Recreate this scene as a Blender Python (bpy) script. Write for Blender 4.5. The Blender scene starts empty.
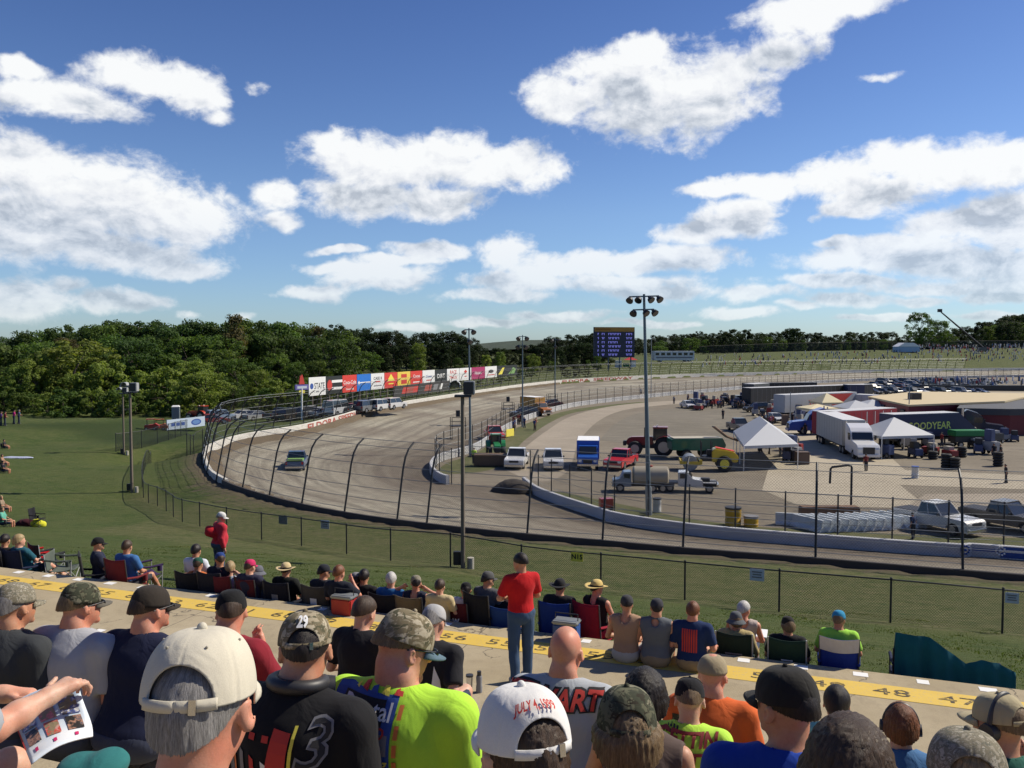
import bpy, bmesh, math, random, os
import numpy as np
from mathutils import Vector, Matrix, Euler
from mathutils.bvhtree import BVHTree
from mathutils.geometry import delaunay_2d_cdt
PI = math.pi; R = math.radians
rnd = random.Random(7); nr = np.random.default_rng(11)
sc = bpy.context.scene
COL = sc.collection
# ------------------------------------------------------------------ camera
F = 840.0; EYE = 12.5; PITCH = math.atan(39/840)
cd = bpy.data.cameras.new('camera'); cam = bpy.data.objects.new('camera', cd); COL.objects.link(cam)
cd.sensor_width = 36; cd.lens = 36*F/1024; cd.clip_start = .05; cd.clip_end = 9000
cam.location = (0, 0, EYE); cam.rotation_euler = (PI/2-PITCH, 0, 0); sc.camera = cam
CR = cam.rotation_euler.to_matrix()
def ray(px, py): return CR @ Vector(((px-512)/F, -(py-384)/F, -1))
def atz(px, py, z=0.0):
    v = ray(px, py); t = (z-EYE)/v.z; return Vector((v.x*t, v.y*t, z))
def atd(px, py, d):
    v = ray(px, py); t = d/v.y; return Vector((v.x*t, d, EYE+v.z*t))
# ------------------------------------------------------------------ objects
def link(o, parent=None):
    COL.objects.link(o)
    if parent: o.parent = parent
    return o
def tag(o, label=None, cat=None, group=None, kind=None):
    if label: o['label'] = label
    if cat: o['category'] = cat
    if group: o['group'] = group
    if kind: o['kind'] = kind
    return o
def thing(name, label, cat, loc=(0,0,0), rz=0, group=None):
    o = bpy.data.objects.new(name, None); link(o); o.empty_display_size = .1
    o.location = loc; o.rotation_euler = (0,0,rz); return tag(o, label, cat, group)
def kids(o): return [c for c in ALLKIDS.get(o.name, [])]
ALLKIDS = {}
def copy_tree(o, parent=None):
    c = o.copy(); COL.objects.link(c); c.parent = parent
    if parent: ALLKIDS.setdefault(parent.name, []).append(c)
    for k in kids(o): copy_tree(k, c)
    return c
def mobj(name, me, mat=None, parent=None, color=None, smooth=False):
    o = bpy.data.objects.new(name, me); link(o, parent)
    if parent: ALLKIDS.setdefault(parent.name, []).append(o)
    if mat: 
        me.materials.clear(); me.materials.append(mat)
    if color: o.color = (*color, 1)
    if smooth: me.polygons.foreach_set('use_smooth', [True]*len(me.polygons))
    return o
def mesh_np(name, V, Fq, mats=None):
    me = bpy.data.meshes.new(name)
    V = np.asarray(V, np.float32); Fq = np.asarray(Fq, np.int32)
    n = Fq.shape[1]
    me.vertices.add(len(V)); me.vertices.foreach_set('co', V.ravel())
    me.loops.add(Fq.size); me.loops.foreach_set('vertex_index', Fq.ravel())
    me.polygons.add(len(Fq)); me.polygons.foreach_set('loop_start', np.arange(0, Fq.size, n, dtype=np.int32))
    me.update(calc_edges=True); return me
class MB:
    def __init__(s): s.v = []; s.f = []; s.mi = []; s.m = 0
    def _a(s, vs, fs):
        b = len(s.v); s.v += [tuple(v) for v in vs]; s.f += [tuple(i+b for i in f) for f in fs]; s.mi += [s.m]*len(fs); return s
    def box(s, c, d, rot=None, taper=1.0, ty=None):
        x, y, z = d[0]/2, d[1]/2, d[2]/2; ty = taper if ty is None else ty
        vs = [Vector((sx*x*(taper if sz > 0 else 1), sy*y*(ty if sz > 0 else 1), sz*z)) for sz in (-1,1) for sx, sy in ((-1,-1),(1,-1),(1,1),(-1,1))]
        if rot is not None: vs = [rot @ v for v in vs]
        c = Vector(c)
        return s._a([v+c for v in vs], [(3,2,1,0),(4,5,6,7),(0,1,5,4),(1,2,6,5),(2,3,7,6),(3,0,4,7)])
    def tube(s, pts, r, n=8, cap=True):
        pts = [Vector(p) for p in pts]; rs = r if isinstance(r, (list, tuple)) else [r]*len(pts)
        vs = []; fs = []; pu = None
        for i, p in enumerate(pts):
            t = (pts[min(i+1, len(pts)-1)]-pts[max(i-1, 0)]).normalized()
            u = t.cross(Vector((0,0,1)) if abs(t.z) < .9 else Vector((1,0,0))).normalized() if pu is None else (pu-t*pu.dot(t)).normalized()
            pu = u; w = t.cross(u)
            for k in range(n):
                a = 2*PI*k/n; vs.append(p+(u*math.cos(a)+w*math.sin(a))*rs[i])
        for i in range(len(pts)-1):
            for k in range(n):
                a, b = i*n+k, i*n+(k+1) % n; fs.append((a, a+n, b+n, b))
        if cap: fs += [tuple(range(n)), tuple(range((len(pts)-1)*n+n-1, (len(pts)-1)*n-1, -1))]
        return s._a(vs, fs)
    def cyl(s, c, r, h, axis='z', n=20, r2=None):
        d = {'x': Vector((1,0,0)), 'y': Vector((0,1,0)), 'z': Vector((0,0,1))}[axis]*(h/2); c = Vector(c)
        return s.tube([c-d, c+d], [r, r if r2 is None else r2], n)
    def prism(s, prof, y0, y1, top=1.0):
        """profile in (x,z) extruded along y"""
        n = len(prof); vs = [(x, y0, z) for x, z in prof]+[(x, y1, z) for x, z in prof]
        fs = [tuple(range(n)), tuple(range(2*n-1, n-1, -1))]+[(i, i+n, (i+1) % n+n, (i+1) % n) for i in range(n)]
        return s._a(vs, fs)
    def quad(s, *p): return s._a(p, [tuple(range(len(p)))])
    def ball(s, c, r, nu=12, nv=8):
        rx, ry, rz = r if isinstance(r, (tuple, list)) else (r, r, r); vs = []; fs = []; c = Vector(c)
        for j in range(nv+1):
            t = PI*j/nv
            for i in range(nu):
                a = 2*PI*i/nu; vs.append(c+Vector((rx*math.sin(t)*math.cos(a), ry*math.sin(t)*math.sin(a), rz*math.cos(t))))
        for j in range(nv):
            for i in range(nu): fs.append((j*nu+i, (j+1)*nu+i, (j+1)*nu+(i+1) % nu, j*nu+(i+1) % nu))
        return s._a(vs, fs)
    def mesh(s, name):
        me = bpy.data.meshes.new(name); me.from_pydata(s.v, [], s.f); me.update(); return me
    def build(s, name, mat, parent=None, color=None, smooth=False, bevel=0, xf=None):
        me = s.mesh(name)
        if xf is not None: me.transform(xf)
        bm = bmesh.new(); bm.from_mesh(me); bmesh.ops.recalc_face_normals(bm, faces=bm.faces)
        if bevel: bmesh.ops.bevel(bm, geom=bm.edges[:], offset=bevel, segments=2, affect='EDGES', clamp_overlap=True)
        bm.to_mesh(me); bm.free()
        if isinstance(mat, (list, tuple)):
            o = mobj(name, me, None, parent, color, False)
            for m in mat: me.materials.append(m)
            me.polygons.foreach_set('material_index', s.mi)
        else: o = mobj(name, me, mat, parent, color)
        if smooth:
            me.polygons.foreach_set('use_smooth', [True]*len(me.polygons))
            me.set_sharp_from_angle(angle=R(40))
        return o
_fc = {}
def text_mesh(txt, size=1.0, bold=0.0, shear=0.0, spacing=1.0, align='CENTER'):
    cu = bpy.data.curves.new('t', 'FONT'); cu.body = txt; cu.size = size; cu.align_x = align; cu.align_y = 'CENTER'
    cu.offset = bold; cu.shear = shear; cu.space_character = spacing; cu.resolution_u = 2
    o = bpy.data.objects.new('t', cu); COL.objects.link(o)
    dg = bpy.context.evaluated_depsgraph_get(); me = bpy.data.meshes.new_from_object(o.evaluated_get(dg))
    bpy.data.objects.remove(o); return me
# ------------------------------------------------------------------ materials
def nmat(name):
    m = bpy.data.materials.new(name); m.use_nodes = True; nt = m.node_tree; nt.nodes.clear()
    out = nt.nodes.new('ShaderNodeOutputMaterial'); b = nt.nodes.new('ShaderNodeBsdfPrincipled'); nt.links.new(b.outputs[0], out.inputs[0])
    return m, nt, b, out
def nd(nt, t, **kw):
    n = nt.nodes.new(t)
    for k, v in kw.items():
        if k.startswith('i_'): 
            key = k[2:]; n.inputs[int(key) if key.isdigit() else key].default_value = v
        else: setattr(n, k, v)
    return n
def math_(nt, op, a, b=None, c=None, clamp=False):
    n = nt.nodes.new('ShaderNodeMath'); n.operation = op; n.use_clamp = clamp
    for i, x in enumerate((a, b, c)):
        if x is None: continue
        if isinstance(x, (int, float)): n.inputs[i].default_value = x
        else: nt.links.new(x, n.inputs[i])
    return n.outputs[0]
def mixc(nt, f, a, b, mode='MIX'):
    n = nt.nodes.new('ShaderNodeMix'); n.data_type = 'RGBA'; n.blend_type = mode
    for s, x in ((n.inputs[0], f), (n.inputs[6], a), (n.inputs[7], b)):
        if isinstance(x, (int, float)): s.default_value = x
        elif isinstance(x, tuple): s.default_value = (*x[:3], 1)
        else: nt.links.new(x, s)
    return n.outputs[2]
def noise(nt, vec, scale, detail=4, rough=.55, dist=0.0):
    n = nd(nt, 'ShaderNodeTexNoise'); n.inputs['Scale'].default_value = scale; n.inputs['Detail'].default_value = detail
    n.inputs['Roughness'].default_value = rough; n.inputs['Distortion'].default_value = dist
    if vec is not None: nt.links.new(vec, n.inputs['Vector'])
    return n.outputs['Fac']
def ramp(nt, fac, stops):
    n = nt.nodes.new('ShaderNodeValToRGB'); e = n.color_ramp.elements
    while len(e) < len(stops): e.new(.5)
    for q, (p, c) in zip(e, stops): q.position = p; q.color = (*c, 1) if isinstance(c, tuple) else (c, c, c, 1)
    nt.links.new(fac, n.inputs[0]); return n.outputs[0]
def bump(nt, b, h, strength=.3, dist=.02):
    n = nt.nodes.new('ShaderNodeBump'); n.inputs['Strength'].default_value = strength; n.inputs['Distance'].default_value = dist
    nt.links.new(h, n.inputs['Height']); nt.links.new(n.outputs[0], b.inputs['Normal'])
def coords(nt, kind='Object', scale=(1,1,1), rz=0):
    t = nt.nodes.new('ShaderNodeTexCoord'); m = nt.nodes.new('ShaderNodeMapping'); m.inputs['Scale'].default_value = scale
    m.inputs['Rotation'].default_value = (0,0,rz); nt.links.new(t.outputs[kind], m.inputs[0]); return m.outputs[0]
def wpos(nt, scale=(1,1,1), rz=0):
    t = nt.nodes.new('ShaderNodeNewGeometry'); m = nt.nodes.new('ShaderNodeMapping'); m.inputs['Scale'].default_value = scale
    m.inputs['Rotation'].default_value = (0,0,rz); nt.links.new(t.outputs['Position'], m.inputs[0]); return m.outputs[0]
_sm = {}
def simple(name, col, rough=.6, metal=0.0, var=.15, scale=8.0, bmp=0.0, spec=.5, coat=0.0):
    if name in _sm: return _sm[name]
    m, nt, b, out = nmat(name)
    f = noise(nt, coords(nt), scale)
    c = mixc(nt, f, tuple(x*(1-var) for x in col), tuple(min(1, x*(1+var)) for x in col))
    nt.links.new(c, b.inputs['Base Color']); b.inputs['Roughness'].default_value = rough; b.inputs['Metallic'].default_value = metal
    b.inputs['Specular IOR Level'].default_value = spec; b.inputs['Coat Weight'].default_value = coat
    if bmp: bump(nt, b, f, bmp, .01)
    _sm[name] = m; return m
def objcolor(name, rough, var=.12, scale=14, metal=0., bmp=.0, coat=0., sheen=0., dirt=0.0, dist=.01, spec=.5):
    m, nt, b, out = nmat(name)
    oi = nt.nodes.new('ShaderNodeObjectInfo'); f = noise(nt, coords(nt), scale, 5)
    c = mixc(nt, 1.0, oi.outputs['Color'], ramp(nt, f, [(.25, 1-var), (.75, 1.0)]), 'MULTIPLY')
    if dirt:
        tc = nt.nodes.new('ShaderNodeTexCoord'); sx = nt.nodes.new('ShaderNodeSeparateXYZ'); nt.links.new(tc.outputs['Object'], sx.inputs[0])
        g = math_(nt, 'MULTIPLY', math_(nt, 'SUBTRACT', 1.0, sx.outputs[2], clamp=True), f, clamp=True)
        c = mixc(nt, math_(nt, 'MULTIPLY', g, dirt), c, (.22,.18,.13))
    nt.links.new(c, b.inputs['Base Color']); b.inputs['Roughness'].default_value = rough; b.inputs['Metallic'].default_value = metal
    b.inputs['Coat Weight'].default_value = coat; b.inputs['Sheen Weight'].default_value = sheen; b.inputs['Specular IOR Level'].default_value = spec
    if bmp: bump(nt, b, f, bmp, dist)
    return m
M = {}
M['paint'] = objcolor('paint', .32, .08, 3, coat=.4, dirt=.5)
M['plastic'] = objcolor('plastic', .5, .1, 9)
M['metal'] = objcolor('painted_metal', .45, .15, 6, metal=.3)
M['vinyl'] = objcolor('vinyl', .55, .1, 2, bmp=.1)
def cloth_mat():
    m, nt, b, out = nmat('cloth'); oi = nt.nodes.new('ShaderNodeObjectInfo'); co = coords(nt)
    f1 = noise(nt, coords(nt, 'Object', (1,1,.45)), 9, 3, .5, .8); f2 = noise(nt, co, 420, 2); f3 = noise(nt, co, 5, 3)
    c = mixc(nt, 1.0, oi.outputs['Color'], ramp(nt, f3, [(.3, .86), (.7, 1.0)]), 'MULTIPLY')
    c = mixc(nt, 1.0, c, ramp(nt, f2, [(.3, .9), (.7, 1.0)]), 'MULTIPLY')
    nt.links.new(c, b.inputs['Base Color']); b.inputs['Roughness'].default_value = .88; b.inputs['Specular IOR Level'].default_value = .2
    b.inputs['Sheen Weight'].default_value = .05
    h = math_(nt, 'ADD', math_(nt, 'MULTIPLY', f1, 1.0), math_(nt, 'MULTIPLY', f2, .03)); bump(nt, b, h, .42, .03)
    return m
M['cloth'] = cloth_mat()
def skin_mat():
    m, nt, b, out = nmat('skin'); oi = nt.nodes.new('ShaderNodeObjectInfo'); co = coords(nt)
    f = noise(nt, co, 25, 4); f2 = noise(nt, co, 260, 3)
    f0 = noise(nt, co, 7, 3, .6); f9 = noise(nt, co, 90, 4, .7)
    c = mixc(nt, ramp(nt, f0, [(.35, 0.), (.65, .8)]), oi.outputs['Color'], mixc(nt, 1.0, oi.outputs['Color'], (1.08,.70,.62), 'MULTIPLY')); c = mixc(nt, ramp(nt, f9, [(.5, 0.), (.75, .5)]), c, mixc(nt, 1.0, oi.outputs['Color'], (.72,.55,.48), 'MULTIPLY'))
    nt.links.new(c, b.inputs['Base Color']); b.inputs['Roughness'].default_value = .5; b.inputs['Specular IOR Level'].default_value = .35
    b.inputs['Subsurface Weight'].default_value = .12; b.inputs['Subsurface Radius'].default_value = (.01,.004,.002); b.inputs['Subsurface Scale'].default_value = .6
    bump(nt, b, f2, .15, .003); return m
M['skin'] = skin_mat()
def hair_mat():
    m, nt, b, out = nmat('hair'); oi = nt.nodes.new('ShaderNodeObjectInfo')
    at = nt.nodes.new('ShaderNodeVertexColor'); at.layer_name = 'strand'; mp = nt.nodes.new('ShaderNodeMapping'); mp.inputs['Scale'].default_value = (1,1,.10); nt.links.new(at.outputs[0], mp.inputs[0])
    f = noise(nt, mp.outputs[0], 60, 4, .7); f3 = noise(nt, mp.outputs[0], 9, 3)
    c = mixc(nt, 1.0, oi.outputs['Color'], ramp(nt, f, [(.3, .35), (.7, 1.5)]), 'MULTIPLY'); c = mixc(nt, 1.0, c, ramp(nt, f3, [(.3, .7), (.7, 1.2)]), 'MULTIPLY')
    nt.links.new(c, b.inputs['Base Color']); b.inputs['Roughness'].default_value = .48; b.inputs['Specular IOR Level'].default_value = .3
    bump(nt, b, math_(nt, 'ADD', f, f3), .5, .005)
    # ragged hairline: strands end at different lengths
    k = math_(nt, 'GREATER_THAN', math_(nt, 'MULTIPLY_ADD', at.outputs['Alpha'], 1.25, -.12), math_(nt, 'ADD', math_(nt, 'MULTIPLY', f, .8), math_(nt, 'MULTIPLY', f3, .25)))
    t = nt.nodes.new('ShaderNodeBsdfTransparent'); mx = nt.nodes.new('ShaderNodeMixShader'); nt.links.new(k, mx.inputs[0]); nt.links.new(t.outputs[0], mx.inputs[1]); nt.links.new(b.outputs[0], mx.inputs[2]); nt.links.new(mx.outputs[0], out.inputs[0]); return m
M['hair'] = hair_mat()
def camo_mat(name, cols, scale=22):
    m, nt, b, out = nmat(name); co = coords(nt)
    a = noise(nt, co, scale, 4, .6, .8); d = noise(nt, coords(nt, 'Object', (1,1,2.2), .6), scale*1.7, 3, .6, 1.); e = noise(nt, co, 500, 2)
    c = ramp(nt, a, [(.0, cols[0]), (.42, cols[0]), (.46, cols[1]), (.56, cols[1]), (.6, cols[2])])
    c = mixc(nt, ramp(nt, d, [(.56, 0.), (.6, 1.)]), c, cols[3])
    c = mixc(nt, 1., c, ramp(nt, e, [(.3, .85), (.7, 1.)]), 'MULTIPLY')
    nt.links.new(c, b.inputs['Base Color']); b.inputs['Roughness'].default_value = .9; b.inputs['Specular IOR Level'].default_value = .2
    bump(nt, b, math_(nt, 'ADD', noise(nt, co, 30, 3), math_(nt, 'MULTIPLY', e, .15)), .3, .006); return m
M['camo_tan'] = camo_mat('camo_tan', [(.34,.29,.2),(.17,.14,.085),(.42,.37,.27),(.09,.085,.05)], 14)
M['camo_green'] = camo_mat('camo_green', [(.12,.12,.075),(.05,.055,.035),(.2,.19,.13),(.035,.03,.02)], 15)
M['camo_pale'] = camo_mat('camo_pale', [(.3,.27,.21),(.19,.17,.12),(.38,.35,.28),(.13,.13,.10)], 45)
M['rubber'] = simple('rubber', (.02,.02,.02), .8, bmp=.2)
M['rim'] = simple('rim_metal', (.35,.35,.36), .35, .8)
M['dark'] = simple('dark_plastic', (.025,.025,.028), .5)
M['chrome'] = simple('chrome', (.6,.6,.62), .2, 1.)
M['galv'] = simple('galvanised_steel', (.28,.3,.31), .5, .5, .2, 4)
M['pole'] = simple('pole_steel', (.12,.16,.18), .5, .4, .2, 3)
M['blackpost'] = simple('black_post', (.022,.024,.028), .55, .2, .3, 5)
M['wood'] = simple('post_wood', (.16,.13,.10), .85, 0, .3, 10, .3)
M['white'] = simple('white_paint', (.78,.78,.76), .5, 0, .06, 3)
M['glassy'] = simple('window_glass', (.02,.025,.03), .08, 0, .1, 2, spec=.8)
M['lamp_red'] = simple('tail_lamp', (.4,.02,.02), .25)
M['lamp_white'] = simple('head_lamp', (.75,.75,.72), .15)
M['black_print'] = simple('black_print', (.02,.02,.022), .8)
M['red_print'] = simple('red_print', (.5,.04,.03), .8)
M['dkred_print'] = simple('dark_red_print', (.25,.03,.03), .8)
M['white_print'] = simple('white_print', (.75,.75,.73), .8)
M['blue_print'] = simple('blue_print', (.03,.08,.3), .8)
M['yellow_print'] = simple('yellow_print', (.75,.65,.08), .8)
M['grey_print'] = simple('grey_print', (.2,.2,.21), .8)
M['orange_print'] = simple('orange_print', (.6,.17,.04), .8)
# ------------------------------------------------------------------ sun and sky
SUN_AZ, SUN_EL = R(71), R(43)
S = Vector((math.sin(SUN_AZ)*math.cos(SUN_EL), math.cos(SUN_AZ)*math.cos(SUN_EL), math.sin(SUN_EL)))
sl = bpy.data.lights.new('sun', 'SUN'); sl.energy = 4.6; sl.angle = R(.55); sl.color = (1, .91, .76)
so = bpy.data.objects.new('sun', sl); COL.objects.link(so); so.rotation_euler = (-S).to_track_quat('-Z', 'Y').to_euler(); so.location = (60, 40, 80)
def make_world():
    w = bpy.data.worlds.new('World'); sc.world = w; w.use_nodes = True; nt = w.node_tree; nt.nodes.clear()
    out = nt.nodes.new('ShaderNodeOutputWorld'); bg = nt.nodes.new('ShaderNodeBackground'); nt.links.new(bg.outputs[0], out.inputs[0])
    bg.inputs[1].default_value = .1
    sky = nt.nodes.new('ShaderNodeTexSky'); sky.sky_type = 'NISHITA'; sky.sun_disc = False
    sky.sun_elevation = SUN_EL; sky.sun_rotation = SUN_AZ; sky.air_density = 1.0; sky.dust_density = .35; sky.ozone_density = 1.8; sky.altitude = 200
    tc = nt.nodes.new('ShaderNodeTexCoord'); sx = nt.nodes.new('ShaderNodeSeparateXYZ'); nt.links.new(tc.outputs['Generated'], sx.inputs[0])
    az = math_(nt, 'ARCTAN2', sx.outputs[0], sx.outputs[1]); el = math_(nt, 'ARCSINE', sx.outputs[2])
    cb = nt.nodes.new('ShaderNodeCombineXYZ'); nt.links.new(az, cb.inputs[0]); nt.links.new(el, cb.inputs[1])
    p0 = cb.outputs[0]
    # cumulus banks, as azimuth / elevation ellipses (picked as picture positions, turned into directions)
    E = [(62,99,72,22),(145,78,62,22),(190,92,42,22),(222,114,24,11),(20,66,34,11),(130,82,30,14),
      (55,178,105,36),(135,208,108,38),(195,218,50,36),(40,235,110,32),(120,252,110,20),(180,268,46,12),(20,215,70,34),
      (20,300,62,20),(62,288,26,11),(126,301,46,11),(95,304,40,12),(192,313,17,6),(245,314,15,6),
      (330,145,26,18),(372,162,70,30),(440,160,80,30),(505,165,62,26),(365,196,55,24),(440,202,45,18),(535,172,26,24),(330,185,30,12),
      (275,192,24,16),(285,222,20,11),(258,84,15,8),
      (378,275,62,15),(310,291,32,9),(335,268,34,8),(430,254,38,11),(345,251,34,5),(415,248,26,6),(400,262,50,7),
      (560,97,40,28),(610,80,55,40),(655,95,85,46),(700,98,60,42),(640,50,34,20),(742,72,38,26),(775,52,42,22),(800,15,55,22),(845,8,48,16),(705,20,0,0),
      (878,79,26,7),
      (715,193,48,9),(760,186,55,13),(835,180,60,20),(880,190,70,20),(900,160,60,20),(960,165,75,25),(1020,160,60,26),(850,205,40,10),
      (745,213,38,18),(700,234,48,13),(725,228,48,15),(640,262,100,14),(690,258,60,14),(540,262,26,15),(505,252,32,17),(560,270,70,14),(530,283,80,12),(620,285,90,10),(650,292,60,9),
      (815,214,17,7),(960,222,60,24),(1010,225,50,28),(905,245,70,13),(870,258,95,15),(940,262,90,18),(1010,262,60,20),(850,280,90,8),(960,285,110,10),(840,240,30,7),
      (755,294,45,9),(740,312,40,6),(850,300,45,8),(800,306,30,5),(920,300,40,7),(1000,296,50,9),(412,327,30,5),(500,296,60,7),(490,322,40,5),(560,315,60,6),(650,322,50,4),(1000,318,60,5),(880,318,50,4),
      (-120,120,120,30),(-160,250,130,35),(1160,150,90,35),(1250,60,110,45),(1200,260,120,24),(300,-120,160,40),(760,-160,150,60),(60,-260,160,60),(1100,-160,120,40)]
    K = .001
    def field(p, big=True):
        cur = None
        for (cx, cy, rx, ry) in E:
            if rx == 0: continue
            v = ray(cx, cy).normalized(); a = math.atan2(v.x, v.y); e = math.asin(v.z)
            vx = ray(cx+1, cy).normalized(); da = math.atan2(vx.x, vx.y)-a; vy = ray(cx, cy-1).normalized(); de = math.asin(vy.z)-e
            sxr, syr = rx*da*1.02, ry*de*1.02
            m = nt.nodes.new('ShaderNodeVectorMath'); m.operation = 'MULTIPLY_ADD'; nt.links.new(p, m.inputs[0])
            m.inputs[1].default_value = (1/sxr, 1/syr, 0); m.inputs[2].default_value = (-a/sxr, -e/syr, .80 if rx < 20 else .45 if rx < 32 else 0)
            l = nt.nodes.new('ShaderNodeVectorMath'); l.operation = 'LENGTH'; nt.links.new(m.outputs[0], l.inputs[0])
            cur = l.outputs['Value'] if cur is None else smin(cur, l.outputs['Value'])
        # scattered clouds in the rest of the sky (behind and above the view)
        return math_(nt, 'SUBTRACT', 1.0, cur)
    def smin(a, b):
        n = nt.nodes.new('ShaderNodeMath'); n.operation = 'SMOOTH_MIN'; n.inputs[2].default_value = .3
        nt.links.new(a, n.inputs[0]); nt.links.new(b, n.inputs[1]); return n.outputs[0]
    warpn = nd(nt, 'ShaderNodeTexNoise'); warpn.inputs['Scale'].default_value = 14; warpn.inputs['Detail'].default_value = 3
    nt.links.new(p0, warpn.inputs['Vector'])
    wv = nt.nodes.new('ShaderNodeVectorMath'); wv.operation = 'MULTIPLY_ADD'; nt.links.new(warpn.outputs['Color'], wv.inputs[0])
    wv.inputs[1].default_value = (.05,.03,0); wv.inputs[2].default_value = (-.025,-.015,0)
    pa = nt.nodes.new('ShaderNodeVectorMath'); pa.operation = 'ADD'; nt.links.new(p0, pa.inputs[0]); nt.links.new(wv.outputs[0], pa.inputs[1])
    pw = pa.outputs[0]
    fld = field(pw)
    def dens(vec, fldv):
        m = nt.nodes.new('ShaderNodeMapping'); m.inputs['Scale'].default_value = (1, 1.35, 1); nt.links.new(vec, m.inputs[0])
        n1 = noise(nt, m.outputs[0], 16, 10, .60, .3); n2 = noise(nt, m.outputs[0], 75, 5, .6, .4)
        return math_(nt, 'ADD', math_(nt, 'MULTIPLY_ADD', n2, .8, -.4), math_(nt, 'MULTIPLY_ADD', n1, 2.7, math_(nt, 'SUBTRACT', math_(nt, 'MINIMUM', math_(nt, 'MULTIPLY', fldv, 1.5), 1.0), 1.30))), n1
    d0, n0 = dens(p0, fld)
    # the same cloud seen a little nearer to the sun: where it thins out that way, the cloud is lit
    of = nt.nodes.new('ShaderNodeVectorMath'); of.operation = 'ADD'; of.inputs[1].default_value = (.018,.040,0); nt.links.new(p0, of.inputs[0])
    of2 = nt.nodes.new('ShaderNodeVectorMath'); of2.operation = 'ADD'; of2.inputs[1].default_value = (.018,.040,0); nt.links.new(pw, of2.inputs[0])
    fld2 = field(of2.outputs[0])
    d1, _ = dens(of.outputs[0], fld2)
    cover = nt.nodes.new('ShaderNodeMapRange'); cover.interpolation_type = 'SMOOTHSTEP'; cover.inputs[1].default_value = -.22; cover.inputs[2].default_value = .66
    nt.links.new(d0, cover.inputs[0])
    m9 = nt.nodes.new('ShaderNodeMapping'); m9.inputs['Scale'].default_value = (1, 1.35, 1); m9.inputs['Location'].default_value = (.007, .013, 0); nt.links.new(p0, m9.inputs[0])
    n9 = noise(nt, m9.outputs[0], 16, 10, .60, .3); rel = math_(nt, 'MULTIPLY', math_(nt, 'SUBTRACT', n9, n0), 2.6)
    thick = math_(nt, 'ADD', math_(nt, 'MULTIPLY', math_(nt, 'ADD', d1, .30), .58), rel, clamp=True)
    core = math_(nt, 'MULTIPLY', d0, 1.1, clamp=True)
    shade = math_(nt, 'MULTIPLY', thick, math_(nt, 'MULTIPLY_ADD', core, .25, .75), clamp=True)
    colr = ramp(nt, shade, [(0.0, (7.9,8.0,8.0)), (.35, (7.0,7.15,7.4)), (.70, (5.3,5.65,6.15)), (1.0, (3.7,4.1,4.7))])
    # far, low clouds take on some of the sky
    low = nt.nodes.new('ShaderNodeMapRange'); low.inputs[1].default_value = .0; low.inputs[2].default_value = .16; low.inputs[3].default_value = .55; low.inputs[4].default_value = .96
    nt.links.new(el, low.inputs[0])
    fac = math_(nt, 'MULTIPLY', cover.outputs[0], low.outputs[0])
    fr = nt.nodes.new('ShaderNodeMapRange'); fr.inputs[1].default_value = -.005; fr.inputs[2].default_value = .02; nt.links.new(el, fr.inputs[0])
    fac = math_(nt, 'MULTIPLY', fac, fr.outputs[0])
    hs = nt.nodes.new('ShaderNodeHueSaturation'); hs.inputs['Saturation'].default_value = SKY_SAT; hs.inputs['Value'].default_value = SKY_VAL
    nt.links.new(sky.outputs[0], hs.inputs['Color'])
    tint = ramp(nt, math_(nt, 'MULTIPLY', el, 2.0, clamp=True), [(0., (.52,.70,1.0)), (.3, (.62,.72,.93)), (.9, (.40,.49,.76))])
    skyc = mixc(nt, 1.0, hs.outputs[0], tint, 'MULTIPLY')
    nt.links.new(mixc(nt, fac, skyc, colr), bg.inputs[0])
    w.cycles.sampling_method = 'MANUAL'; w.cycles.sample_map_resolution = 512
SKY_SAT, SKY_VAL = 1.05, 1.0
make_world()
vs = sc.view_settings; vs.view_transform = 'Standard'; vs.look = 'None'; vs.exposure = .32; vs.gamma = 1; vs.use_curve_mapping = False
cy = sc.cycles; cy.max_bounces = 6; cy.transparent_max_bounces = 24; cy.diffuse_bounces = 3; cy.glossy_bounces = 2; cy.transmission_bounces = 3
cy.use_denoising = True; cy.sample_clamp_indirect = 4; cy.caustics_reflective = False; cy.caustics_refractive = False
cy.use_adaptive_sampling = True; cy.adaptive_threshold = .015
# ------------------------------------------------------------------ splines
def catmull(P, step):
    P = [np.array(p, float) for p in P]; out = []
    for i in range(len(P)-1):
        p0, p1, p2, p3 = P[max(i-1,0)], P[i], P[i+1], P[min(i+2,len(P)-1)]
        n = max(2, int(np.linalg.norm(p2-p1)/step*2))
        for k in range(n):
            t = k/n; out.append(.5*((2*p1)+(p2-p0)*t+(2*p0-5*p1+4*p2-p3)*t*t+(3*p1-p0-3*p2+p3)*t**3))
    out.append(P[-1]); out = np.array(out)
    L = np.r_[0, np.cumsum(np.linalg.norm(np.diff(out, axis=0), axis=1))]; n = int(L[-1]/step)+1
    s = np.linspace(0, L[-1], n); return np.stack([np.interp(s, L, out[:,k]) for k in range(out.shape[1])], 1)
def px2(lst, z): return [tuple(atz(x, y, z)[:2]) for x, y in lst]
EDGE = 2.5; OZ = 1.75
outer_ctl = [(150,-10),(100,7.6),(60,22),(38,29.8)]+px2([(961,575),(813,562.5),(693,553),(605,545),(515,537),(440,529),(385,522),(340,515),(300,507),(270,499),(243,491),(222,482),(207,471)], EDGE)
outer_ctl += px2([(203,462),(212,453),(243,443),(300,433),(340,422),(372,413),(440,401),(520,388.5),(575,382.5),(640,379),(700,376.7),(780,374.5),(860,372.6),(1024,370.2)], OZ)+[(266,348),(305,300)]
OUT = catmull(outer_ctl, 2.0)
inner_ctl1 = [(272,-32),(155,2),(104,20),(64,34.5)]+px2([(1024,561),(961,558),(813,547),(700,537),(620,525),(590,516),(560,506),(535,496),(522,486)], 0)
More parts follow.
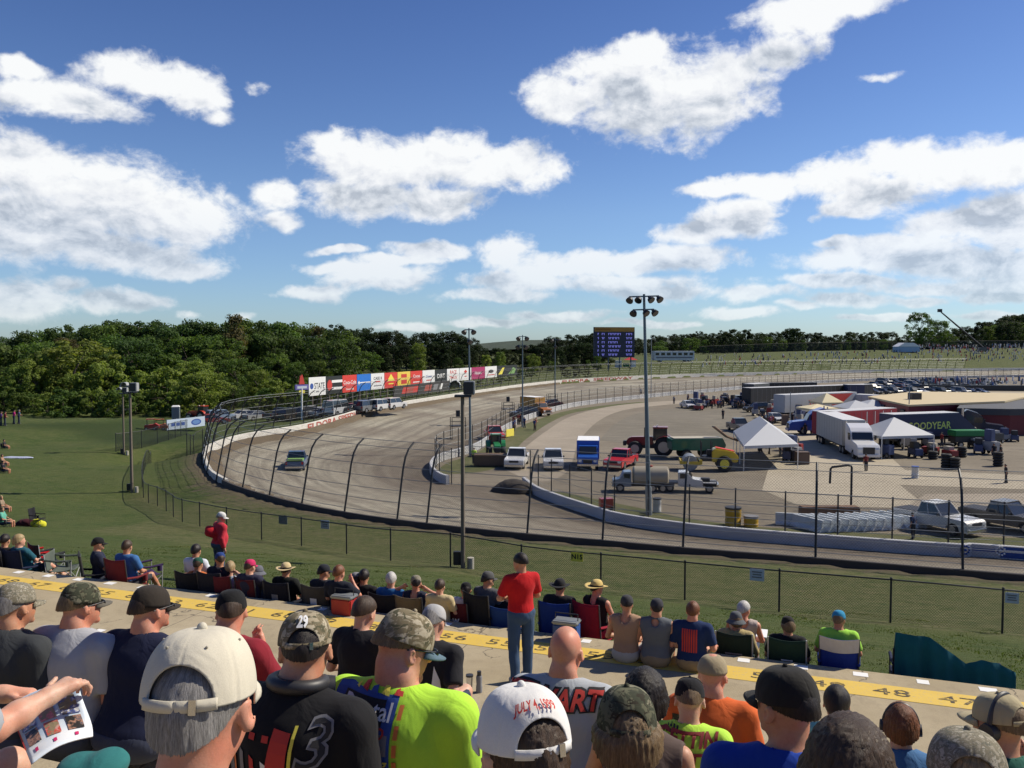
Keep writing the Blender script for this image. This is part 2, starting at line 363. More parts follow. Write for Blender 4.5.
inner_ctl2 = px2([(446,485),(438,482),(430.5,475),(430.5,468),(440,461),(475,450),(500,433),(530,418.5),(575,406.5),(640,398.5),(700,392.8),(780,386),(860,381.2),(1024,377)], 0)+[(240,312),(272,280)]
IN1 = catmull(inner_ctl1, 1.5); IN2 = catmull(inner_ctl2, 1.5)
def inside(poly, X, Y):
    res = np.zeros(X.shape, bool); n = len(poly)
    for i in range(n):
        x1, y1 = poly[i]; x2, y2 = poly[(i+1) % n]
        c = (y1 > Y) != (y2 > Y)
        if c.any(): res ^= c & (X < (x2-x1)*(Y-y1)/(y2-y1+1e-12)+x1)
    return res
def dist_poly(P, X, Y):
    A = P[:-1]; B = P[1:]; D = np.full(X.shape, 1e9)
    for a, b in zip(A, B):
        ab = b-a; L = ab@ab
        t = np.clip(((X-a[0])*ab[0]+(Y-a[1])*ab[1])/(L+1e-12), 0, 1)
        D = np.minimum(D, (X-a[0]-t*ab[0])**2+(Y-a[1]-t*ab[1])**2)
    return np.sqrt(D)
# ------------------------------------------------------------------ terrain
UX, UY = .335, .942
def uv_of(X, Y): return UX*X+UY*Y, UY*X-UX*Y
def xy_of(u, v): return UX*u+UY*v, UY*u-UX*v
CURB = 11.85
ctl = []
for v in range(-80, 81, 8):
    for u, zr in ((11.9,-4.74),(14.2,-5.22),(6,-3.5),(-12,-.6)):
        x, y = xy_of(u, v); ctl.append((x, y, EYE+zr))
def cpx(x, y, d): p = atd(x, y, d); ctl.append(tuple(p))
fence_px = [(1080,640,23.3),(950,628.5,23.2),(828,617,24),(713,604,26),(618,592,28),(508,578,30),(403,562,32.5),(350,554.5,35),(302,546,37),(261,539.5,39),(226,533,41),(201,527,43),(180,521.5,46),(169,513,50),(159,507,53),(143,497,59)]
for p in fence_px: cpx(*p)
for p in [(463,568,31),(130,492,60),(151,464,84),(38,525,43),(5,500,55),(5,448,88),(0,421,104),(50,419,108),(100,418.5,110),(150,421,113),(190,428,114),(215,434,112),(130,452,85),(75,440,95),(60,480,65),(-60,425,98),(-60,470,66),(-150,430,90),(-160,520,45)]: cpx(*p)
for x, y in OUT[::4]: ctl.append((x, y, EDGE if (y < 66 and x > -30) else EDGE-.2))
# ground behind the far turn, car park on the left, woods
for x, y, z in [(-38,132,.9),(-30,150,.8),(-55,125,.6),(-75,140,.2),(-60,170,1),(-100,170,.5),(-140,150,1),(-20,200,1.2),(-60,260,1.5),(-10,260,1.8),(10,330,3),(-120,320,3),(-200,220,2),(-220,120,3),(-160,60,5),(-60,420,4)]: ctl.append((x, y, z))
for px_, pc_ in ((590,367),(620,364),(660,361),(700,358),(760,355),(820,353.4),(880,352),(950,350.5),(1020,349),(1090,348)):
    for dd_, k_ in ((28,.45),(62,1.0)):
        d0_ = 268+(px_-590)*.22; p = atd(px_, pc_, d0_+62); ctl.append((p.x*(d0_+dd_)/(d0_+62), d0_+dd_, 2.4+(p.z-2.4)*k_))
for x, y, z in [(60,420,6),(200,500,7),(380,480,8),(300,200,2),(260,60,1),(0,700,6),(500,700,6),(-500,600,6),(-600,0,6),(600,0,4),(0,-300,14),(300,-300,10),(-300,-300,12),(0,2500,4),(2500,2500,4),(-2500,2500,4),(-2500,-1500,4),(2500,-1500,4)]: ctl.append((x, y, z))
for x, y in ((20,110),(80,110),(80,180),(150,160),(180,80),(130,40)): ctl.append((x, y, 0))
ctl = np.array(ctl)
def phi(r2): return np.sqrt(r2+9.0)
_A = phi(((ctl[:,None,:2]-ctl[None,:,:2])**2).sum(-1)); _n = len(ctl)
_M = np.zeros((_n+1,_n+1)); _M[:_n,:_n] = _A+np.eye(_n)*-.05; _M[:_n,_n] = 1; _M[_n,:_n] = 1
_w = np.linalg.solve(_M, np.r_[ctl[:,2], 0])
def hgt(X, Y):
    X = np.asarray(X, float); Y = np.asarray(Y, float); sh = X.shape; x = X.ravel(); y = Y.ravel(); out = np.empty(x.shape)
    for i in range(0, len(x), 20000):
        out[i:i+20000] = phi((x[i:i+20000,None]-ctl[:,0])**2+(y[i:i+20000,None]-ctl[:,1])**2)@_w[:_n]+_w[_n]
    return out.reshape(sh)
def gz(x, y): return float(hgt(np.array([x]), np.array([y]))[0])
def onground(px, py):
    """first hit of a picture ray with the terrain"""
    v = ray(px, py); ds = np.linspace(8, 420, 3000); t = ds/v.y
    X, Y, Z = v.x*t, v.y*t, EYE+v.z*t; below = Z < hgt(X, Y)
    i = int(np.argmax(below)); return Vector((X[i], Y[i], float(hgt(X[i:i+1], Y[i:i+1])[0])))
def axis(parts):
    return np.unique(np.round(np.concatenate([np.arange(a, b, s) for a, b, s in parts]), 3))
gx = axis([(-3000,-600,300),(-600,-200,40),(-200,-90,6),(-90,-45,2),(-45,45,.9),(45,110,2),(110,260,5),(260,600,40),(600,3001,300)])
gy = axis([(-1500,-200,200),(-200,-20,15),(-20,8,2),(8,62,.9),(62,125,1.6),(125,240,3),(240,400,5),(400,800,40),(800,3601,300)])
GX, GY = np.meshgrid(gx, gy, indexing='xy'); GZ = hgt(GX, GY)
U_, V_ = uv_of(GX, GY)
stair = EYE-4.3+np.clip((8.85-U_)*.3333, 0, 4.3)-.75
mask = (U_ < CURB-.05) & (np.abs(V_) < 75); GZ = np.where(mask, np.minimum(GZ, stair), GZ)
GZ = np.where((U_ < CURB+.8) & (U_ >= CURB-.05) & (np.abs(V_) < 75), np.minimum(GZ, EYE-4.72), GZ)
nzs = nr.normal(0, .012, GZ.shape); GZ = np.where((np.abs(GX) < 110) & (GY < 130) & (U_ > CURB+.5), GZ+nzs, GZ)
ins = inside(OUT, GX, GY); dO = dist_poly(OUT, GX, GY)
GZ = np.where(ins & (dO < 1.5), GZ-.15, GZ); GZ = np.where(ins & (dO >= 1.5), -1.2, GZ)
ny_, nx_ = GX.shape; idx = np.arange(nx_*ny_).reshape(ny_, nx_)
Fq = np.stack([idx[:-1,:-1], idx[:-1,1:], idx[1:,1:], idx[1:,:-1]], -1).reshape(-1, 4)
deep = (ins & (dO > 4)).ravel(); Fq = Fq[~deep[Fq].all(1)]
me = mesh_np('grass_ground', np.stack([GX, GY, GZ], -1).reshape(-1, 3), Fq)
# worn earth: wheel ruts of the service road, the dry strip under the fence, the bare shoulder along the track
def worldpts(l): return np.array([tuple(onground(x, y)[:2]) for x, y in l])
road1 = catmull(worldpts([(185,447),(172,462),(176,480),(196,500),(250,516),(330,533),(440,548)]), 2)
rut2 = catmull(worldpts([(200,455),(196,470),(210,490),(255,508)]), 2)
dR = dist_poly(road1, GX, GY); dR2 = dist_poly(rut2, GX, GY)
fpts = np.array([tuple(atd(*p)[:2]) for p in fence_px]); dFe = dist_poly(catmull(fpts, 2), GX, GY)
dirt = np.clip(1.0-np.abs(dR-.8)/.6, 0, 1)*.55+np.clip(1-dR2/1.0, 0, 1)*.5
sh_ = np.where(~ins, np.clip(1-dO/3.2, 0, 1), 1.0); dirt = np.maximum(dirt, sh_*.85)
dirt = np.where(GY > 230, dirt*.4, dirt)
dry = np.clip(1-dFe/1.6, 0, 1)*.8
nearfence = (~ins) & (dO < 14) & (GY < 62) & (GX > -20)
dry = np.maximum(dry, np.where(nearfence, .6, 0)); dry = np.where(GY > 200, .25, dry)
slope_shade_poly = worldpts([(-40,431),(0,429),(60,433),(118,450),(150,446),(232,437),(214,430),(160,421.5),(100,420),(0,422.5),(-40,427)]); lush = np.where(inside(slope_shade_poly, GX, GY), np.clip(dist_poly(np.vstack([slope_shade_poly, slope_shade_poly[:1]]), GX, GY)/3, 0, 1), 0)  # rear slope turned from the sun: its shade painted into the grass colour
ca = me.color_attributes.new('wear_and_shade', 'FLOAT_COLOR', 'POINT')
ca.data.foreach_set('color', np.stack([np.clip(dirt,0,1), dry, lush, np.ones_like(dry)], -1).astype(np.float32).ravel())  # blue channel (lush) holds the painted shade of the rear slope
def grass_mat():
    m, nt, b, out = nmat('grass'); at = nt.nodes.new('ShaderNodeVertexColor'); at.layer_name = 'wear_and_shade'
    s = nt.nodes.new('ShaderNodeSeparateColor'); nt.links.new(at.outputs[0], s.inputs[0])
    w = wpos(nt); rot = math.atan2(UX, UY)
    n1 = noise(nt, w, .22, 5, .6); n2 = noise(nt, w, 3.2, 5, .65); n3 = noise(nt, wpos(nt, (1, 4.5, 1), rot), .9, 4, .6); n4 = noise(nt, w, 38, 3, .7)
    mow = nt.nodes.new('ShaderNodeTexWave'); mow.bands_direction = 'Y'; mow.inputs['Scale'].default_value = .13; mow.inputs['Distortion'].default_value = 1.2; mow.inputs['Detail'].default_value = 2
    nt.links.new(wpos(nt, (1,1,1), rot), mow.inputs[0])
    g = mixc(nt, ramp(nt, n2, [(.3,0.),(.7,1.)]), (.036,.064,.014), (.078,.112,.028))
    g = mixc(nt, ramp(nt, n1, [(.4,0.),(.75,.7)]), g, (.108,.118,.040))
    g = mixc(nt, ramp(nt, n3, [(.48,0.),(.66,.75)]), g, (.128,.134,.052))
    g = mixc(nt, math_(nt, 'MULTIPLY', mow.outputs[0], .30), g, (.085,.108,.034))
    g = mixc(nt, 1., g, ramp(nt, n4, [(.25,.45),(.75,1.25)]), 'MULTIPLY')
    g = mixc(nt, math_(nt, 'MULTIPLY', s.outputs[2], .8), g, mixc(nt, n2, (.020,.036,.009), (.036,.056,.016)))  # blue channel darkens the grass to paint in the slope's shade
    dryc = mixc(nt, n2, (.115,.10,.05), (.19,.16,.088))
    df = math_(nt, 'MULTIPLY', s.outputs[1], ramp(nt, math_(nt, 'ADD', math_(nt,'MULTIPLY',n2,.6), math_(nt,'MULTIPLY',n3,.5)), [(.4,0.),(.7,1.)]))
    g = mixc(nt, df, g, dryc)
    ef = ramp(nt, math_(nt, 'ADD', s.outputs[0], math_(nt, 'MULTIPLY_ADD', n2, 1.1, -.55)), [(.35,0.),(.75,1.)])
    g = mixc(nt, ef, g, mixc(nt, n4, (.09,.07,.048), (.17,.135,.095)))
    nt.links.new(g, b.inputs['Base Color']); b.inputs['Roughness'].default_value = .95; b.inputs['Specular IOR Level'].default_value = .15
    bump(nt, b, math_(nt, 'ADD', n4, math_(nt, 'MULTIPLY', n2, .6)), .8, .06); return m
M['grass'] = grass_mat()
tag(mobj('grass_ground', me, M['grass'], smooth=True), kind='structure')
# ------------------------------------------------------------------ race track and infield
def cdt_sheet(name, loops, step, zfun, keep, extra=None):
    pts = []; edges = []
    for lp, closed in loops:
        b = len(pts); pts += [tuple(p) for p in lp]; n = len(lp)
        edges += [(b+i, b+i+1) for i in range(n-1)]+([(b+n-1, b)] if closed else [])
    A = np.array(pts); lo = A.min(0); hi = A.max(0)
    if step:
        xs = np.arange(lo[0]+step/2, hi[0], step); ys = np.arange(lo[1]+step/2, hi[1], step); X, Y = np.meshgrid(xs, ys); X = X.ravel(); Y = Y.ravel()
        far = np.ones(X.shape, bool)
        for lp, closed in loops: far &= dist_poly(np.array(lp), X, Y) > step*.5
        ok = far & keep(X, Y); pts += list(zip(X[ok], Y[ok]))
    vo, eo, fo, *_ = delaunay_2d_cdt([Vector(p) for p in pts], edges, [], 0, 1e-4)
    V = np.array([tuple(v) for v in vo]); Fc = np.array([f for f in fo if len(f) == 3]); c = V[Fc].mean(1)
    Fc = Fc[keep(c[:,0], c[:,1])]
    a = V[Fc]; ar = (a[:,1,0]-a[:,0,0])*(a[:,2,1]-a[:,0,1])-(a[:,1,1]-a[:,0,1])*(a[:,2,0]-a[:,0,0]); Fc[ar < 0] = Fc[ar < 0][:,::-1]
    return mesh_np(name, np.c_[V, zfun(V[:,0], V[:,1])], Fc), V
INALL = np.vstack([IN1, IN2]); bridge = np.array([IN1[-1], IN2[0]])
def rate(X, Y):
    a = dist_poly(OUT, X, Y); b = dist_poly(INALL, X, Y); return a, b, b/(a+b+1e-9)
infield_poly = np.vstack([IN1, IN2])
def trackz(X, Y): a, b, r = rate(X, Y); return .03+(OZ-.03)*np.clip(r, 0, 1)**1.15
ring = np.vstack([OUT, IN2[::-1], IN1[::-1]])
me, V = cdt_sheet('dirt_track', [(ring, True)], 1.7, trackz, lambda X, Y: inside(ring, X, Y))
a, b, r = rate(V[:,0], V[:,1])
j = np.argmin(((V[:,None,:]-OUT[None,::2])**2).sum(-1), 1)*4.0
uvl = me.color_attributes.new('lane', 'FLOAT_COLOR', 'POINT')
uvl.data.foreach_set('color', np.stack([j/1000, r, np.clip(a/40,0,1), np.ones_like(r)], -1).astype(np.float32).ravel())
def track_mat():
    m, nt, b, out = nmat('track_dirt'); at = nt.nodes.new('ShaderNodeVertexColor'); at.layer_name = 'lane'
    s = nt.nodes.new('ShaderNodeSeparateColor'); nt.links.new(at.outputs[0], s.inputs[0])
    cb = nt.nodes.new('ShaderNodeCombineXYZ'); nt.links.new(math_(nt,'MULTIPLY',s.outputs[0],9.),cb.inputs[0]); nt.links.new(math_(nt,'MULTIPLY',s.outputs[1],5.),cb.inputs[1])
    st = noise(nt, cb.outputs[0], 3.2, 6, .65, .3); w = wpos(nt); n1 = noise(nt, w, .09, 4); n2 = noise(nt, w, 1.6, 6, .7); n3 = noise(nt, w, 14, 3, .7)
    c = mixc(nt, ramp(nt, st, [(.40,0.),(.56,1.)]), (.198,.178,.138), (.352,.324,.25))
    c = mixc(nt, ramp(nt, n1, [(.42,0.),(.68,.75)]), c, (.165,.135,.102))
    # damp loose earth along the inner rail
    lo = ramp(nt, math_(nt,'ADD',s.outputs[1],math_(nt,'MULTIPLY_ADD',n1,.5,-.25)), [(.12,1.),(.55,0.)])
    c = mixc(nt, math_(nt,'MULTIPLY',lo,.8), c, mixc(nt, n2, (.075,.058,.042), (.15,.118,.086)))
    hi = ramp(nt, math_(nt,'ADD',s.outputs[1],math_(nt,'MULTIPLY_ADD',n2,.12,-.06)), [(.86,0.),(.97,1.)])
    c = mixc(nt, math_(nt,'MULTIPLY',hi,.65), c, (.11,.085,.06))
    c = mixc(nt, 1., c, ramp(nt, n2, [(.25,.72),(.75,1.12)]), 'MULTIPLY'); c = mixc(nt, 1., c, ramp(nt, n3, [(.3,.82),(.7,1.1)]), 'MULTIPLY')
    nt.links.new(c, b.inputs['Base Color']); b.inputs['Roughness'].default_value = .85; b.inputs['Specular IOR Level'].default_value = .25
    bump(nt, b, math_(nt,'ADD',math_(nt,'MULTIPLY',n2,1.),math_(nt,'MULTIPLY',st,1.5)), .7, .12); return m
M['track'] = track_mat()
tag(mobj('dirt_track', me, M['track'], smooth=True), kind='structure')
def gravel_mat(name, c1, c2, c3, sc_=1., rot=0.4):
    m, nt, b, out = nmat(name); w = wpos(nt); n1 = noise(nt, w, .06*sc_, 6, .62, .6); n2 = noise(nt, wpos(nt,(1,5,1),rot), .25*sc_, 5, .65, .5); n3 = noise(nt, w, 3, 4, .7)
    c = mixc(nt, ramp(nt, n1, [(.35,0.),(.65,1.)]), c1, c2); c = mixc(nt, ramp(nt, n2, [(.48,0.),(.7,.8)]), c, c3)
    c = mixc(nt, 1., c, ramp(nt, n3, [(.25,.8),(.75,1.12)]), 'MULTIPLY')
    nt.links.new(c, b.inputs['Base Color']); b.inputs['Roughness'].default_value = .92; b.inputs['Specular IOR Level'].default_value = .2
    bump(nt, b, n3, .5, .04); return m
M['infield'] = gravel_mat('infield_dirt', (.175,.150,.112), (.235,.205,.155), (.135,.112,.085))
me, V = cdt_sheet('infield_ground', [(infield_poly, True)], 0, lambda X, Y: np.zeros_like(X), lambda X, Y: inside(infield_poly, X, Y))
tag(mobj('infield_ground', me, M['infield']), kind='structure')
def sheet(name, pts, z, mat, smoothit=True, world=False):
    P = np.array(pts) if world else np.array(px2(pts, z))
    lp = catmull(np.vstack([P, P[:1]]), 1.5)[:-1] if smoothit else P
    me, V = cdt_sheet(name, [(lp, True)], 0, lambda X, Y: np.full_like(X, z), lambda X, Y: inside(lp, X, Y))
    return tag(mobj(name, me, mat), kind='structure')
M['pad'] = gravel_mat('pale_concrete', (.36,.315,.235), (.42,.37,.28), (.29,.255,.195), 1.5, -.3)
M['lane_pale'] = gravel_mat('packed_gravel', (.29,.25,.195), (.345,.30,.235), (.25,.215,.165), 2.)
M['oval'] = gravel_mat('old_asphalt', (.150,.135,.105), (.18,.162,.128), (.25,.22,.165), 1., .1)
M['ingrass'] = gravel_mat('thin_grass', (.07,.085,.028), (.11,.115,.05), (.17,.145,.09), 5.)
sheet('gravel_lane', [(505,470),(520,452),(545,432),(572,416),(610,406.5),(660,401.5),(722,399),(722,401.5),(665,405),(625,410),(600,420),(580,440),(568,470),(540,482)], .012, M['lane_pale'])
sheet('asphalt_oval', [(600,440),(615,424),(640,413),(690,407),(742,405),(770,418),(796,432),(730,440),(660,446)], .014, M['oval'])
sheet('concrete_pad', [(735,399),(741,406),(760,419),(796,438),(786,452),(768,470),(762,490),(800,506),(905,508),(925,505),(900,485),(1100,492),(1100,478),(905,470),(885,452),(862,430),(1100,430),(1100,392),(840,391)], .016, M['pad'], False)
sheet('concrete_road', [(905,508),(1100,514),(1100,493),(925,494)], .020, M['lane_pale'], False)
sheet('grass_verge', [(530,492),(560,503),(590,513),(620,521.5),(700,533),(813,543.5),(961,554.5),(1080,557),(1080,541),(940,536),(820,530),(760,527),(690,519),(640,508),(600,500),(560,492)], .010, M['ingrass'])
sheet('grass_strip', [(436,474),(446,463.5),(476,453),(503,436),(532,421.5),(576,409),(640,402),(640,404),(580,411.5),(553,421),(525,440),(505,462),(480,472)], .010, M['ingrass'])
# ------------------------------------------------------------------ concrete terraces
def conc_mat():
    m, nt, b, out = nmat('terrace_concrete'); w = wpos(nt); n1 = noise(nt, w, .5, 6, .65, .4); n2 = noise(nt, w, 5, 5, .7); n3 = noise(nt, w, 70, 3, .7)
    rot = math.atan2(UX, UY); ws = wpos(nt, (1,1,1), rot); sx = nt.nodes.new('ShaderNodeSeparateXYZ'); nt.links.new(ws, sx.inputs[0])
    jx = math_(nt, 'FRACT', math_(nt, 'MULTIPLY', sx.outputs[0], 1/4.6)); jl = math_(nt, 'LESS_THAN', jx, .0035)
    n4 = noise(nt, wpos(nt, (1,.25,1), rot), 1.6, 6, .75, 1.5)
    c = mixc(nt, ramp(nt, n1, [(.3,0.),(.7,1.)]), (.325,.268,.172), (.43,.362,.245)); c = mixc(nt, ramp(nt, n2, [(.5,0.),(.8,.6)]), c, (.23,.19,.13))
    c = mixc(nt, ramp(nt, n4, [(.56,0.),(.72,.55)]), c, (.20,.165,.115))
    vor = nt.nodes.new('ShaderNodeTexVoronoi'); vor.feature = 'DISTANCE_TO_EDGE'; vor.inputs['Scale'].default_value = .55
    dv_ = nt.nodes.new('ShaderNodeVectorMath'); dv_.operation = 'MULTIPLY_ADD'; nn_ = nd(nt, 'ShaderNodeTexNoise'); nn_.inputs['Scale'].default_value = 2.2; nn_.inputs['Detail'].default_value = 5; nt.links.new(w, nn_.inputs['Vector']); nt.links.new(nn_.outputs['Color'], dv_.inputs[0]); dv_.inputs[1].default_value = (.7,.7,.7); nt.links.new(w, dv_.inputs[2]); nt.links.new(dv_.outputs[0], vor.inputs['Vector'])
    crk = math_(nt, 'MULTIPLY', math_(nt, 'LESS_THAN', vor.outputs[0], .006), math_(nt, 'GREATER_THAN', n1, .50)); c = mixc(nt, math_(nt, 'MULTIPLY', crk, .65), c, (.07,.06,.05))
    c = mixc(nt, 1., c, ramp(nt, n3, [(.2,.8),(.8,1.1)]), 'MULTIPLY'); c = mixc(nt, math_(nt,'MULTIPLY',jl,.7), c, (.08,.07,.06))
    nt.links.new(c, b.inputs['Base Color']); b.inputs['Roughness'].default_value = .9; b.inputs['Specular IOR Level'].default_value = .2
    bump(nt, b, math_(nt,'ADD',n3,n2), .35, .01); return m
M['conc'] = conc_mat()
def FR(k): return 8.85-1.2*(k-1)
def TZ(k): return EYE-3.9+.4*(k-1)
prof = [(CURB, EYE-5.3), (CURB, EYE-4.3), (FR(1), EYE-4.3)]
for k in range(1, 12): prof += [(FR(k), TZ(k)), (FR(k+1), TZ(k))]
prof += [(FR(12)-30, TZ(11)), (FR(12)-30, EYE-6)]
Lx = 75; V = []; Fc = []
for i, (u, z) in enumerate(prof):
    for v in (-Lx, Lx): x, y = xy_of(u, v); V.append((x, y, z))
for i in range(len(prof)-1): Fc.append((2*i, 2*i+1, 2*i+3, 2*i+2))
me = bpy.data.meshes.new('terrace'); me.from_pydata(V, [], Fc); me.update()
bm = bmesh.new(); bm.from_mesh(me)
bmesh.ops.recalc_face_normals(bm, faces=bm.faces); es = [e for e in bm.edges if len(e.link_faces) == 2]
bmesh.ops.bevel(bm, geom=es, offset=.012, segments=2, affect='EDGES'); bm.to_mesh(me); bm.free()
me.update()
if sum(p.normal.z*p.area for p in me.polygons) < 0: me.flip_normals()
tag(mobj('concrete_terrace', me, M['conc']), kind='structure')
def ypaint():
    m, nt, b, out = nmat('yellow_line_paint'); n1 = noise(nt, wpos(nt), 3, 6, .7); n2 = noise(nt, wpos(nt), 30, 4, .7)
    c = mixc(nt, ramp(nt, n2, [(.55,0.),(.68,.85)]), mixc(nt, n1, (.56,.37,.05), (.68,.48,.09)), (.40,.33,.22))
    nt.links.new(c, b.inputs['Base Color']); b.inputs['Roughness'].default_value = .75; return m
M['ypaint'] = ypaint()
def uvquad(u0, u1, v0, v1, z): return [(*xy_of(u0, v0), z), (*xy_of(u0, v1), z), (*xy_of(u1, v1), z), (*xy_of(u1, v0), z)]
mb = MB(); mb.quad(*uvquad(10.98, 11.42, -74, 74, EYE-4.296)); tag(mb.build('yellow_line', M['ypaint']), kind='structure')
# seat numbers stencilled on the yellow line, white ticks on the kerb and on the step edge
u55, v55 = uv_of(*atz(504, 640, EYE-4.3)[:2]); u47, v47 = uv_of(*atz(958, 700, EYE-4.3)[:2]); sp = (v47-v55)/8
XF = Matrix(((UY, UX, 0, 0), (-UX, UY, 0, 0), (0,0,1,0), (0,0,0,1)))
bmn = bmesh.new(); tick = MB()
for n in range(38, 75):
    v = v55+(55-n)*sp; me = text_mesh(str(n), .29, .0, 0, 1.05)
    me.transform(Matrix.Scale(1.5, 4, (1,0,0))); x, y = xy_of(11.19, v); me.transform(Matrix.Translation((x, y, EYE-4.292)) @ XF); bmn.from_mesh(me); bpy.data.meshes.remove(me)
    a = .06+.05*rnd.random()
    if n > 45 and (n < 52 or n > 64 or n % 3 == 0): tick._a(uvquad(11.62, 11.76, v+sp*.55-a, v+sp*.55+a, EYE-4.296), [(0,1,2,3)])
    if n % 2 == 0 or rnd.random() < .3: tick._a(uvquad(FR(1)-.12, FR(1)-.03, v+sp*.3-a*.7, v+sp*.3+a*.7, TZ(1)+.004), [(0,1,2,3)])
me = bpy.data.meshes.new('seat_numbers'); bmn.to_mesh(me); bmn.free()
def stencil():
    m, nt, b, out = nmat('stencil_paint'); n2 = noise(nt, wpos(nt), 22, 4, .7); nt.links.new(mixc(nt, ramp(nt, n2, [(.48,0.),(.62,.8)]), (.05,.042,.03), (.45,.31,.06)), b.inputs['Base Color']); b.inputs['Roughness'].default_value = .8; return m
tag(mobj('pavement_markings', me, stencil()), kind='structure')
tag(tick.build('pavement_markings', M['white']), kind='structure')
# ------------------------------------------------------------------ implicit bodies (smooth unions meshed by surface nets)
class SDF:
    def __init__(s): s.p = []
    def cone(s, a, b, ra, rb=None, k=.03, op='+', cut=None):
        s.p.append(('c', np.array(a, float), np.array(b, float), ra, ra if rb is None else rb, k, op, cut)); return s
    def ell(s, c, r, rot=None, k=.03, op='+'):
        s.p.append(('e', np.array(c, float), np.array(r, float), None if rot is None else np.array(rot), None, k, op, None)); return s
    def plane(s, n, d):          # keep where n.p >= d
        s.p.append(('p', np.array(n, float), d, None, None, 0, '&', None)); return s
    def bounds(s):
        lo = np.full(3, 1e9); hi = -lo
        for p in s.p:
            if p[6] != '+': continue
            if p[0] == 'c':
                r = max(p[3], p[4]); lo = np.minimum(lo, np.minimum(p[1], p[2])-r); hi = np.maximum(hi, np.maximum(p[1], p[2])+r)
            else: r = p[2].max() if p[3] is not None else p[2]; lo = np.minimum(lo, p[1]-r); hi = np.maximum(hi, p[1]+r)
        return lo, hi
    def mesh(s, name, res, fine=None, noisef=None, pad=.03):
        lo, hi = s.bounds(); pad = max(pad, 2.5*res); ax = []
        for i in range(3):
            a = [lo[i]-pad]
            while a[-1] < hi[i]+pad:
                st = res
                if fine is not None:
                    for fl, fh, fr in fine:
                        if fl[i]-.02 <= a[-1] <= fh[i]+.01: st = min(st, fr)
                a.append(a[-1]+st)
            ax.append(np.array(a, np.float32))
        X, Y, Z = ax; D = np.full((len(X), len(Y), len(Z)), 1.0, np.float32)
        for p in s.p:
            ty, k, op = p[0], p[5], p[6]
            if ty == 'p':
                d = p[2]-(p[1][0]*X[:,None,None]+p[1][1]*Y[None,:,None]+p[1][2]*Z[None,None,:]); np.maximum(D, d, out=D); continue
            if ty == 'c': r = max(p[3], p[4]); l = np.minimum(p[1], p[2])-r; h = np.maximum(p[1], p[2])+r
            else: r = p[2].max() if p[3] is not None else p[2]; l = p[1]-r; h = p[1]+r
            m = k+3*res; sl_ = tuple(slice(max(0, np.searchsorted(ax[i], l[i]-m)-1), np.searchsorted(ax[i], h[i]+m)+1) for i in range(3))
            x, y, z = X[sl_[0]][:,None,None], Y[sl_[1]][None,:,None], Z[sl_[2]][None,None,:]
            if ty == 'c':
                a, b = p[1], p[2]; ba = b-a; L = ba@ba+1e-12
                px, py, pz = x-a[0], y-a[1], z-a[2]; t = np.clip((px*ba[0]+py*ba[1]+pz*ba[2])/L, 0, 1)
                d = np.sqrt((px-t*ba[0])**2+(py-t*ba[1])**2+(pz-t*ba[2])**2)-(p[3]+(p[4]-p[3])*t)
                if p[7] is not None: d = np.maximum(d, ((px*ba[0]+py*ba[1]+pz*ba[2])/math.sqrt(L)-p[7]))
            else:
                qx, qy, qz = x-p[1][0], y-p[1][1], z-p[1][2]
                if p[3] is not None:
                    Rm = p[3]; qx, qy, qz = [Rm[0][i]*qx+Rm[1][i]*qy+Rm[2][i]*qz for i in range(3)]
                rr = p[2]; k0 = np.sqrt((qx/rr[0])**2+(qy/rr[1])**2+(qz/rr[2])**2); k1 = np.sqrt((qx/rr[0]**2)**2+(qy/rr[1]**2)**2+(qz/rr[2]**2)**2)+1e-9
                d = k0*(k0-1)/k1
            C = D[sl_]
            if op == '+':
                hh = np.clip(.5+.5*(C-d)/max(k, 1e-5), 0, 1); D[sl_] = C+(d-C)*hh-k*hh*(1-hh)
            else:
                d = -d; hh = np.clip(.5-.5*(C-d)/max(k, 1e-5), 0, 1); D[sl_] = C+(d-C)*hh+k*hh*(1-hh)
        if noisef is not None: D = D+noisef(X[:,None,None], Y[None,:,None], Z[None,None,:]).astype(np.float32)
        V, Q = surfnet(D, X, Y, Z); return mesh_np(name, V, Q)
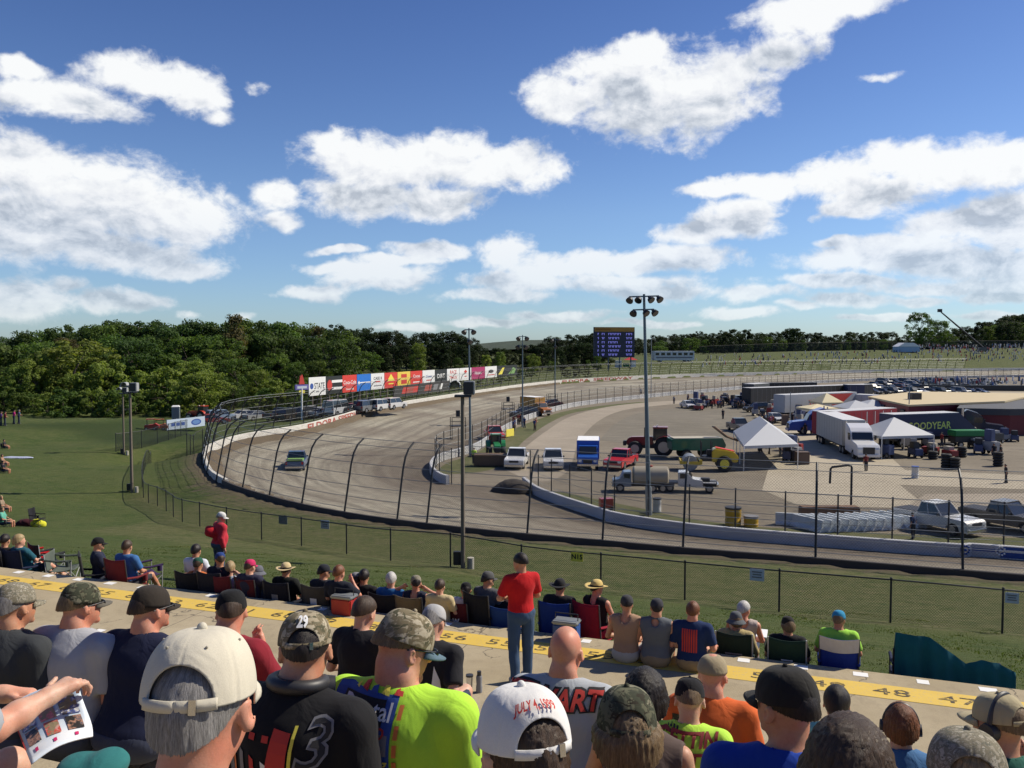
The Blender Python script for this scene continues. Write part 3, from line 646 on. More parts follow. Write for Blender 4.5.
def surfnet(D, X, Y, Z):
    ins = D < 0; nx, ny, nz = D.shape
    cs = [(i, j, k) for i in (0,1) for j in (0,1) for k in (0,1)]
    sub = lambda A, c: A[c[0]:nx-1+c[0], c[1]:ny-1+c[1], c[2]:nz-1+c[2]]
    cnt = sum(sub(ins, c).astype(np.int8) for c in cs); act = (cnt > 0) & (cnt < 8)
    I = np.argwhere(act); vid = np.full(act.shape, -1, np.int32); vid[act] = np.arange(len(I))
    acc = np.zeros((len(I), 3)); n = np.zeros(len(I)); G = (X, Y, Z)
    for a in range(len(cs)):
        for b in range(a+1, len(cs)):
            ca, cb = cs[a], cs[b]
            if sum(abs(ca[q]-cb[q]) for q in range(3)) != 1: continue
            ia = I+ca; ib = I+cb; da = D[ia[:,0],ia[:,1],ia[:,2]]; db = D[ib[:,0],ib[:,1],ib[:,2]]; m = (da < 0) != (db < 0)
            t = np.where(m, da/(da-db+1e-20), 0)
            for q in range(3): acc[:,q] += np.where(m, G[q][ia[:,q]]*(1-t)+G[q][ib[:,q]]*t, 0)
            n += m
    V = acc/np.maximum(n, 1)[:,None]; Q = []
    for q in range(3):
        o = [0,0,0]; o[q] = 1; A = ins[:nx-o[0], :ny-o[1], :nz-o[2]]; B = ins[o[0]:, o[1]:, o[2]:]
        E = np.argwhere(A != B); u, w = [(1,2),(2,0),(0,1)][q]
        E = E[(E[:,u] > 0) & (E[:,w] > 0) & (E[:,u] < D.shape[u]-1) & (E[:,w] < D.shape[w]-1)]
        eu = np.zeros(3, int); eu[u] = 1; ew = np.zeros(3, int); ew[w] = 1
        g = lambda P: vid[P[:,0], P[:,1], P[:,2]]
        qd = np.stack([g(E-eu-ew), g(E-ew), g(E), g(E-eu)], 1); fl = A[E[:,0],E[:,1],E[:,2]]
        qd[~fl] = qd[~fl][:,::-1]; Q.append(qd)
    Q = np.vstack(Q); return V, Q[(Q >= 0).all(1)]
def rotm(x=0, y=0, z=0): return np.array(Euler((x, y, z)).to_matrix())
SKIN = {'fair': (.56,.36,.26), 'tan': (.47,.27,.17), 'red': (.55,.29,.2), 'dark': (.33,.18,.11)}
HAIRC = {'brown': (.055,.033,.02), 'dark': (.018,.013,.011), 'grey': (.22,.21,.2), 'blond': (.33,.24,.12), 'red': (.16,.06,.025), 'white': (.5,.48,.45), 'sandy': (.17,.115,.06)}
def fold_noise(seed, amp):
    g = np.random.default_rng(seed); ph = g.uniform(0, 6.28, 8); fr = g.uniform(.8, 1.25, 8)
    def f(x, y, z):
        w = .25*np.sin(9*fr[0]*x+ph[0])+.2*np.sin(8*fr[1]*y+7*z+ph[1])
        a = np.sin(26*fr[2]*z+20*fr[3]*x*np.sin(ph[2])+6*w+ph[3])*np.clip(.5+.5*np.sin(5*x+6*z+ph[4])+.2, 0, 1)
        b = np.sin(34*fr[5]*(x*.8+z*.6)+4*w+ph[5])*.6+np.sin(44*fr[6]*(z-.7*x)+5*w+ph[6])*.4
        return amp*(a*.6+b*.4)
    return f
def person(label, pose='sit', yaw=0., lean=.12, head=(0,0,0), twist=0., size=1., fat=1., skin='tan', hair='brown', hairstyle='short', shirt=(.3,.3,.3), sleeve='short',
           pants=(.05,.06,.1), legs='short', cap=None, arms=('lap','lap'), res=.018, female=False, group=None, hs=None, spread=.14, beard=False, folds=.004, knee=None, shoe=(.1,.1,.1), noleg=False, feetz=None, bust=0, look=None, shirt_mat=None):
    """builds a figure at the origin (seat or soles at z=0, facing +y); returns (empty, info)"""
    root = thing('person', label, 'person', group=group); info = {'root': root}
    sit = pose == 'sit'; hz = .10 if sit else .93
    fw = fat; T = rotm(-lean, 0, 0); Tw = rotm(0, 0, twist)
    hip = np.array([0, 0, hz])
    def tp(x, y, z): return hip+T@(Tw@np.array([x, y, z]))
    tall = 1.0 if hs is None else hs
    neck = tp(0, -.015-.01*fat, .50*tall); chest = tp(0, 0, .34*tall); belly = tp(0, .02, .15)
    Hh = rotm(0, 0, head[0]) @ rotm(-head[1], 0, 0) @ rotm(0, head[2], 0)
    if lean: pass
    hc = neck+rotm(-lean*.5,0,0)@np.array([0,.035,.155])
    HM = Hh
    def hp(x, y, z): return hc+HM@np.array([x, y, z])
    sw = (.165 if female else .185)*(1+.35*(fat-1)); sr = (.052 if female else .06)*(1+.5*(fat-1))
    SH = [tp(-sw, -.01, .445*tall), tp(sw, -.01, .445*tall)]
    up, fo = (.27, .25)
    AR = []
    for i, sgn in enumerate((-1, 1)):
        a = arms[i]
        if isinstance(a, tuple): el, wr = [np.array(q, float) for q in a[:2]]
        else:
            P_ = {'lap': ((.26,.07,.30),(.10,.30,.24)), 'knees': ((.25,.17,.34),(.10,.40,.30)), 'down': ((.25,-.06,.22),(.25,.05,.0)), 'rest': ((.29,.04,.24),(.27,.28,.25)),
                  'chin': ((.17,.27,.34),(.03,.22,.60)), 'prop': ((.28,-.12,.2),(.30,-.14,-.02)), 'face': ((.28,.16,.36),(.10,.20,.62)), 'hold': ((.22,.10,.30),(.07,.33,.36)), 'behind': ((.30,-.02,.55),(.16,-.06,.72)), 'folded': ((.24,.08,.27),(-.08,.19,.30))}[a]
            dz = hz-.10
            el = np.array([sgn*P_[0][0], P_[0][1], P_[0][2]+dz]); wr = np.array([sgn*P_[1][0], P_[1][1], P_[1][2]+dz])
            el = hip+rotm(-lean*.5,0,0)@(el-hip); wr = hip+rotm(-lean*.4,0,0)@(wr-hip)
        if not (isinstance(a, tuple) and len(a) > 3):
            d1 = el-SH[i]; el = SH[i]+d1/np.linalg.norm(d1)*up; d2 = wr-el; wr = el+d2/np.linalg.norm(d2)*fo
        AR.append((SH[i], el, wr))
    ar = .042*(1+.5*(fat-1))*(.82 if female else 1); fr_ = .034*(.85 if female else 1); wrr = .026
    LG = []
    for i, sgn in enumerate((-1, 1)):
        h = np.array([sgn*.095*(1+.3*(fat-1)), 0, hz])
        if sit:
            k = np.array([sgn*spread, .43, (.13 if feetz is None else .13)]) if knee is None else np.array([sgn*knee[0], knee[1], knee[2]])
            fz = -.36 if feetz is None else feetz
            dz = k[2]-fz-.06; L = .42; dy = math.sqrt(max(0, L*L-dz*dz)) if dz < L else .0
            an = np.array([sgn*spread*1.05, k[1]+min(dy, .36), fz+.06])
        else:
            k = np.array([sgn*.10, .015, .49]); an = np.array([sgn*.11, -.02+(.06 if i else -.05), .075])
        LG.append((h, k, an))
    def torso(S_, inf, shirt_=False):
        S_.ell(tp(0, -.005, .02), (.165*fw+inf, .125*fw+inf, .13+inf), T, .05)
        S_.ell(belly+T@np.array([0,.025*(fat-1)*2,0]), ((.150 if female else .158)*fw+inf, .118*fw**1.3+inf, .17+inf), T, .06)
        S_.ell(chest, ((.145 if female else .168)*(1+.55*(fat-1))+inf, .118*(1+.6*(fat-1))+inf, .19*tall+inf), T, .06)
        S_.ell(tp(0, -.035, .38*tall), ((.13 if female else .16)*(1+.5*(fat-1))+inf, .085*(1+.5*(fat-1))+inf, .12+inf), T, .05)
        for i in (0, 1):
            S_.cone(neck+np.array([0,0,-.015]), SH[i]+np.array([0,0,.0]), .058*(1+.4*(fat-1))+inf, sr+inf, .045)
            if bust: S_.ell(chest+T@np.array([(-.07,.07)[i], .09, -.02]), (.06+inf,.06+inf,.06+inf), None, .04)
    near = res < .012; fr = max(.0085, .55*res)
    B = SDF(); tin = -.010 if sleeve != 'bare' else 0.0
    torso(B, tin)
    B.cone(neck+np.array([0,0,-.03]), hp(0,-.025,-.055), .060*(1+.35*(fat-1)), .056*(1+.25*(fat-1)), .03)
    B.ell(hp(0,-.008,.035), (.076,.098,.092), HM, .02); B.ell(hp(0,.035,-.045), (.058+.012*(fat-1),.062,.072), HM, .035); B.ell(hp(0,.02,-.02), (.068,.075,.08), HM, .03)
    if fat > 1.1: B.ell((neck+hc)/2+np.array([0,-.035,-.01]), (.062,.04,.05), None, .04)
    B.cone(hp(0,.098,.005), hp(0,.116,-.030), .010, .015, .012); B.ell(hp(0,.085,.025), (.05,.016,.014), HM, .015)
    B.cone(hp(-.022,.088,-.066), hp(.022,.088,-.066), .008, .008, .01); B.ell(hp(0,.088,-.10), (.025,.02,.02), HM, .02)
    for s_ in (-1, 1):
        B.ell(hp(s_*.032,.098,.004), (.016,.014,.011), HM, .008, '-')
        B.ell(hp(s_*.083,-.010,-.010), (.010,.020,.032), HM@rotm(0.2,0,s_*-.5), .005); B.ell(hp(s_*.094,-.004,-.008), (.008,.011,.019), HM@rotm(0.2,0,s_*-.5), .005, '-')
    nhf = []
    for i, (s0, el, wr) in enumerate(AR):
        B.cone(s0, el, sr*.86, ar*.86, .03); B.cone(el, el*.55+wr*.45, ar*.9, fr_*1.12, .02); B.cone(el*.55+wr*.45, wr, fr_*1.12, wrr, .02)
        sg = (-1, 1)[i]; d = wr-el; d /= np.linalg.norm(d); side = np.array([sg, 0., 0.]); side = side-d*(side@d); side /= np.linalg.norm(side)+1e-9; nrm = np.cross(d, side)*sg
        if nrm[2] > 0 and not isinstance(arms[i], tuple): pass
        curl = .55
        spec = arms[i][2] if isinstance(arms[i], tuple) and len(arms[i]) > 2 else None
        if spec: curl = spec
        palm = wr+d*.05; B.cone(wr, wr+d*.078-side*.014, .024, .022, .018); B.cone(wr, wr+d*.078+side*.020, .022, .020, .018)
        for f in range(4):
            base = wr+d*.082+side*(-.030+.020*f); ln = (.036,.042,.040,.031)[f]; p = base; ang = 0
            dirn = d
            for sgm in range(3):
                ang += curl*(.5 if sgm == 0 else 1.)
                dirn = d*math.cos(ang)-nrm*math.sin(ang)*(1 if nrm[2] > 0 else -1); q = p+dirn*ln*(1,.75,.55)[sgm]; B.cone(p, q, fr*(1.05-.08*sgm), fr*(.98-.1*sgm), .006); p = q
        tb = wr+d*.025-side*.025; t1 = tb+(d*.6-side*.75)*.042; B.cone(tb, t1, fr*1.4, fr*1.15, .012); B.cone(t1, t1+(d*.9-side*.25)*.034-nrm*.008, fr*1.12, fr*.9, .006)
        nhf.append((wr, wr+d*.17))
    if not noleg:
        for (h, k, an) in LG:
            th = .088*(1+.5*(fat-1)); B.cone(h, k, th*.9, .056*(1+.2*(fat-1)), .03); B.cone(k, k*.6+an*.4, .053, .053*(1+.2*(fat-1)), .02); B.cone(k*.6+an*.4, an, .052, .034, .02)
            B.cone(an+np.array([0,-.02,-.02]), an+np.array([0,.12,-.04]), .036, .03, .02)
    fine = None
    if near:
        fine = [(hc-.135, hc+.135, res*.7)]
        for a, b in nhf:
            if isinstance(arms[0], tuple): fine.append((np.minimum(a, b)-.05, np.maximum(a, b)+.05, res*.75))
    body = mobj('body', B.mesh('body', res, fine), M['skin'], root, SKIN.get(skin, skin), True)
    # clothes
    if sleeve != 'bare':
        C = SDF(); inf = .008+res*.25; torso(C, inf, True)
        for i, (s0, el, wr) in enumerate(AR):
            if sleeve == 'short': e = s0+(el-s0)*.80; L = np.linalg.norm(e-s0); C.cone(s0, e+(el-s0)*.15, sr+inf*.9, ar*1.0+inf+.014, .035, cut=L)
            elif sleeve == 'long': C.cone(s0, el, sr+inf*.8, ar+inf+.008, .035); L = np.linalg.norm(wr-el); C.cone(el, wr, ar+inf+.006, wrr+inf+.008, .02, cut=L*.98)
            elif sleeve == 'none': C.ell(s0+np.array([(-1,1)[i]*.05,0,.0]), (.05,.085,.095), None, .015, '-')
        # neck opening
        nn = (hc-neck); nn /= np.linalg.norm(nn); o = neck+np.array([0,.018,-.012]); C.cone(o, o+nn*.3, .068*(1+.3*(fat-1))+res*.4, .10, .012, '-')
        if sleeve == 'none': C.ell(tp(0,-.0,.47*tall), (.085,.14,.09), None, .015, '-')
        C.plane((0,0,1), hz-.115 if sit else hz-.10)
        so_ = mobj('shirt', C.mesh('shirt', res, None, fold_noise(sum(map(ord, label)), folds)), shirt_mat or M['cloth'], root, shirt, True); info['shirt'] = so_
    if not noleg:
        C = SDF(); inf = .012+res*.25
        C.ell(tp(0,-.005,.0), (.163*fw+inf, .126*fw+inf, .125+inf), T, .05)
        for (h, k, an) in LG:
            th = .088*(1+.5*(fat-1)); e = k if legs == 'long' else h+(k-h)*.92
            C.cone(h, k, th*.9+inf, .06+inf, .03, cut=None if legs == 'long' else np.linalg.norm(e-h))
            if legs == 'long': C.cone(k, an+np.array([0,0,.0]), .058+inf, .046+inf, .02)
        C.plane((0,0,-1), -(hz+.07))
        mobj('trousers' if legs == 'long' else 'shorts', C.mesh('trousers', max(res, .012), None, fold_noise(len(label), folds)), M['cloth'], root, pants, True)
        for (h, k, an) in LG:
            C = SDF(); C.cone(an+np.array([0,-.035,-.02]), an+np.array([0,.13,-.035]), .046, .042, .02); C.cone(an+np.array([0,-.03,.0]), an+np.array([0,-.02,-.03]), .045, .045, .02); C.plane((0,0,1), an[2]-.074)
            mobj('shoe', C.mesh('shoe', max(res, .012)), M['plastic'], root, shoe, True)
    # hair
    hin = .010+res*.25
    if hair and hairstyle != 'bald':
        C = SDF(); hi2 = (hin*(.75 if hairstyle == 'crop' else 1.)) if not cap else .002+res*.2
        if hairstyle == 'afro': hi2 += .015
        C.ell(hp(0,-.012,.036), (.077+hi2,.100+hi2,(.093 if not cap else .086)+hi2), HM, .02); C.cone(hp(0,-.07,-.02), hp(0,-.065,-.065), .060, .045, .03)
        C.cone(hp(0,-.10,.03), hp(0,-.09,-.03), .03-(.012 if cap else 0), .025-(.006 if cap else 0), .03)
        sl_h = .62 if hairstyle in ('long','bob','pony') else .40 if hairstyle == 'short' else .10
        nv = HM@np.array([0,-sl_h,1.]); C.plane(nv, nv@hp(0,.03,.024 if hairstyle != 'crop' else .004)); 
        nv2 = HM@np.array([0,-1.,.25]) if hairstyle in ('short', 'crop') else HM@np.array([0,-.6,1.])
        f = fold_noise(3, .004)
        if hairstyle in ('long', 'pony', 'bob'):
            n_ = 14 if hairstyle == 'long' else 9
            if hairstyle == 'pony': C.cone(hp(0,-.11,.0), hp(0,-.14,-.08), .03, .04, .02); C.cone(hp(0,-.14,-.08), hp(0,-.13,-.22), .038, .018, .02)
            else:
                Ln = .24 if hairstyle == 'long' else .10
                for q in range(n_):
                    a = PI*(-.10+1.2*q/(n_-1)); c0 = hp(.078*math.cos(a), -.01-.085*math.sin(a), .01); c1 = hp(.09*math.cos(a), -.015-.085*math.sin(a), -.10)
                    c2 = c1+np.array([.01*math.cos(a)*2, -.02 if lean < .3 else -.01, -(Ln-.10)]) if hairstyle == 'long' else c1
                    C.cone(c0, c1, .024, .026, .02); 
                    if hairstyle == 'long': C.cone(c1, c2, .026, .016, .02)
        ho = mobj('hair', C.mesh('hair', max(res*.8, .006), None, f), M['hair'], root, HAIRC.get(hair, hair), True)
        nv_ = len(ho.data.vertices); co_ = np.empty(nv_*3, np.float32); ho.data.vertices.foreach_get('co', co_); q_ = (co_.reshape(-1, 3)-hp(.012,-.03,.03))@HM
        az_ = np.arctan2(q_[:,0], q_[:,1]); po_ = np.arctan2(np.hypot(q_[:,0], q_[:,1]), q_[:,2])
        at_ = ho.data.color_attributes.new('strand', 'FLOAT_COLOR', 'POINT'); at_.data.foreach_set('color', np.stack([np.cos(az_), np.sin(az_), po_, np.clip(((co_.reshape(-1,3)-hp(0,.03,.024 if hairstyle != 'crop' else .004))@nv/np.linalg.norm(nv))/(.030 if hairstyle in ('short','crop') else .012), 0, 1)], -1).astype(np.float32).ravel())
        if res < .012:
            nm_ = np.empty(nv_*3, np.float32); ho.data.vertices.foreach_get('normal', nm_); am_ = (.0016 if hairstyle in ('long','bob','pony') else .0006)*np.minimum(1, po_*1.5); d_ = am_*(np.sin(31*az_+3*po_)+.8*np.sin(57*az_+7*np.sin(2*po_)+1)+.8*np.sin(93*az_+5*po_))
            ho.data.vertices.foreach_set('co', (co_+(nm_.reshape(-1,3)*d_[:,None]).ravel()).astype(np.float32)); ho.data.update()
    if beard:
        C = SDF(); C.ell(hp(0,.04,-.055), (.066,.066,.066), HM, .02); nv = HM@np.array([0,.7,-1.]); C.plane(nv, nv@hp(0,.045,-.035))
        mobj('beard', C.mesh('beard', max(res, .01)), M['hair'], root, HAIRC.get(hair or 'brown', (.05,.03,.02)), True)
    info.update(hp=hp, HM=HM, hc=hc, neck=neck, AR=AR, top=hp(0, 0, .135), tp=tp)
    if cap: make_cap(info, near=res < .012, **cap)
    return root, info
def make_cap(info, color=(.1,.1,.1), kind='cap', back=False, mat=None, arch=False, near=False, brim=None, text=None, strap=None, height=.104, front=None, tilt=0., w=1.0, eyes=False):
    """a baseball cap, straw hat or knit hat as a child of the person, with brim, button and strap as its own pieces"""
    root = info['root']; hp = info['hp']; HM = info['HM']; mt = mat or M['cloth']
    n = 160 if near else 28; m = 48 if near else 9
    rx, ry, rh = .089*w, .110*w, height
    def dome(az, t):           # az 0 = front; t 0 rim .. 1 apex
        r = math.cos(t*PI/2)**.62; z = math.sin(t*PI/2)**1.05*rh
        seam = .0030*math.exp(-((((az/(PI/3)) % 1)-.5)**2-.25)**2/.0006)*math.cos(t*PI/2)
        k = r-(seam/ry if near else 0)*.8
        flare = 1+.02*math.sin(3*az+1)*math.cos(t*PI/2)
        x, y = rx*k*math.sin(az)*flare, ry*k*math.cos(az)
        if kind == 'cap': y += .006*(1-t)
        return np.array([x, y-.008, z])
    fb = PI if back else 0.
    base = np.array([0, 0, .026]); tl = rotm(-.16+tilt, 0, 0) if not back else rotm(.04+tilt, 0, 0)
    if kind != 'cap': tl = rotm(-.10+tilt, 0, 0)
    def place(p): return hp(*(base+tl@p))
    ao = (0. if back else PI)        # where the adjuster opening sits
    cut_ = lambda i, j: arch and (j+.5)/m > .085 and (abs((2*PI*(i+.5)/n-ao+PI) % (2*PI)-PI)/.62)**2+(((j+.5)/m-.085)/.36)**2 < 1
    V = []; Fc = []
    for j in range(m+1):
        for i in range(n):
            az, t = 2*PI*i/n, j/m
            if arch and 0 < j < m:
                q = [bool(cut_(ii % n, jj)) for ii in (i-1, i) for jj in (j-1, j)]
                if any(q) and not all(q):
                    da = (az-ao+PI) % (2*PI)-PI; dt = max(t-.085, 0); k_ = math.hypot(da/.62, dt/.36)
                    if k_ > .5 and t > .10: az, t = ao+da/k_, .085+dt/k_
            V.append(place(dome(az, t*.985)))
    for j in range(m):
        for i in range(n):
            az = 2*PI*(i+.5)/n; dz = abs((az-ao+PI) % (2*PI)-PI); t = (j+.5)/m
            if arch and t > .085 and (dz/.62)**2+((t-.085)/.36)**2 < 1: continue
            Fc.append((j*n+i, j*n+(i+1) % n, (j+1)*n+(i+1) % n, (j+1)*n+i))
    Fc.append(tuple(m*n+i for i in range(n)))
    me = bpy.data.meshes.new('cap'); me.from_pydata([tuple(v) for v in V], [], Fc); me.update()
    o = mobj({'cap': 'cap', 'straw': 'straw_hat', 'bucket': 'bucket_hat', 'knit': 'knit_hat'}[kind], me, mt, root, color, True)
    md = o.modifiers.new('thick', 'SOLIDIFY'); md.thickness = .003; md.offset = 1
    info['cap'] = o; info['cap_place'] = lambda az, t, off=.004: place(dome(az, t)*(1+off/.1)); info['dome'] = dome
    bc = color if brim is None else brim
    mb = MB(); NB = 20 if near else 10
    if kind == 'cap':
        L = .075; vs = []
        for q in range(NB+1):
            a = -1.05+2.1*q/NB; ext = math.cos(a/1.05*PI/2)**.6
            for r_ in range(5):
                f = r_/4; d = dome(a, 0.); p = np.array([d[0]*(1+.10*f*ext), d[1]*(1+0*f)+f*L*ext*1.0, -.004-.018*(a/1.05)**2*f-.010*f])
                if back: p = np.array([-p[0], -p[1]-.016, p[2]])
                vs.append(place(p))
        mb._a([Vector(v) for v in vs], [(q*5+r_, q*5+r_+1, (q+1)*5+r_+1, (q+1)*5+r_) for q in range(NB) for r_ in range(4)])
        b = mb.build('brim', mt if brim is None else M['cloth'], o, bc, True)
    elif kind in ('straw', 'bucket'):
        W = .085 if kind == 'straw' else .055; dr = -.0 if kind == 'straw' else -.045; vs = []; N2 = 40
        for q in range(N2):
            a = 2*PI*q/N2
            for r_ in range(5):
                f = r_/4; d = dome(a, 0.); s_ = 1+f*W/.1; up_ = .03*math.sin(a)**2*f if kind == 'straw' else 0
                vs.append(place(np.array([d[0]*s_, d[1]*s_, dr*f+up_-.008*f])))
        mb._a([Vector(v) for v in vs], [(q*5+r_, q*5+r_+1, ((q+1) % N2)*5+r_+1, ((q+1) % N2)*5+r_) for q in range(N2) for r_ in range(4)])
        b = mb.build('brim', mt, o, bc, True)
    if kind in ('cap', 'straw', 'bucket'):
        md = b.modifiers.new('thick', 'SOLIDIFY'); md.thickness = .004; md.offset = 0
    if kind == 'straw':
        mb = MB(); vs = []; 
        for q in range(32):
            a = 2*PI*q/32
            for t in (.02,.16): vs.append(place(dome(a, t)*1.035))
        mb._a([Vector(v) for v in vs], [(q*2, q*2+1, ((q+1) % 32)*2+1, ((q+1) % 32)*2) for q in range(32)]); mb.build('hat_band', M['cloth'], o, (.03,.025,.02), True)
    if near and kind == 'cap':
        mb = MB(); mb.ball(tuple(place(np.array([0,-.008,rh+.002]))), .009, 12, 8); mb.build('button', mt, o, color, True)
        if arch:
            mb = MB(); vs = []; q0 = 40
            for q in range(q0+1):
                a = ao-.66+1.32*q/q0
                for t in (.0, .095):
                    p = dome(a, t*.8)*1.03; p[2] = t*.20-.002; vs.append(place(p))
            mb._a([Vector(v) for v in vs], [(q*2, q*2+1, q*2+3, q*2+2) for q in range(q0)])
            s_ = mb.build('strap', mt, o, strap or color, True); md = s_.modifiers.new('thick', 'SOLIDIFY'); md.thickness = .0035; md.offset = 1
            mb = MB()
            c0 = place(np.array([.03, (-1 if not back else 1)*ry*.98-.008, .007]))
            mb.box(tuple(c0), (.012,.006,.024), Matrix((HM@tl).tolist())); mb.build('buckle', M['chrome'], o)
        if eyes:
            for q in range(6):
                a = PI/6+q*PI/3; mb = MB(); mb.ball(tuple(place(dome(a, .62)*1.012)), .0026, 8, 6); mb.build('eyelet', mt, o, tuple(c*.6 for c in color), True)
def cap_text(info, txt, size, az0, t0, mat, dz_per=.115, bold=.01, name='embroidery', arc=0.0, color=None):
    me = text_mesh(txt, size, bold); cp = info['cap_place']
    for v in me.vertices:
        x, y = v.co.x, v.co.y; az = az0-x/.1
        v.co = Vector(cp(az, max(0, t0+y/dz_per-arc*(x/.05)**2), .0065))
    me.update(); return mobj(name, me, mat, info['cap'])
def glasses(info, col=(.02,.02,.02), tint=True):
    hp = info['hp']; mb = MB()
    for s_ in (-1, 1): mb.tube([hp(s_*.079,-.03,.012), hp(s_*.077,.06,.014), hp(s_*.064,.098,.012)], .003, 6)
    fr = mb.build('sunglasses', M['dark'], info['root'], smooth=True)
    for s_ in (-1, 1): mb = MB(); mb.ball(hp(s_*.034,.104,.002), (.026,.010,.018), 10, 8); mb.build('lens', M['glassy'], fr, smooth=True)
def headphones(info, col=(.03,.03,.035)):
    hp = info['hp']; mb = MB(); pts = [hp(.094*math.cos(a), -.012, .0+.135*math.sin(a)) for a in np.linspace(0, PI, 20)]
    mb.tube(pts, .011, 8); o = mb.build('headphones', M['plastic'], info['root'], col, True)
    for s_ in (-1, 1):
        mb = MB(); a = hp(s_*.072,-.01,-.01); b = hp(s_*.112,-.01,-.008); mb.tube([a, b], [.040,.034], 18); mb.build('ear_cup', M['plastic'], o, col, True)
def put(root, loc, rz, scale=1.):
    root.location = loc; root.rotation_euler = (0, 0, rz); root.scale = (scale,)*3
FACE = -math.atan2(UX, UY)
def place_head(info, px, py, d, rz, scale=1., zmin=None):
    """move the figure so that the top of its head is at depth d on the picture ray"""
    P = atd(px, py, d); t = Euler((0,0,rz)).to_matrix() @ Vector(info['top'])*scale; loc = P-t
    put(info['root'], loc, rz, scale); return loc
def decal(shirt, mesh2d, c, right, up, nrm, mat, name='print', off=.004, parent=None):
    """lay a flat print on cloth: each point is dropped on the shirt along nrm"""
    me = shirt.data; bv = BVHTree.FromPolygons([v.co.copy() for v in me.vertices], [tuple(p.vertices) for p in me.polygons])
    bm = bmesh.new(); bm.from_mesh(mesh2d)
    for _ in range(3):
        es = [e for e in bm.edges if e.calc_length() > .018]
        if not es: break
        bmesh.ops.subdivide_edges(bm, edges=es, cuts=1); bmesh.ops.triangulate(bm, faces=bm.faces[:])
    c, right, up, nrm = Vector(c), Vector(right), Vector(up), Vector(nrm); bad = []
    for v in bm.verts:
        p = c+right*v.co.x+up*v.co.y; h = bv.ray_cast(p-nrm*.5, nrm)
        if h[0] is None: bad.append(v)
        else: v.co = h[0]-nrm*off*.6+h[1]*off*.6
    if bad: bmesh.ops.delete(bm, geom=bad, context='VERTS')
    m2 = bpy.data.meshes.new(name); bm.to_mesh(m2); bm.free(); return mobj(name, m2, mat, parent or shirt)
def rect2(x0, y0, x1, y1, n=6):
    me = bpy.data.meshes.new('r'); xs = np.linspace(x0, x1, n); ys = np.linspace(y0, y1, n)
    me.from_pydata([(x, y, 0) for y in ys for x in xs], [], [(j*n+i, j*n+i+1, (j+1)*n+i+1, (j+1)*n+i) for j in range(n-1) for i in range(n-1)]); me.update(); return me
def poly2(pts):
    me = bpy.data.meshes.new('r'); me.from_pydata([(x, y, 0) for x, y in pts], [], [tuple(range(len(pts)))]); me.update(); return me
# ------------------------------------------------------------------ folding camp chair
def camp_chair(label, loc, rz, color, frame=(.04,.04,.045), group='folding chairs along the kerb', back_h=.86, reclin=.16, logo=None, w=.50, band=None, h=.42):
    r = thing('camp_chair', label, 'folding chair', loc, rz, group)
    mb = MB()
    by = -.24; ty = by-reclin*(back_h-h)
    def sheet_(pts_fn, nu, nv):
        vs = [pts_fn(i/nu, j/nv) for j in range(nv+1) for i in range(nu+1)]; mb._a(vs, [(j*(nu+1)+i, j*(nu+1)+i+1, (j+1)*(nu+1)+i+1, (j+1)*(nu+1)+i) for j in range(nv) for i in range(nu)])
    sheet_(lambda a, b: (-w/2+w*a, by+.46*b, h-.05*math.sin(PI*a)-.03*math.sin(PI*b)+.02*b), 8, 8)
    o = mb.build('seat', M['cloth'], r, color, True); md = o.modifiers.new('t', 'SOLIDIFY'); md.thickness = .008
    mb = MB(); sheet_(lambda a, b: (-w/2+w*a, by+(ty-by)*b-.05*math.sin(PI*a)*(1-.3*b), h-.05*math.sin(PI*a)*(1-b)+(back_h-h)*b+.025*math.sin(PI*a)*b*-1), 10, 10)
    o = mb.build('backrest', M['cloth'], r, color, True); md = o.modifiers.new('t', 'SOLIDIFY'); md.thickness = .008; bk = o
    if band:
        mb = MB(); sheet_(lambda a, b: (-w/2+w*a, by+(ty-by)*(.68+.33*b)-.05*math.sin(PI*a)*(1-.3)-.012, h+(back_h-h)*(.68+.33*b)-.025*math.sin(PI*a)), 10, 4)
        mb.build('band', M['cloth'], bk, band, True)
    for s_ in (-1, 1):
        x = s_*w/2
        mb = MB(); mb.tube([(x, by+.02, .02), (x, ty, back_h)], .011, 6); mb.build('leg', M['plastic'], r, frame, True)
        mb = MB(); mb.tube([(x, by+.44, .02), (x, by+.46, h+.18)], .011, 6); mb.build('leg', M['plastic'], r, frame, True)
        mb = MB(); mb.tube([(x, by-.06, h+.22), (x, by+.20, h+.18), (x, by+.47, h+.19)], .022, 6); arm = mb.build('armrest', M['cloth'], r, color, True)
        if s_ > 0:
            mb = MB(); mb.cyl((x, by+.40, h+.13), .045, .11, 'z', 12); mb.build('cup_holder', M['cloth'], arm, color, True)
    mb = MB()
    for y in (by+.0, by+.45): mb.tube([(-w/2, y, .03), (w/2, y+.0, h-.02)], .009, 6); mb.tube([(w/2, y, .03), (-w/2, y, h-.02)], .009, 6)
    for s_ in (-1, 1): mb.tube([(s_*w/2, by, .03), (s_*w/2, by+.45, h-.02)], .009, 6); mb.tube([(s_*w/2, by+.45, .03), (s_*w/2, by, h-.02)], .009, 6)
    mb.build('cross_brace', M['plastic'], r, frame, True)
    if logo:
        me = text_mesh(logo[0], logo[1], .004); 
        for v in me.vertices: a = v.co.x/w+.5; b = .55+v.co.y/(back_h-h); v.co = Vector((-v.co.x, 0, 0)) if 0 else Vector((v.co.x, by+(ty-by)*b-.05*math.sin(PI*a)*(1-.3*b)-.016, h+(back_h-h)*b-.05*math.sin(PI*a)*(1-b)-.025*math.sin(PI*a)*b))
        mobj('logo', me, logo[2], bk)
    return r
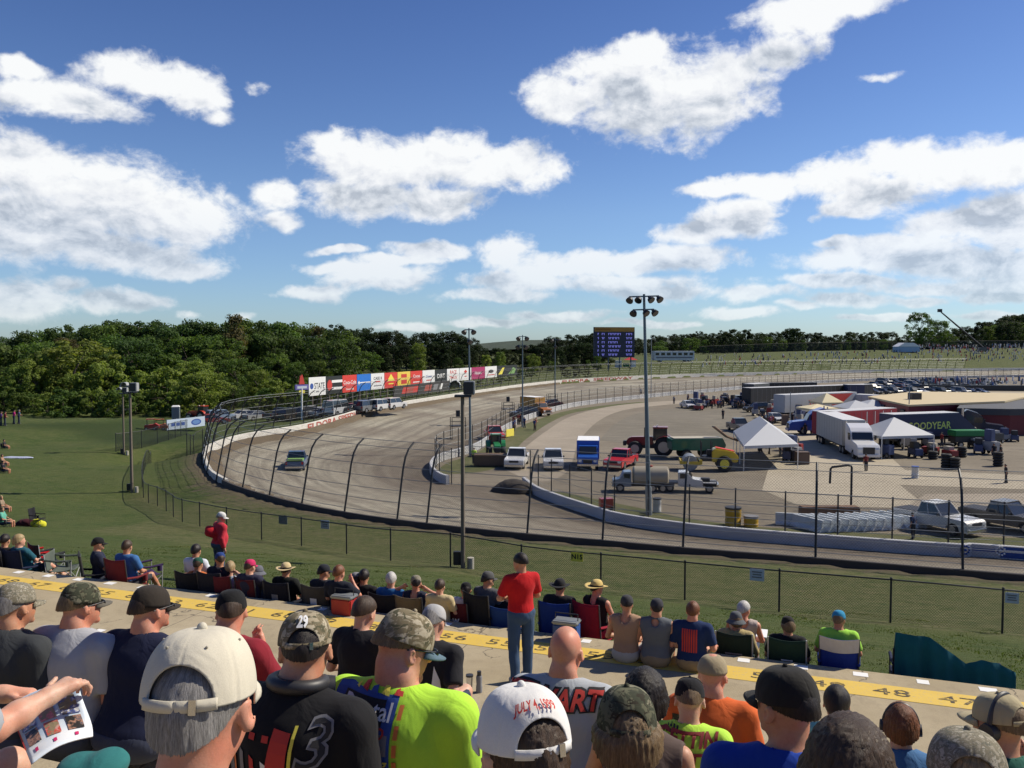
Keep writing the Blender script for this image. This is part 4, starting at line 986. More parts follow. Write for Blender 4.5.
# ------------------------------------------------------------------ the spectators
def brg(px): return math.degrees(math.atan((px-512)/F))
def hy(psi, body=0.): return -(R(psi)+FACE)-body
def sitter(label, px, py, d, turn=0, scale=1., rz=0., pitch=0., **k):
    """terrace spectator: head top at picture (px, py), head turned `turn` degrees right of our line of sight"""
    k.setdefault('res', min(.018, max(.0085, .0026*d))); k.setdefault('lean', .26)
    r, i = person(label, head=(hy(brg(px)+turn, rz), pitch, 0), group='spectators on the concrete terrace', **k)
    place_head(i, px, py, d, FACE+rz, scale); return r, i
NAVY = (.012,.016,.045); BLACK = (.012,.012,.014); CHAR = (.03,.03,.033)
r_cream, i_cream = sitter('man in a cream canvas cap with an adjuster strap over grey hair, nearest to us', 200, 632, 1.45, 20, hair='grey', shirt=(.03,.14,.14), skin='red', fat=1.1, res=.0085,
    cap=dict(color=(.62,.575,.46), arch=True, w=1.06, height=.112, eyes=True))
r, i = sitter('man in a tan camo cap numbered 29 and a black racing shirt', 305, 611, 2.85, 5, hair='dark', hairstyle='crop', shirt=BLACK, skin='tan', fat=1.32, arms=('lap','lap'), res=.0085, legs='long',
    cap=dict(mat=M['camo_tan'], arch=True, w=1.02))
cap_text(i, '29', .05, PI+.0, .57, M['white_print'], bold=.002); i29 = i
hp = i['hp']; mb = MB(); pts = [i['neck']+np.array([.085*math.sin(a), .01-.08*math.cos(a), .055+.012*math.cos(a)]) for a in np.linspace(-2.2, 2.2, 24)]
o = None
mb.tube(pts, .024, 10); o = mb.build('neck_headset', M['dark'], r, smooth=True)
for s_ in (-1, 1):
    mb = MB(); a = np.array(pts[0 if s_ < 0 else -1]); mb.tube([a-np.array([s_*.0,.0,.02]), a+np.array([s_*.035,.02,-.02])], [.04,.034], 16); mb.build('ear_cup', M['dark'], o, smooth=True)
# artwork on the back of the black shirt: outlined numeral, red number panel and stripes of car livery
sh = i['shirt']; tp = i['tp']; bc = tp(0, 0, .30)
UPZ = {'v': 0}
def bk(me2, x, z, mat, nm='print', ii=None, off=.004):
    J = ii or i; c = J['tp'](0, 0, .30)+np.array([x, 0, z+UPZ['v']]); return decal(J['shirt'], me2, c, (1,0,0), (0,0,1), (0,1,0), mat, nm, off)
UPZ['v'] = .06
me = text_mesh('3', .21, .006, .25); bk(me, .13, .05, M['grey_print'], 'numeral')
me = text_mesh('3', .21, -.002, .25); bk(me, .13, .05, M['black_print'], 'numeral', off=.006)
bk(poly2([(-.02,-.16),(.055,-.16),(.07,.09),(.01,.10)]), .0, .0, M['red_print'], 'red_panel', off=.007)
bk(poly2([(.062,-.16),(.075,-.16),(.088,.11),(.078,.11)]), .0, .0, M['yellow_print'], 'yellow_stripe', off=.008)
for q in range(6): bk(poly2([(-.25+.05*q,-.17),(-.225+.05*q,-.17),(-.255+.05*q,.06-.01*q),(-.275+.05*q,.07-.01*q)]), 0, -.02, [M['red_print'], M['grey_print'], M['orange_print'], M['grey_print'], M['red_print'], M['white_print']][q], 'livery_stripe')
for q in range(5): bk(rect2(-.25+.055*q, .055, -.225+.055*q, .075, 3), 0, 0, M['red_print'], 'livery_block')
# strap running over his shoulder
mb = MB(); 
r, i = sitter('heavy man in a neon yellow green tee and camo cap looking down', 413, 610, 2.98, 62, pitch=.30, hair='sandy', hairstyle='crop', shirt=(.46,.80,.06), skin='red', fat=1.42, arms=('lap','lap'), res=.0085, lean=.18,
    cap=dict(mat=M['camo_tan'], brim=(.10,.16,.20), w=1.02)); glasses(i)
UPZ['v'] = .155
for (x0, y0, x1, y1, m_) in [(-.17,-.16,.09,.06,'blue_print'),(-.13,-.03,.05,.045,'black_print'),(-.14,-.115,.08,-.05,'grey_print')]: bk(rect2(x0, y0, x1, y1), -.04, .02, M[m_], 'sponsor_patch', off=.004+.001*(m_ != 'blue_print'))
bk(text_mesh('Dental', .075, .001), -.06, .03, M['white_print'], 'lettering', off=.008); bk(text_mesh('OHIO', .05, .001, .2), -.04, -.03, M['red_print'], 'lettering', off=.008)
bk(text_mesh('racing', .05, .001, .2), -.02, -.12, M['yellow_print'], 'lettering', off=.008)
for q in range(7): bk(poly2([(-.18+.045*q,.08),(-.15+.045*q,.075),(-.155+.045*q,.10),(-.172+.045*q,.105)]), -.06, 0, M[['red_print','blue_print','yellow_print'][q % 3]], 'flame', off=.006)
for q in range(4): bk(rect2(.10, -.15+.055*q, .115, -.11+.055*q, 3), -.04, 0, M['orange_print'], 'flame', off=.006)
r, i = sitter('woman in a white cap with red embroidery across its back and brown hair', 523, 687, 1.66, -24, hair='brown', hairstyle='pony', shirt=(.05,.04,.04), skin='fair', female=True, res=.0085, cap=dict(color=(.74,.73,.70), arch=True, w=1.03, height=.108))
cap_text(i, 'JULY 4, 1999', .021, PI+.10, .60, M['red_print'], bold=.0006, arc=.06)
r, i = sitter('woman in a green camo cap with long fair hair and a strapless top', 627, 690, 2.45, -6, hair='sandy', hairstyle='long', shirt=(.12,.08,.07), sleeve='none', skin='fair', female=True, res=.0085, cap=dict(mat=M['camo_green'], arch=True, w=1.0, height=.115))
r, i = sitter('bald man in a pale grey tee with patterned lettering on its back', 566, 625, 4.15, 14, hair=None, shirt=(.40,.43,.46), skin='red', fat=1.22, res=.011)
UPZ['v'] = .19
bk(text_mesh('STEWART', .115, .011, .15), -.05, -.02, M['black_print'], 'lettering', off=.004); bk(text_mesh('STEWART', .115, .003, .15), -.05, -.02, M['red_print'], 'lettering', off=.007)
for q in range(9): bk(rect2(-.19+.042*q, .07+.012*(q % 3), -.16+.042*q, .10+.012*(q % 3), 3), 0, .0, M[['blue_print','red_print','white_print'][q % 3]], 'flag_pattern', off=.005)
r, i = sitter('woman with smooth dark brown hair and no hat behind the camo cap', 645, 668, 3.55, 0, hair='dark', hairstyle='bob', shirt=(.10,.07,.06), sleeve='none', skin='tan', female=True, res=.010)
r, i = sitter('child in a neon yellow tee and a black cap with a white front', 690, 677, 3.95, 0, scale=.80, pitch=.18, hair='sandy', hairstyle='crop', shirt=(.48,.80,.08), skin='fair', res=.011, cap=dict(color=BLACK, arch=False))
UPZ['v'] = .10
for t_, z, s_ in (('GETTIN', .10, .10), ('DIRTY', .00, .10), ('AT', -.085, .06), ('ELDORA', -.17, .10)): bk(text_mesh(t_, s_, .004, .12), 0, z-.02, M['dkred_print'], 'lettering', off=.005)
mb = MB(); cp_ = i['cap_place']; vs = [cp_(a, t, .004) for t in np.linspace(.45,.95,6) for a in np.linspace(-1.5, 1.5, 13)]; mb._a([Vector(v) for v in vs], [(q*13+p, q*13+p+1, (q+1)*13+p+1, (q+1)*13+p) for q in range(5) for p in range(12)]); mb.build('white_front', M['white_print'], i['cap'], smooth=True)
for q in range(16): bk(rect2(-.16+.02*(q % 6), .10+.022*(q//6), -.148+.02*(q % 6), .115+.022*(q//6), 3), 0, .0, M['black_print'], 'splatter')
r, i = sitter('man in an orange tee with a dark sleeve panel and a khaki skull cap', 713, 653, 5.0, 14, hair=None, shirt=(.66,.13,.03), skin='red', fat=1.15, res=.013, cap=dict(kind='knit', color=(.33,.27,.17), height=.096))
UPZ['v'] = .06
bk(poly2([(-.22,-.2),(.06,-.2),(.0,-.02),(-.12,.06),(-.22,.06)]), 0, .02, M['camo_green'], 'camo_panel')
r, i = sitter('man in a royal blue tee and a black cap turned to the left', 787, 666, 2.70, -42, hair='dark', hairstyle='crop', shirt=(.012,.055,.36), skin='tan', fat=1.0, res=.0085, cap=dict(color=(.022,.021,.019), w=1.04))
r, i = sitter('child with loose brown hair and bare head, close to us', 850, 716, 1.62, 0, scale=.92, hair='brown', hairstyle='long', shirt=(.06,.05,.06), skin='fair', res=.0085)
r, i = sitter('girl with black hair tied back and a mint green top', 837, 685, 4.75, 0, scale=.82, hair='dark', hairstyle='pony', shirt=(.25,.6,.5), skin='tan', female=True, res=.012)
r, i = sitter('red haired child in a blue raglan tee wearing black headphones', 901, 703, 3.85, -5, scale=.80, hair='red', hairstyle='bob', shirt=(.06,.16,.34), skin='fair', res=.011); headphones(i)
r, i = sitter('man in a dark green tee and a tan cap with black headphones over it', 1000, 693, 3.5, -60, hair='sandy', hairstyle='crop', shirt=(.02,.11,.08), skin='tan', fat=1.1, res=.010, arms=('lap','face'), cap=dict(color=(.42,.36,.22), arch=True)); headphones(i)
r, i = sitter('woman in a pale camo cap with a blond ponytail at the lower right corner', 968, 729, 2.1, -8, hair='blond', hairstyle='pony', shirt=(.08,.09,.07), skin='tan', female=True, res=.0085, cap=dict(mat=M['camo_pale'], arch=True, w=1.05))
r, i = sitter('grey haired man in a camo cap and a charcoal shirt at the left edge', 15, 582, 4.55, 52, hair='grey', shirt=(.045,.05,.055), skin='tan', fat=1.25, res=.012, folds=.008, cap=dict(mat=M['camo_pale']))
r, i = sitter('heavy man in a pale grey tee and a dark camo cap', 80, 582, 4.6, 62, hair='sandy', hairstyle='crop', shirt=(.40,.41,.44), skin='red', fat=1.38, res=.012, cap=dict(mat=M['camo_green'], brim=(.12,.11,.09))); glasses(i)
r, i = sitter('man in a plain navy tee and a dark brown cap', 150, 585, 4.55, 58, hair='brown', hairstyle='crop', shirt=NAVY, skin='red', fat=1.25, res=.012, cap=dict(color=(.035,.028,.022))); glasses(i)
r, i = sitter('man in a maroon tee and a black cap with a hand raised to his face', 231, 589, 4.8, 6, hair='brown', hairstyle='crop', shirt=(.24,.016,.028), skin='red', fat=1.2, res=.013, arms=('lap','face'), cap=dict(color=(.010,.010,.011)))
r, i = sitter('boy in a black tee with short brown hair holding a phone', 367, 596, 5.9, 40, scale=.88, pitch=.25, rz=-.15, hair='brown', shirt=(.014,.014,.018), skin='fair', res=.015, arms=('rest','hold'), legs='long', pants=BLACK)
ph = MB(); ph.box((0,0,0), (.07,.012,.14)); w_ = r.matrix_world if 0 else None
bpy.context.view_layer.update(); pp = r.matrix_world @ Vector(i['AR'][1][2]+np.array([-.02,.08,.03]))
tag(ph.build('phone', M['dark'], bevel=.005), 'small dark phone in the hand of the boy in black', 'phone').location = pp; bpy.data.objects['phone'].rotation_euler = (.6,0,FACE)
r, i = sitter('person in a grey cap and a black and white sports shirt leaning on one hand', 436, 604, 5.9, 25, scale=.95, pitch=.35, hair='grey', shirt=(.018,.018,.022), skin='fair', res=.015, arms=('lap','prop'), cap=dict(color=(.42,.42,.42)))
UPZ['v'] = 0.
bk(poly2([(.06,-.25),(.15,-.25),(.13,.0),(.09,.10)]), .0, .0, M['white_print'], 'side_panel')
# the spectator at the left edge with a programme in both hands
root, i = None, None
rb = thing_loc = Vector((*xy_of(1.45, uv_of(-1.75, 2.16)[1]), EYE-1.5)); rzb = FACE-.25
Ri = Euler((0,0,-rzb)).to_matrix()
def loc_(px, py, d): return tuple(Ri @ (atd(px, py, d)-rb))
r, i = person('person in tan shorts at the left edge holding an open programme', head=(0,.4,0), shirt=(.35,.37,.4), pants=(.24,.17,.085), skin='fair', res=.0085, lean=.25, fat=1.1, group='spectators on the concrete terrace',
    arms=((loc_(-75,690,2.72), loc_(4,694,2.78), .5, True), (loc_(-6,729,2.36), loc_(48,697,2.52), .75, True)), knee=(.13,.46,.16)); put(r, rb, rzb)
def prog():
    c = [atd(8,706,2.74), atd(79,681,2.70), atd(93,736,2.56), atd(31,764,2.42)]
    def P(a, b, off=0):
        p = (c[0]*(1-a)+c[1]*a)*(1-b)+(c[3]*(1-a)+c[2]*a)*b; nrm = (c[1]-c[0]).cross(c[3]-c[0]).normalized()
        if nrm.z < 0: nrm = -nrm
        return p+nrm*(.02*math.sin(PI*a)+.012*math.sin(2*PI*b)*a+off)
    def patch(a0, b0, a1, b1, off, n=8):
        mb = MB(); vs = [P(a0+(a1-a0)*i_/n, b0+(b1-b0)*j_/n, off) for j_ in range(n+1) for i_ in range(n+1)]
        mb._a(vs, [(j_*(n+1)+i_, j_*(n+1)+i_+1, (j_+1)*(n+1)+i_+1, (j_+1)*(n+1)+i_) for j_ in range(n) for i_ in range(n)]); return mb
    m, nt, b, out = nmat('programme_paper'); n1 = noise(nt, coords(nt), 6, 3); nt.links.new(mixc(nt, ramp(nt, n1, [(.4,0.),(.65,1.)]), (.72,.75,.78), (.36,.52,.70)), b.inputs['Base Color']); b.inputs['Roughness'].default_value = .35
    o = patch(0,0,1,1,0,14).build('programme', m, smooth=True); md = o.modifiers.new('t','SOLIDIFY'); md.thickness = .004; md.offset = -1
    tag(o, 'glossy racing programme printed with rows of small pictures, held over tan shorts', 'programme')
    def photo(nm, c1, c2, c3):
        m, nt, b, out = nmat(nm); f = noise(nt, coords(nt), 55, 4, .6, 1.); g = noise(nt, coords(nt), 30, 2)
        nt.links.new(mixc(nt, ramp(nt, g, [(.48,0.),(.54,1.)]), ramp(nt, f, [(.35,c1),(.5,c2),(.6,c3)]), c1), b.inputs['Base Color']); b.inputs['Roughness'].default_value = .3; return m
    pm = [photo('picture_red', (.25,.2,.12), (.55,.06,.05), (.5,.3,.25)), photo('picture_blue', (.2,.17,.11), (.04,.08,.3), (.6,.6,.6)), photo('picture_face', (.03,.03,.03), (.45,.24,.16), (.1,.1,.12)), photo('picture_pink', (.25,.2,.13), (.6,.15,.2), (.6,.3,.3))]
    for q in range(3):
        a = .06+.31*q
        patch(a, .24, a+.24, .55, .003, 3).build('picture', pm[(1,3,1)[q]], o); patch(a+.02, .58, a+.23, .79, .003, 3).build('picture', pm[2 if q != 1 else 0], o)
        patch(a+.09, .85, a+.14, .91, .003, 2).build('number', simple('magenta_print', (.5,.02,.12), .5), o); patch(a, .215, a+.24, .232, .003, 2).build('yellow_rule', M['yellow_print'], o)
    patch(.0, .35, .022, .8, .0032, 3).build('red_margin', M['red_print'], o)
prog()
# small things left on the steps
p = atz(474, 691, TZ(1)); t = thing('travel_mug', 'silver travel mug with a black lid, the shorter of two drink containers on the step', 'mug', (p.x-.05, p.y, TZ(1)))
mb = MB(); mb.cyl((0,0,.085), .032, .17, n=18, r2=.041); mb.build('cup', M['chrome'], t, smooth=True); mb = MB(); mb.cyl((0,0,.178), .043, .018, n=18); mb.build('lid', M['dark'], t, smooth=True)
t = thing('drink_bottle', 'tall black and grey sports bottle beside the silver mug', 'bottle', (p.x+.06, p.y-.03, TZ(1)))
mb = MB(); mb.tube([(0,0,0),(0,0,.06),(0,0,.09),(0,0,.17),(0,0,.19)], [.036,.036,.031,.036,.03], 16); mb.build('flask', M['grey_print'], t, smooth=True); mb = MB(); mb.cyl((0,0,.215), .024, .05, n=14); mb.build('cap', M['dark'], t, smooth=True)
S_ = SDF(); rc = atz(117, 776, TZ(6)); S_.ell((0,0,.02), (.14,.11,.06), None, .03).ell((.07,.03,.04), (.08,.09,.05), None, .05).ell((-.07,-.03,.03), (.07,.08,.045), None, .05).plane((0,0,1), 0.0)
o = mobj('jacket', S_.mesh('jacket', .012, None, fold_noise(5, .01)), M['cloth'], None, (.03,.17,.17), True); o.location = (rc.x-.12, rc.y+.03, TZ(6)+.0); o.rotation_euler = (0,0,FACE)
tag(o, 'bundled teal jacket lying on the step below the programme', 'jacket')
# ------------------------------------------------------------------ people on the grass beyond the kerb
def solve_d(px, py, hh, lo=12.25, hi=14.2):
    """depth on the picture ray, within the row of chairs, where the ray runs hh above the grass"""
    best = (9, 0)
    for d in np.arange(9.5, 18, .03):
        P = atd(px, py, d); u, _ = uv_of(P.x, P.y)
        if lo <= u <= hi: best = min(best, (abs(P.z-gz(P.x, P.y)-hh), d))
    return best[1]
GRP = 'spectators in front of the kerb'
def chair_sitter(label, px, py, turn=0, chair=None, rz=0., scale=1., d=None, frame=(.05,.05,.055), logo=None, band=None, chl=None, hh=1.27, **k):
    k.setdefault('res', .017); k.setdefault('lean', -.04)
    d = d or solve_d(px, py, hh*scale); P = atd(px, py, d); g = gz(P.x, P.y); seat = min(.6, max(.2, P.z-g-.88*scale))
    r, i = person(label, head=(hy(brg(px)+turn, rz), k.pop('pitch', 0.), 0), group=GRP, feetz=-seat/scale, **k)
    loc = place_head(i, px, py, d, FACE+rz, scale); g = gz(loc.x, loc.y)
    if chair: camp_chair(chl or label, (loc.x, loc.y, g), FACE+rz, chair, frame, logo=logo, band=band, h=max(.22, loc.z-g+.03), back_h=max(.22, loc.z-g+.03)+.58)
    return r, i
BK = (.016,.017,.022); NV = (.012,.018,.05)
chair_sitter('person with dark hair slumped in a navy chair at the left end of the kerb', 5, 534, 30, BK, chl='navy folding chair partly out of view at the left edge', hair='dark', shirt=BLACK, female=True)
chair_sitter('blond woman wrapped in a teal blanket with bare feet on the kerb', 19, 534, 70, NV, chl='dark teal folding chair under the blond woman', hair='blond', hairstyle='bob', shirt=(.02,.10,.14), pants=(.01,.05,.075), legs='short', female=True, skin='fair', lean=-.25, shoe=(.45,.27,.18))
def empty_chair(label, px, py, color, rz=0., frame=(.4,.4,.4), **k):
    d = solve_d(px, py, .84, 12.25, 15.5); P = atd(px, py, d); return camp_chair(label, (P.x, P.y, gz(P.x, P.y)), FACE+rz, color, frame, **k)
empty_chair('empty bright red folding chair', 34, 536, (.45,.012,.015), rz=-.5)
empty_chair('empty charcoal folding chair beside the red one', 48, 539, (.03,.033,.035), rz=-.3)
empty_chair('empty grey green folding chair with pale crossed legs', 64, 547, (.10,.12,.10), rz=-1.1, back_h=.75)
chair_sitter('man in a dark cap and navy tee sitting sideways in a black chair', 98, 537, 75, BK, rz=-.7, chl='black folding chair of the man sitting sideways', hair='dark', shirt=(.02,.025,.05), legs='long', pants=(.05,.06,.09), cap=dict(color=BLACK), arms=('lap','hold'))
chair_sitter('person with brown hair and a blue tee in a maroon chair', 127, 540, 30, (.16,.02,.025), chl='maroon folding chair with a person in blue', hair='brown', shirt=(.05,.15,.36), pants=(.05,.05,.06))
empty_chair('folding chair draped with a purple jacket', 146, 553, (.035,.018,.07), rz=-.4, frame=(.35,.35,.35))
chair_sitter('dark haired man in a white and blue shirt above the green cap', 196, 544, 25, None, hair='dark', shirt=(.62,.66,.72), d=15.6, hh=1.2)
chair_sitter('person in a green cap and an orange vest stretching an arm to the left', 198, 557, 20, BK, chl='black folding chair under the orange vest', hair='brown', shirt=(.60,.16,.04), sleeve='none', cap=dict(color=(.02,.09,.06)), arms=(((-.45,.0,.50),(-.58,.12,.46)),'lap'))
chair_sitter('person in a royal blue cap beside the man with raised arms', 220, 552, -10, (.02,.02,.03), chl='dark folding chair left of the raised arms', hair='brown', shirt=(.02,.02,.03), cap=dict(color=(.02,.05,.20)))
chair_sitter('balding person with both arms raised behind the head', 230, 561, 5, (.14,.02,.025), chl='red and black folding chair below raised arms', hair='blond', hairstyle='short', shirt=(.35,.40,.48), sleeve='none', skin='fair', arms=('behind','behind'))
chair_sitter('person in a pink cap leaning behind the grey sun hat', 250, 559, 40, None, d=14.4, hair='brown', shirt=(.03,.03,.06), skin='fair', cap=dict(color=(.55,.03,.12)), arms=('knees','knees'))
chair_sitter('person in a grey sun hat and blue striped shirt with red shorts', 258, 565, 45, (.10,.015,.02), rz=-.2, chl='dark red folding chair under the grey sun hat', hair='grey', shirt=(.10,.13,.20), pants=(.35,.03,.03), cap=dict(kind='bucket', color=(.13,.135,.16)))
chair_sitter('person in a tan straw hat and black tee', 286, 562, 20, (.013,.014,.024), chl='black folding chair with a grey patch below the straw hat', hair='dark', shirt=(.012,.014,.012), cap=dict(kind='straw', color=(.56,.44,.24)), logo=('■', .16, M['grey_print']))
chair_sitter('man in a navy cap with a grey front turned to the right', 324, 564, 60, (.08,.073,.062), chl='grey folding chair with a pale square on its back', hair='dark', shirt=(.02,.022,.03), cap=dict(color=(.02,.022,.03)), logo=('■', .16, M['white_print']))
chair_sitter('bearded red haired man with a hand on his face', 339, 565, 35, None, d=13.5, hair='red', beard=True, shirt=(.015,.018,.03), skin='red', arms=('lap','face'))
chair_sitter('person in a grey cap and orange tee in a dark brown chair', 356, 572, 8, (.02,.017,.014), chl='dark brown folding chair under the orange tee', hair='dark', shirt=(.72,.10,.025), cap=dict(color=(.22,.22,.23)), arms=('rest','rest'), frame=(.2,.2,.2))
chair_sitter('dark haired person beyond the orange tee', 364, 569, 10, None, d=13.9, hair='dark', shirt=BLACK, skin='tan')
chair_sitter('white haired person in a bright blue tee', 391, 572, 5, BK, chl='black folding chair below white hair', hair='white', shirt=(.03,.13,.32), skin='fair')
chair_sitter('man in a camo cap and navy tank top with both elbows raised', 416, 575, 0, (.20,.15,.08), chl='tan folding chair of the man with raised elbows', hair='dark', shirt=(.02,.026,.05), sleeve='none', skin='red', cap=dict(mat=M['camo_pale']), arms=('behind','behind'))
chair_sitter('brown haired child between the tan and maroon chairs', 440, 579, 20, None, scale=.9, d=13.0, hair='brown', shirt=(.55,.45,.25), skin='fair')
chair_sitter('person in a black cap and white tee in a maroon chair', 466, 582, 0, (.09,.012,.018), chl='maroon folding chair with a pale scrawl on its back', hair='dark', shirt=(.55,.55,.55), cap=dict(color=BLACK), logo=('~w', .17, M['white_print']), rz=-.25, arms=('lap','hold'))
chair_sitter('man in a grey cap and grey tee with sunglasses, turned right', 488, 571, 55, BK, chl='black folding chair of the man in grey', hair='dark', shirt=(.10,.10,.105), cap=dict(color=(.09,.09,.09)), legs='long', pants=(.03,.04,.07), rz=-.3)
chair_sitter('person in a black cap low in a blue chair behind the man standing in red', 509, 584, 60, (.02,.06,.22), chl='blue folding chair behind the man standing in red', hair='dark', shirt=BLACK, cap=dict(color=BLACK), skin='tan')
chair_sitter('person in a black brimmed hat and black tee', 560, 578, 12, (.012,.04,.22), chl='royal blue folding chair under the black hat', hair='dark', shirt=(.016,.016,.02), cap=dict(kind='straw', color=(.02,.02,.022)), arms=('rest','hold'))
chair_sitter('man in a yellow straw hat and black tank top', 597, 579, 40, (.30,.012,.03), rz=-.35, chl='crimson folding chair of the man in the straw hat', hair='dark', shirt=(.014,.014,.016), sleeve='none', skin='red', pants=(.30,.03,.07), cap=dict(kind='straw', color=(.62,.46,.17)))
def kerb_sitter(label, px, py, turn=0, d=11.3, **k):
    k.setdefault('res', .016); r, i = person(label, head=(hy(brg(px)+turn), 0, 0), group=GRP, **k); place_head(i, px, py, d, FACE); r.location.z = EYE-4.3 if abs(r.location.z-EYE+4.3) < .25 else r.location.z; return r, i
kerb_sitter('man in a tan sleeveless shirt and dark cap sitting on the kerb', 627, 597, 0, 11.35, hair='dark', hairstyle='crop', shirt=(.36,.23,.15), sleeve='none', skin='tan', cap=dict(kind='knit', color=(.05,.05,.055)), arms=('lap','rest'), pants=(.4,.4,.38))
kerb_sitter('man in a grey sleeveless shirt sitting on the kerb', 657, 596, 0, 11.2, hair='dark', shirt=(.13,.145,.16), sleeve='none', skin='tan', fat=1.15, cap=dict(kind='knit', color=(.045,.045,.055)), arms=('rest','rest'), pants=(.25,.2,.13))
r, i = kerb_sitter('man in a navy tee with a red flag print sitting on the kerb', 693, 600, 5, 11.05, hair='red', shirt=(.014,.032,.10), skin='red', fat=1.15, arms=('rest','rest'), pants=(.30,.22,.12))
for q in range(7): bk(rect2(-.10+.03*q, -.16, -.08+.03*q, .14, 4), -.02, .02, M['red_print'], 'flag_stripe')
chair_sitter('older white haired person in a pale vest turned to the right', 744, 601, 30, None, d=12.2, hair='white', shirt=(.50,.42,.38), sleeve='none', skin='red')
chair_sitter('person in a grey bucket hat and a yellow hooded top', 736, 611, -10, (.015,.03,.022), chl='dark green folding chair with a pale stripe under the bucket hat', hair='sandy', hairstyle='long', shirt=(.45,.36,.17), sleeve='long', cap=dict(kind='bucket', color=(.10,.11,.12)), logo=('—', .22, M['grey_print']), frame=(.4,.42,.4))
chair_sitter('person in a black cap and black tee in a green chair', 788, 616, -15, (.016,.045,.032), chl='dark green folding chair with lettering at its top edge', hair='sandy', hairstyle='bob', shirt=(.014,.014,.016), cap=dict(color=(.02,.019,.018)), logo=('—', .14, M['white_print']), frame=(.4,.42,.4), arms=('rest','rest'))
chair_sitter('person in a turquoise cap and lime tee', 839, 610, 10, (.012,.035,.26), chl='blue folding chair with a white band across its back', hair='sandy', shirt=(.36,.72,.08), skin='tan', cap=dict(color=(.03,.26,.46)), band=(.55,.55,.56), arms=('rest','rest'))
# small white side table between the chairs
P = atz(768, 656, EYE-4.75); t = thing('side_table', 'small white folding table between the green chairs', 'table', (P.x, P.y+.9, gz(P.x, P.y+.9)), FACE)
mb = MB(); mb.box((0,0,.5), (.5,.4,.02)); mb.build('table_top', M['white'], t, bevel=.004)
for sx_ in (-1, 1):
    for sy_ in (-1, 1): mb = MB(); mb.tube([(sx_*.22,sy_*.17,.5),(sx_*.24,sy_*.19,0)], .011, 6); mb.build('leg', M['galv'], t)
# two chairs wrapped in one dark teal blanket
A_ = Vector((*xy_of(12.35, uv_of(*atd(893, 640, 11.4)[:2])[1]), 0)); B_ = Vector((*xy_of(12.35, uv_of(*atd(1016, 680, 10.6)[:2])[1]), 0))
def blanket():
    n, m = 60, 22; rz = math.atan2(B_.y-A_.y, B_.x-A_.x); L = math.hypot(B_.x-A_.x, B_.y-A_.y); base = gz((A_.x+B_.x)/2, (A_.y+B_.y)/2); mb = MB(); vs = []
    tops = [(0,.98),(.30,.96),(.48,.78),(.60,.66),(.72,.74),(.85,.72),(1,.62)]
    for i_ in range(n+1):
        s_ = i_/n; h = np.interp(s_, [a for a, b in tops], [b for a, b in tops])
        for j_ in range(m+1):
            t_ = j_/m
            fold = (.05*math.sin(24*s_+2*math.sin(5*s_))+.03*math.sin(51*s_+3*t_))*max(0, 1-abs(t_-.5)*.6)*(.3+abs(t_-.5)*1.6)
            if t_ < .5: z = .03+(h-.03)*(t_/.5); y = -.20-.03*(1-t_*2)+fold
            else: q = (t_-.5)*2; z = h-(h-.35)*q; y = -.17+.40*q+fold
            vs.append((s_*L, y, z))
    mb._a(vs, [(i_*(m+1)+j_, (i_+1)*(m+1)+j_, (i_+1)*(m+1)+j_+1, i_*(m+1)+j_+1) for i_ in range(n) for j_ in range(m)])
    o = mb.build('blanket', M['cloth'], None, (.004,.085,.125), True); md = o.modifiers.new('t', 'SOLIDIFY'); md.thickness = .012
    o.location = (A_.x, A_.y, base); o.rotation_euler = (0, 0, rz); tag(o, 'dark teal blanket draped over a pair of chairs at the kerb', 'blanket')
    for q, (s_, lb) in enumerate(((.2, 'navy folding chair under the tall end of the teal blanket'), (.8, 'navy folding chair with a side pocket under the low end of the blanket'))):
        x, y = A_.x+math.cos(rz)*L*s_, A_.y+math.sin(rz)*L*s_; camp_chair(lb, (x, y+.15, gz(x, y+.15)), rz, (.014,.02,.06), back_h=.78 if q == 0 else .5, w=.5, reclin=.05, h=.36)
blanket()
# ------------------------------------------------------------------ two people on their feet
r, i = person('man standing in a red tee and blue jeans with a cup in his hand', pose='stand', head=(.35,.05,0), hair='dark', hairstyle='crop', beard=True, shirt=(.52,.012,.016), skin='tan', legs='long', pants=(.045,.085,.16), res=.015, lean=.03, shoe=(.2,.2,.2),
    arms=(((-.27,.08,1.14),(-.12,.28,1.08)), ((.27,.06,1.10),(.10,.28,1.06))), group='people on their feet'); place_head(i, 520, 555, 10.55, FACE+.75, .97)
bpy.context.view_layer.update(); g = r.matrix_world @ Vector(i['AR'][0][2]+np.array([.0,.09,.02]))
r.location.z = EYE-4.3 if abs(r.location.z-EYE+4.3) < .3 else r.location.z
mb = MB(); mb.cyl((0,0,0), .034, .13, n=14, r2=.042); o = mb.build('cup', M['white'], smooth=True); o.location = g; tag(o, 'pale plastic cup held by the man standing in red', 'cup')
Pd = 20.3; r, i = person('man standing on the grass in a red shirt and white cap', pose='stand', head=(-.6,.1,0), hair='grey', shirt=(.55,.035,.055), sleeve='long', skin='red', legs='long', pants=(.05,.07,.12), res=.022, fat=1.25, lean=.12, cap=dict(color=(.65,.65,.62)),
    arms=(((-.34,.05,1.15),(-.42,.1,1.05)), 'down'), group='people on their feet'); place_head(i, 222, 514, Pd, FACE-.5)
r.location.z = gz(r.location.x, r.location.y)
S_ = SDF().ell((0,0,0), (.17,.15,.14), None, .05).ell((.14,.0,-.18), (.10,.11,.24), None, .06).ell((-.08,.03,.06), (.10,.12,.09), None, .05); P = atd(212, 532, Pd-.1)
o = mobj('jacket', S_.mesh('jacket', .03, None, fold_noise(9, .02)), M['cloth'], None, (.55,.02,.03), True); o.location = P; tag(o, 'bundled red jacket under the arm of the man in the white cap', 'jacket')
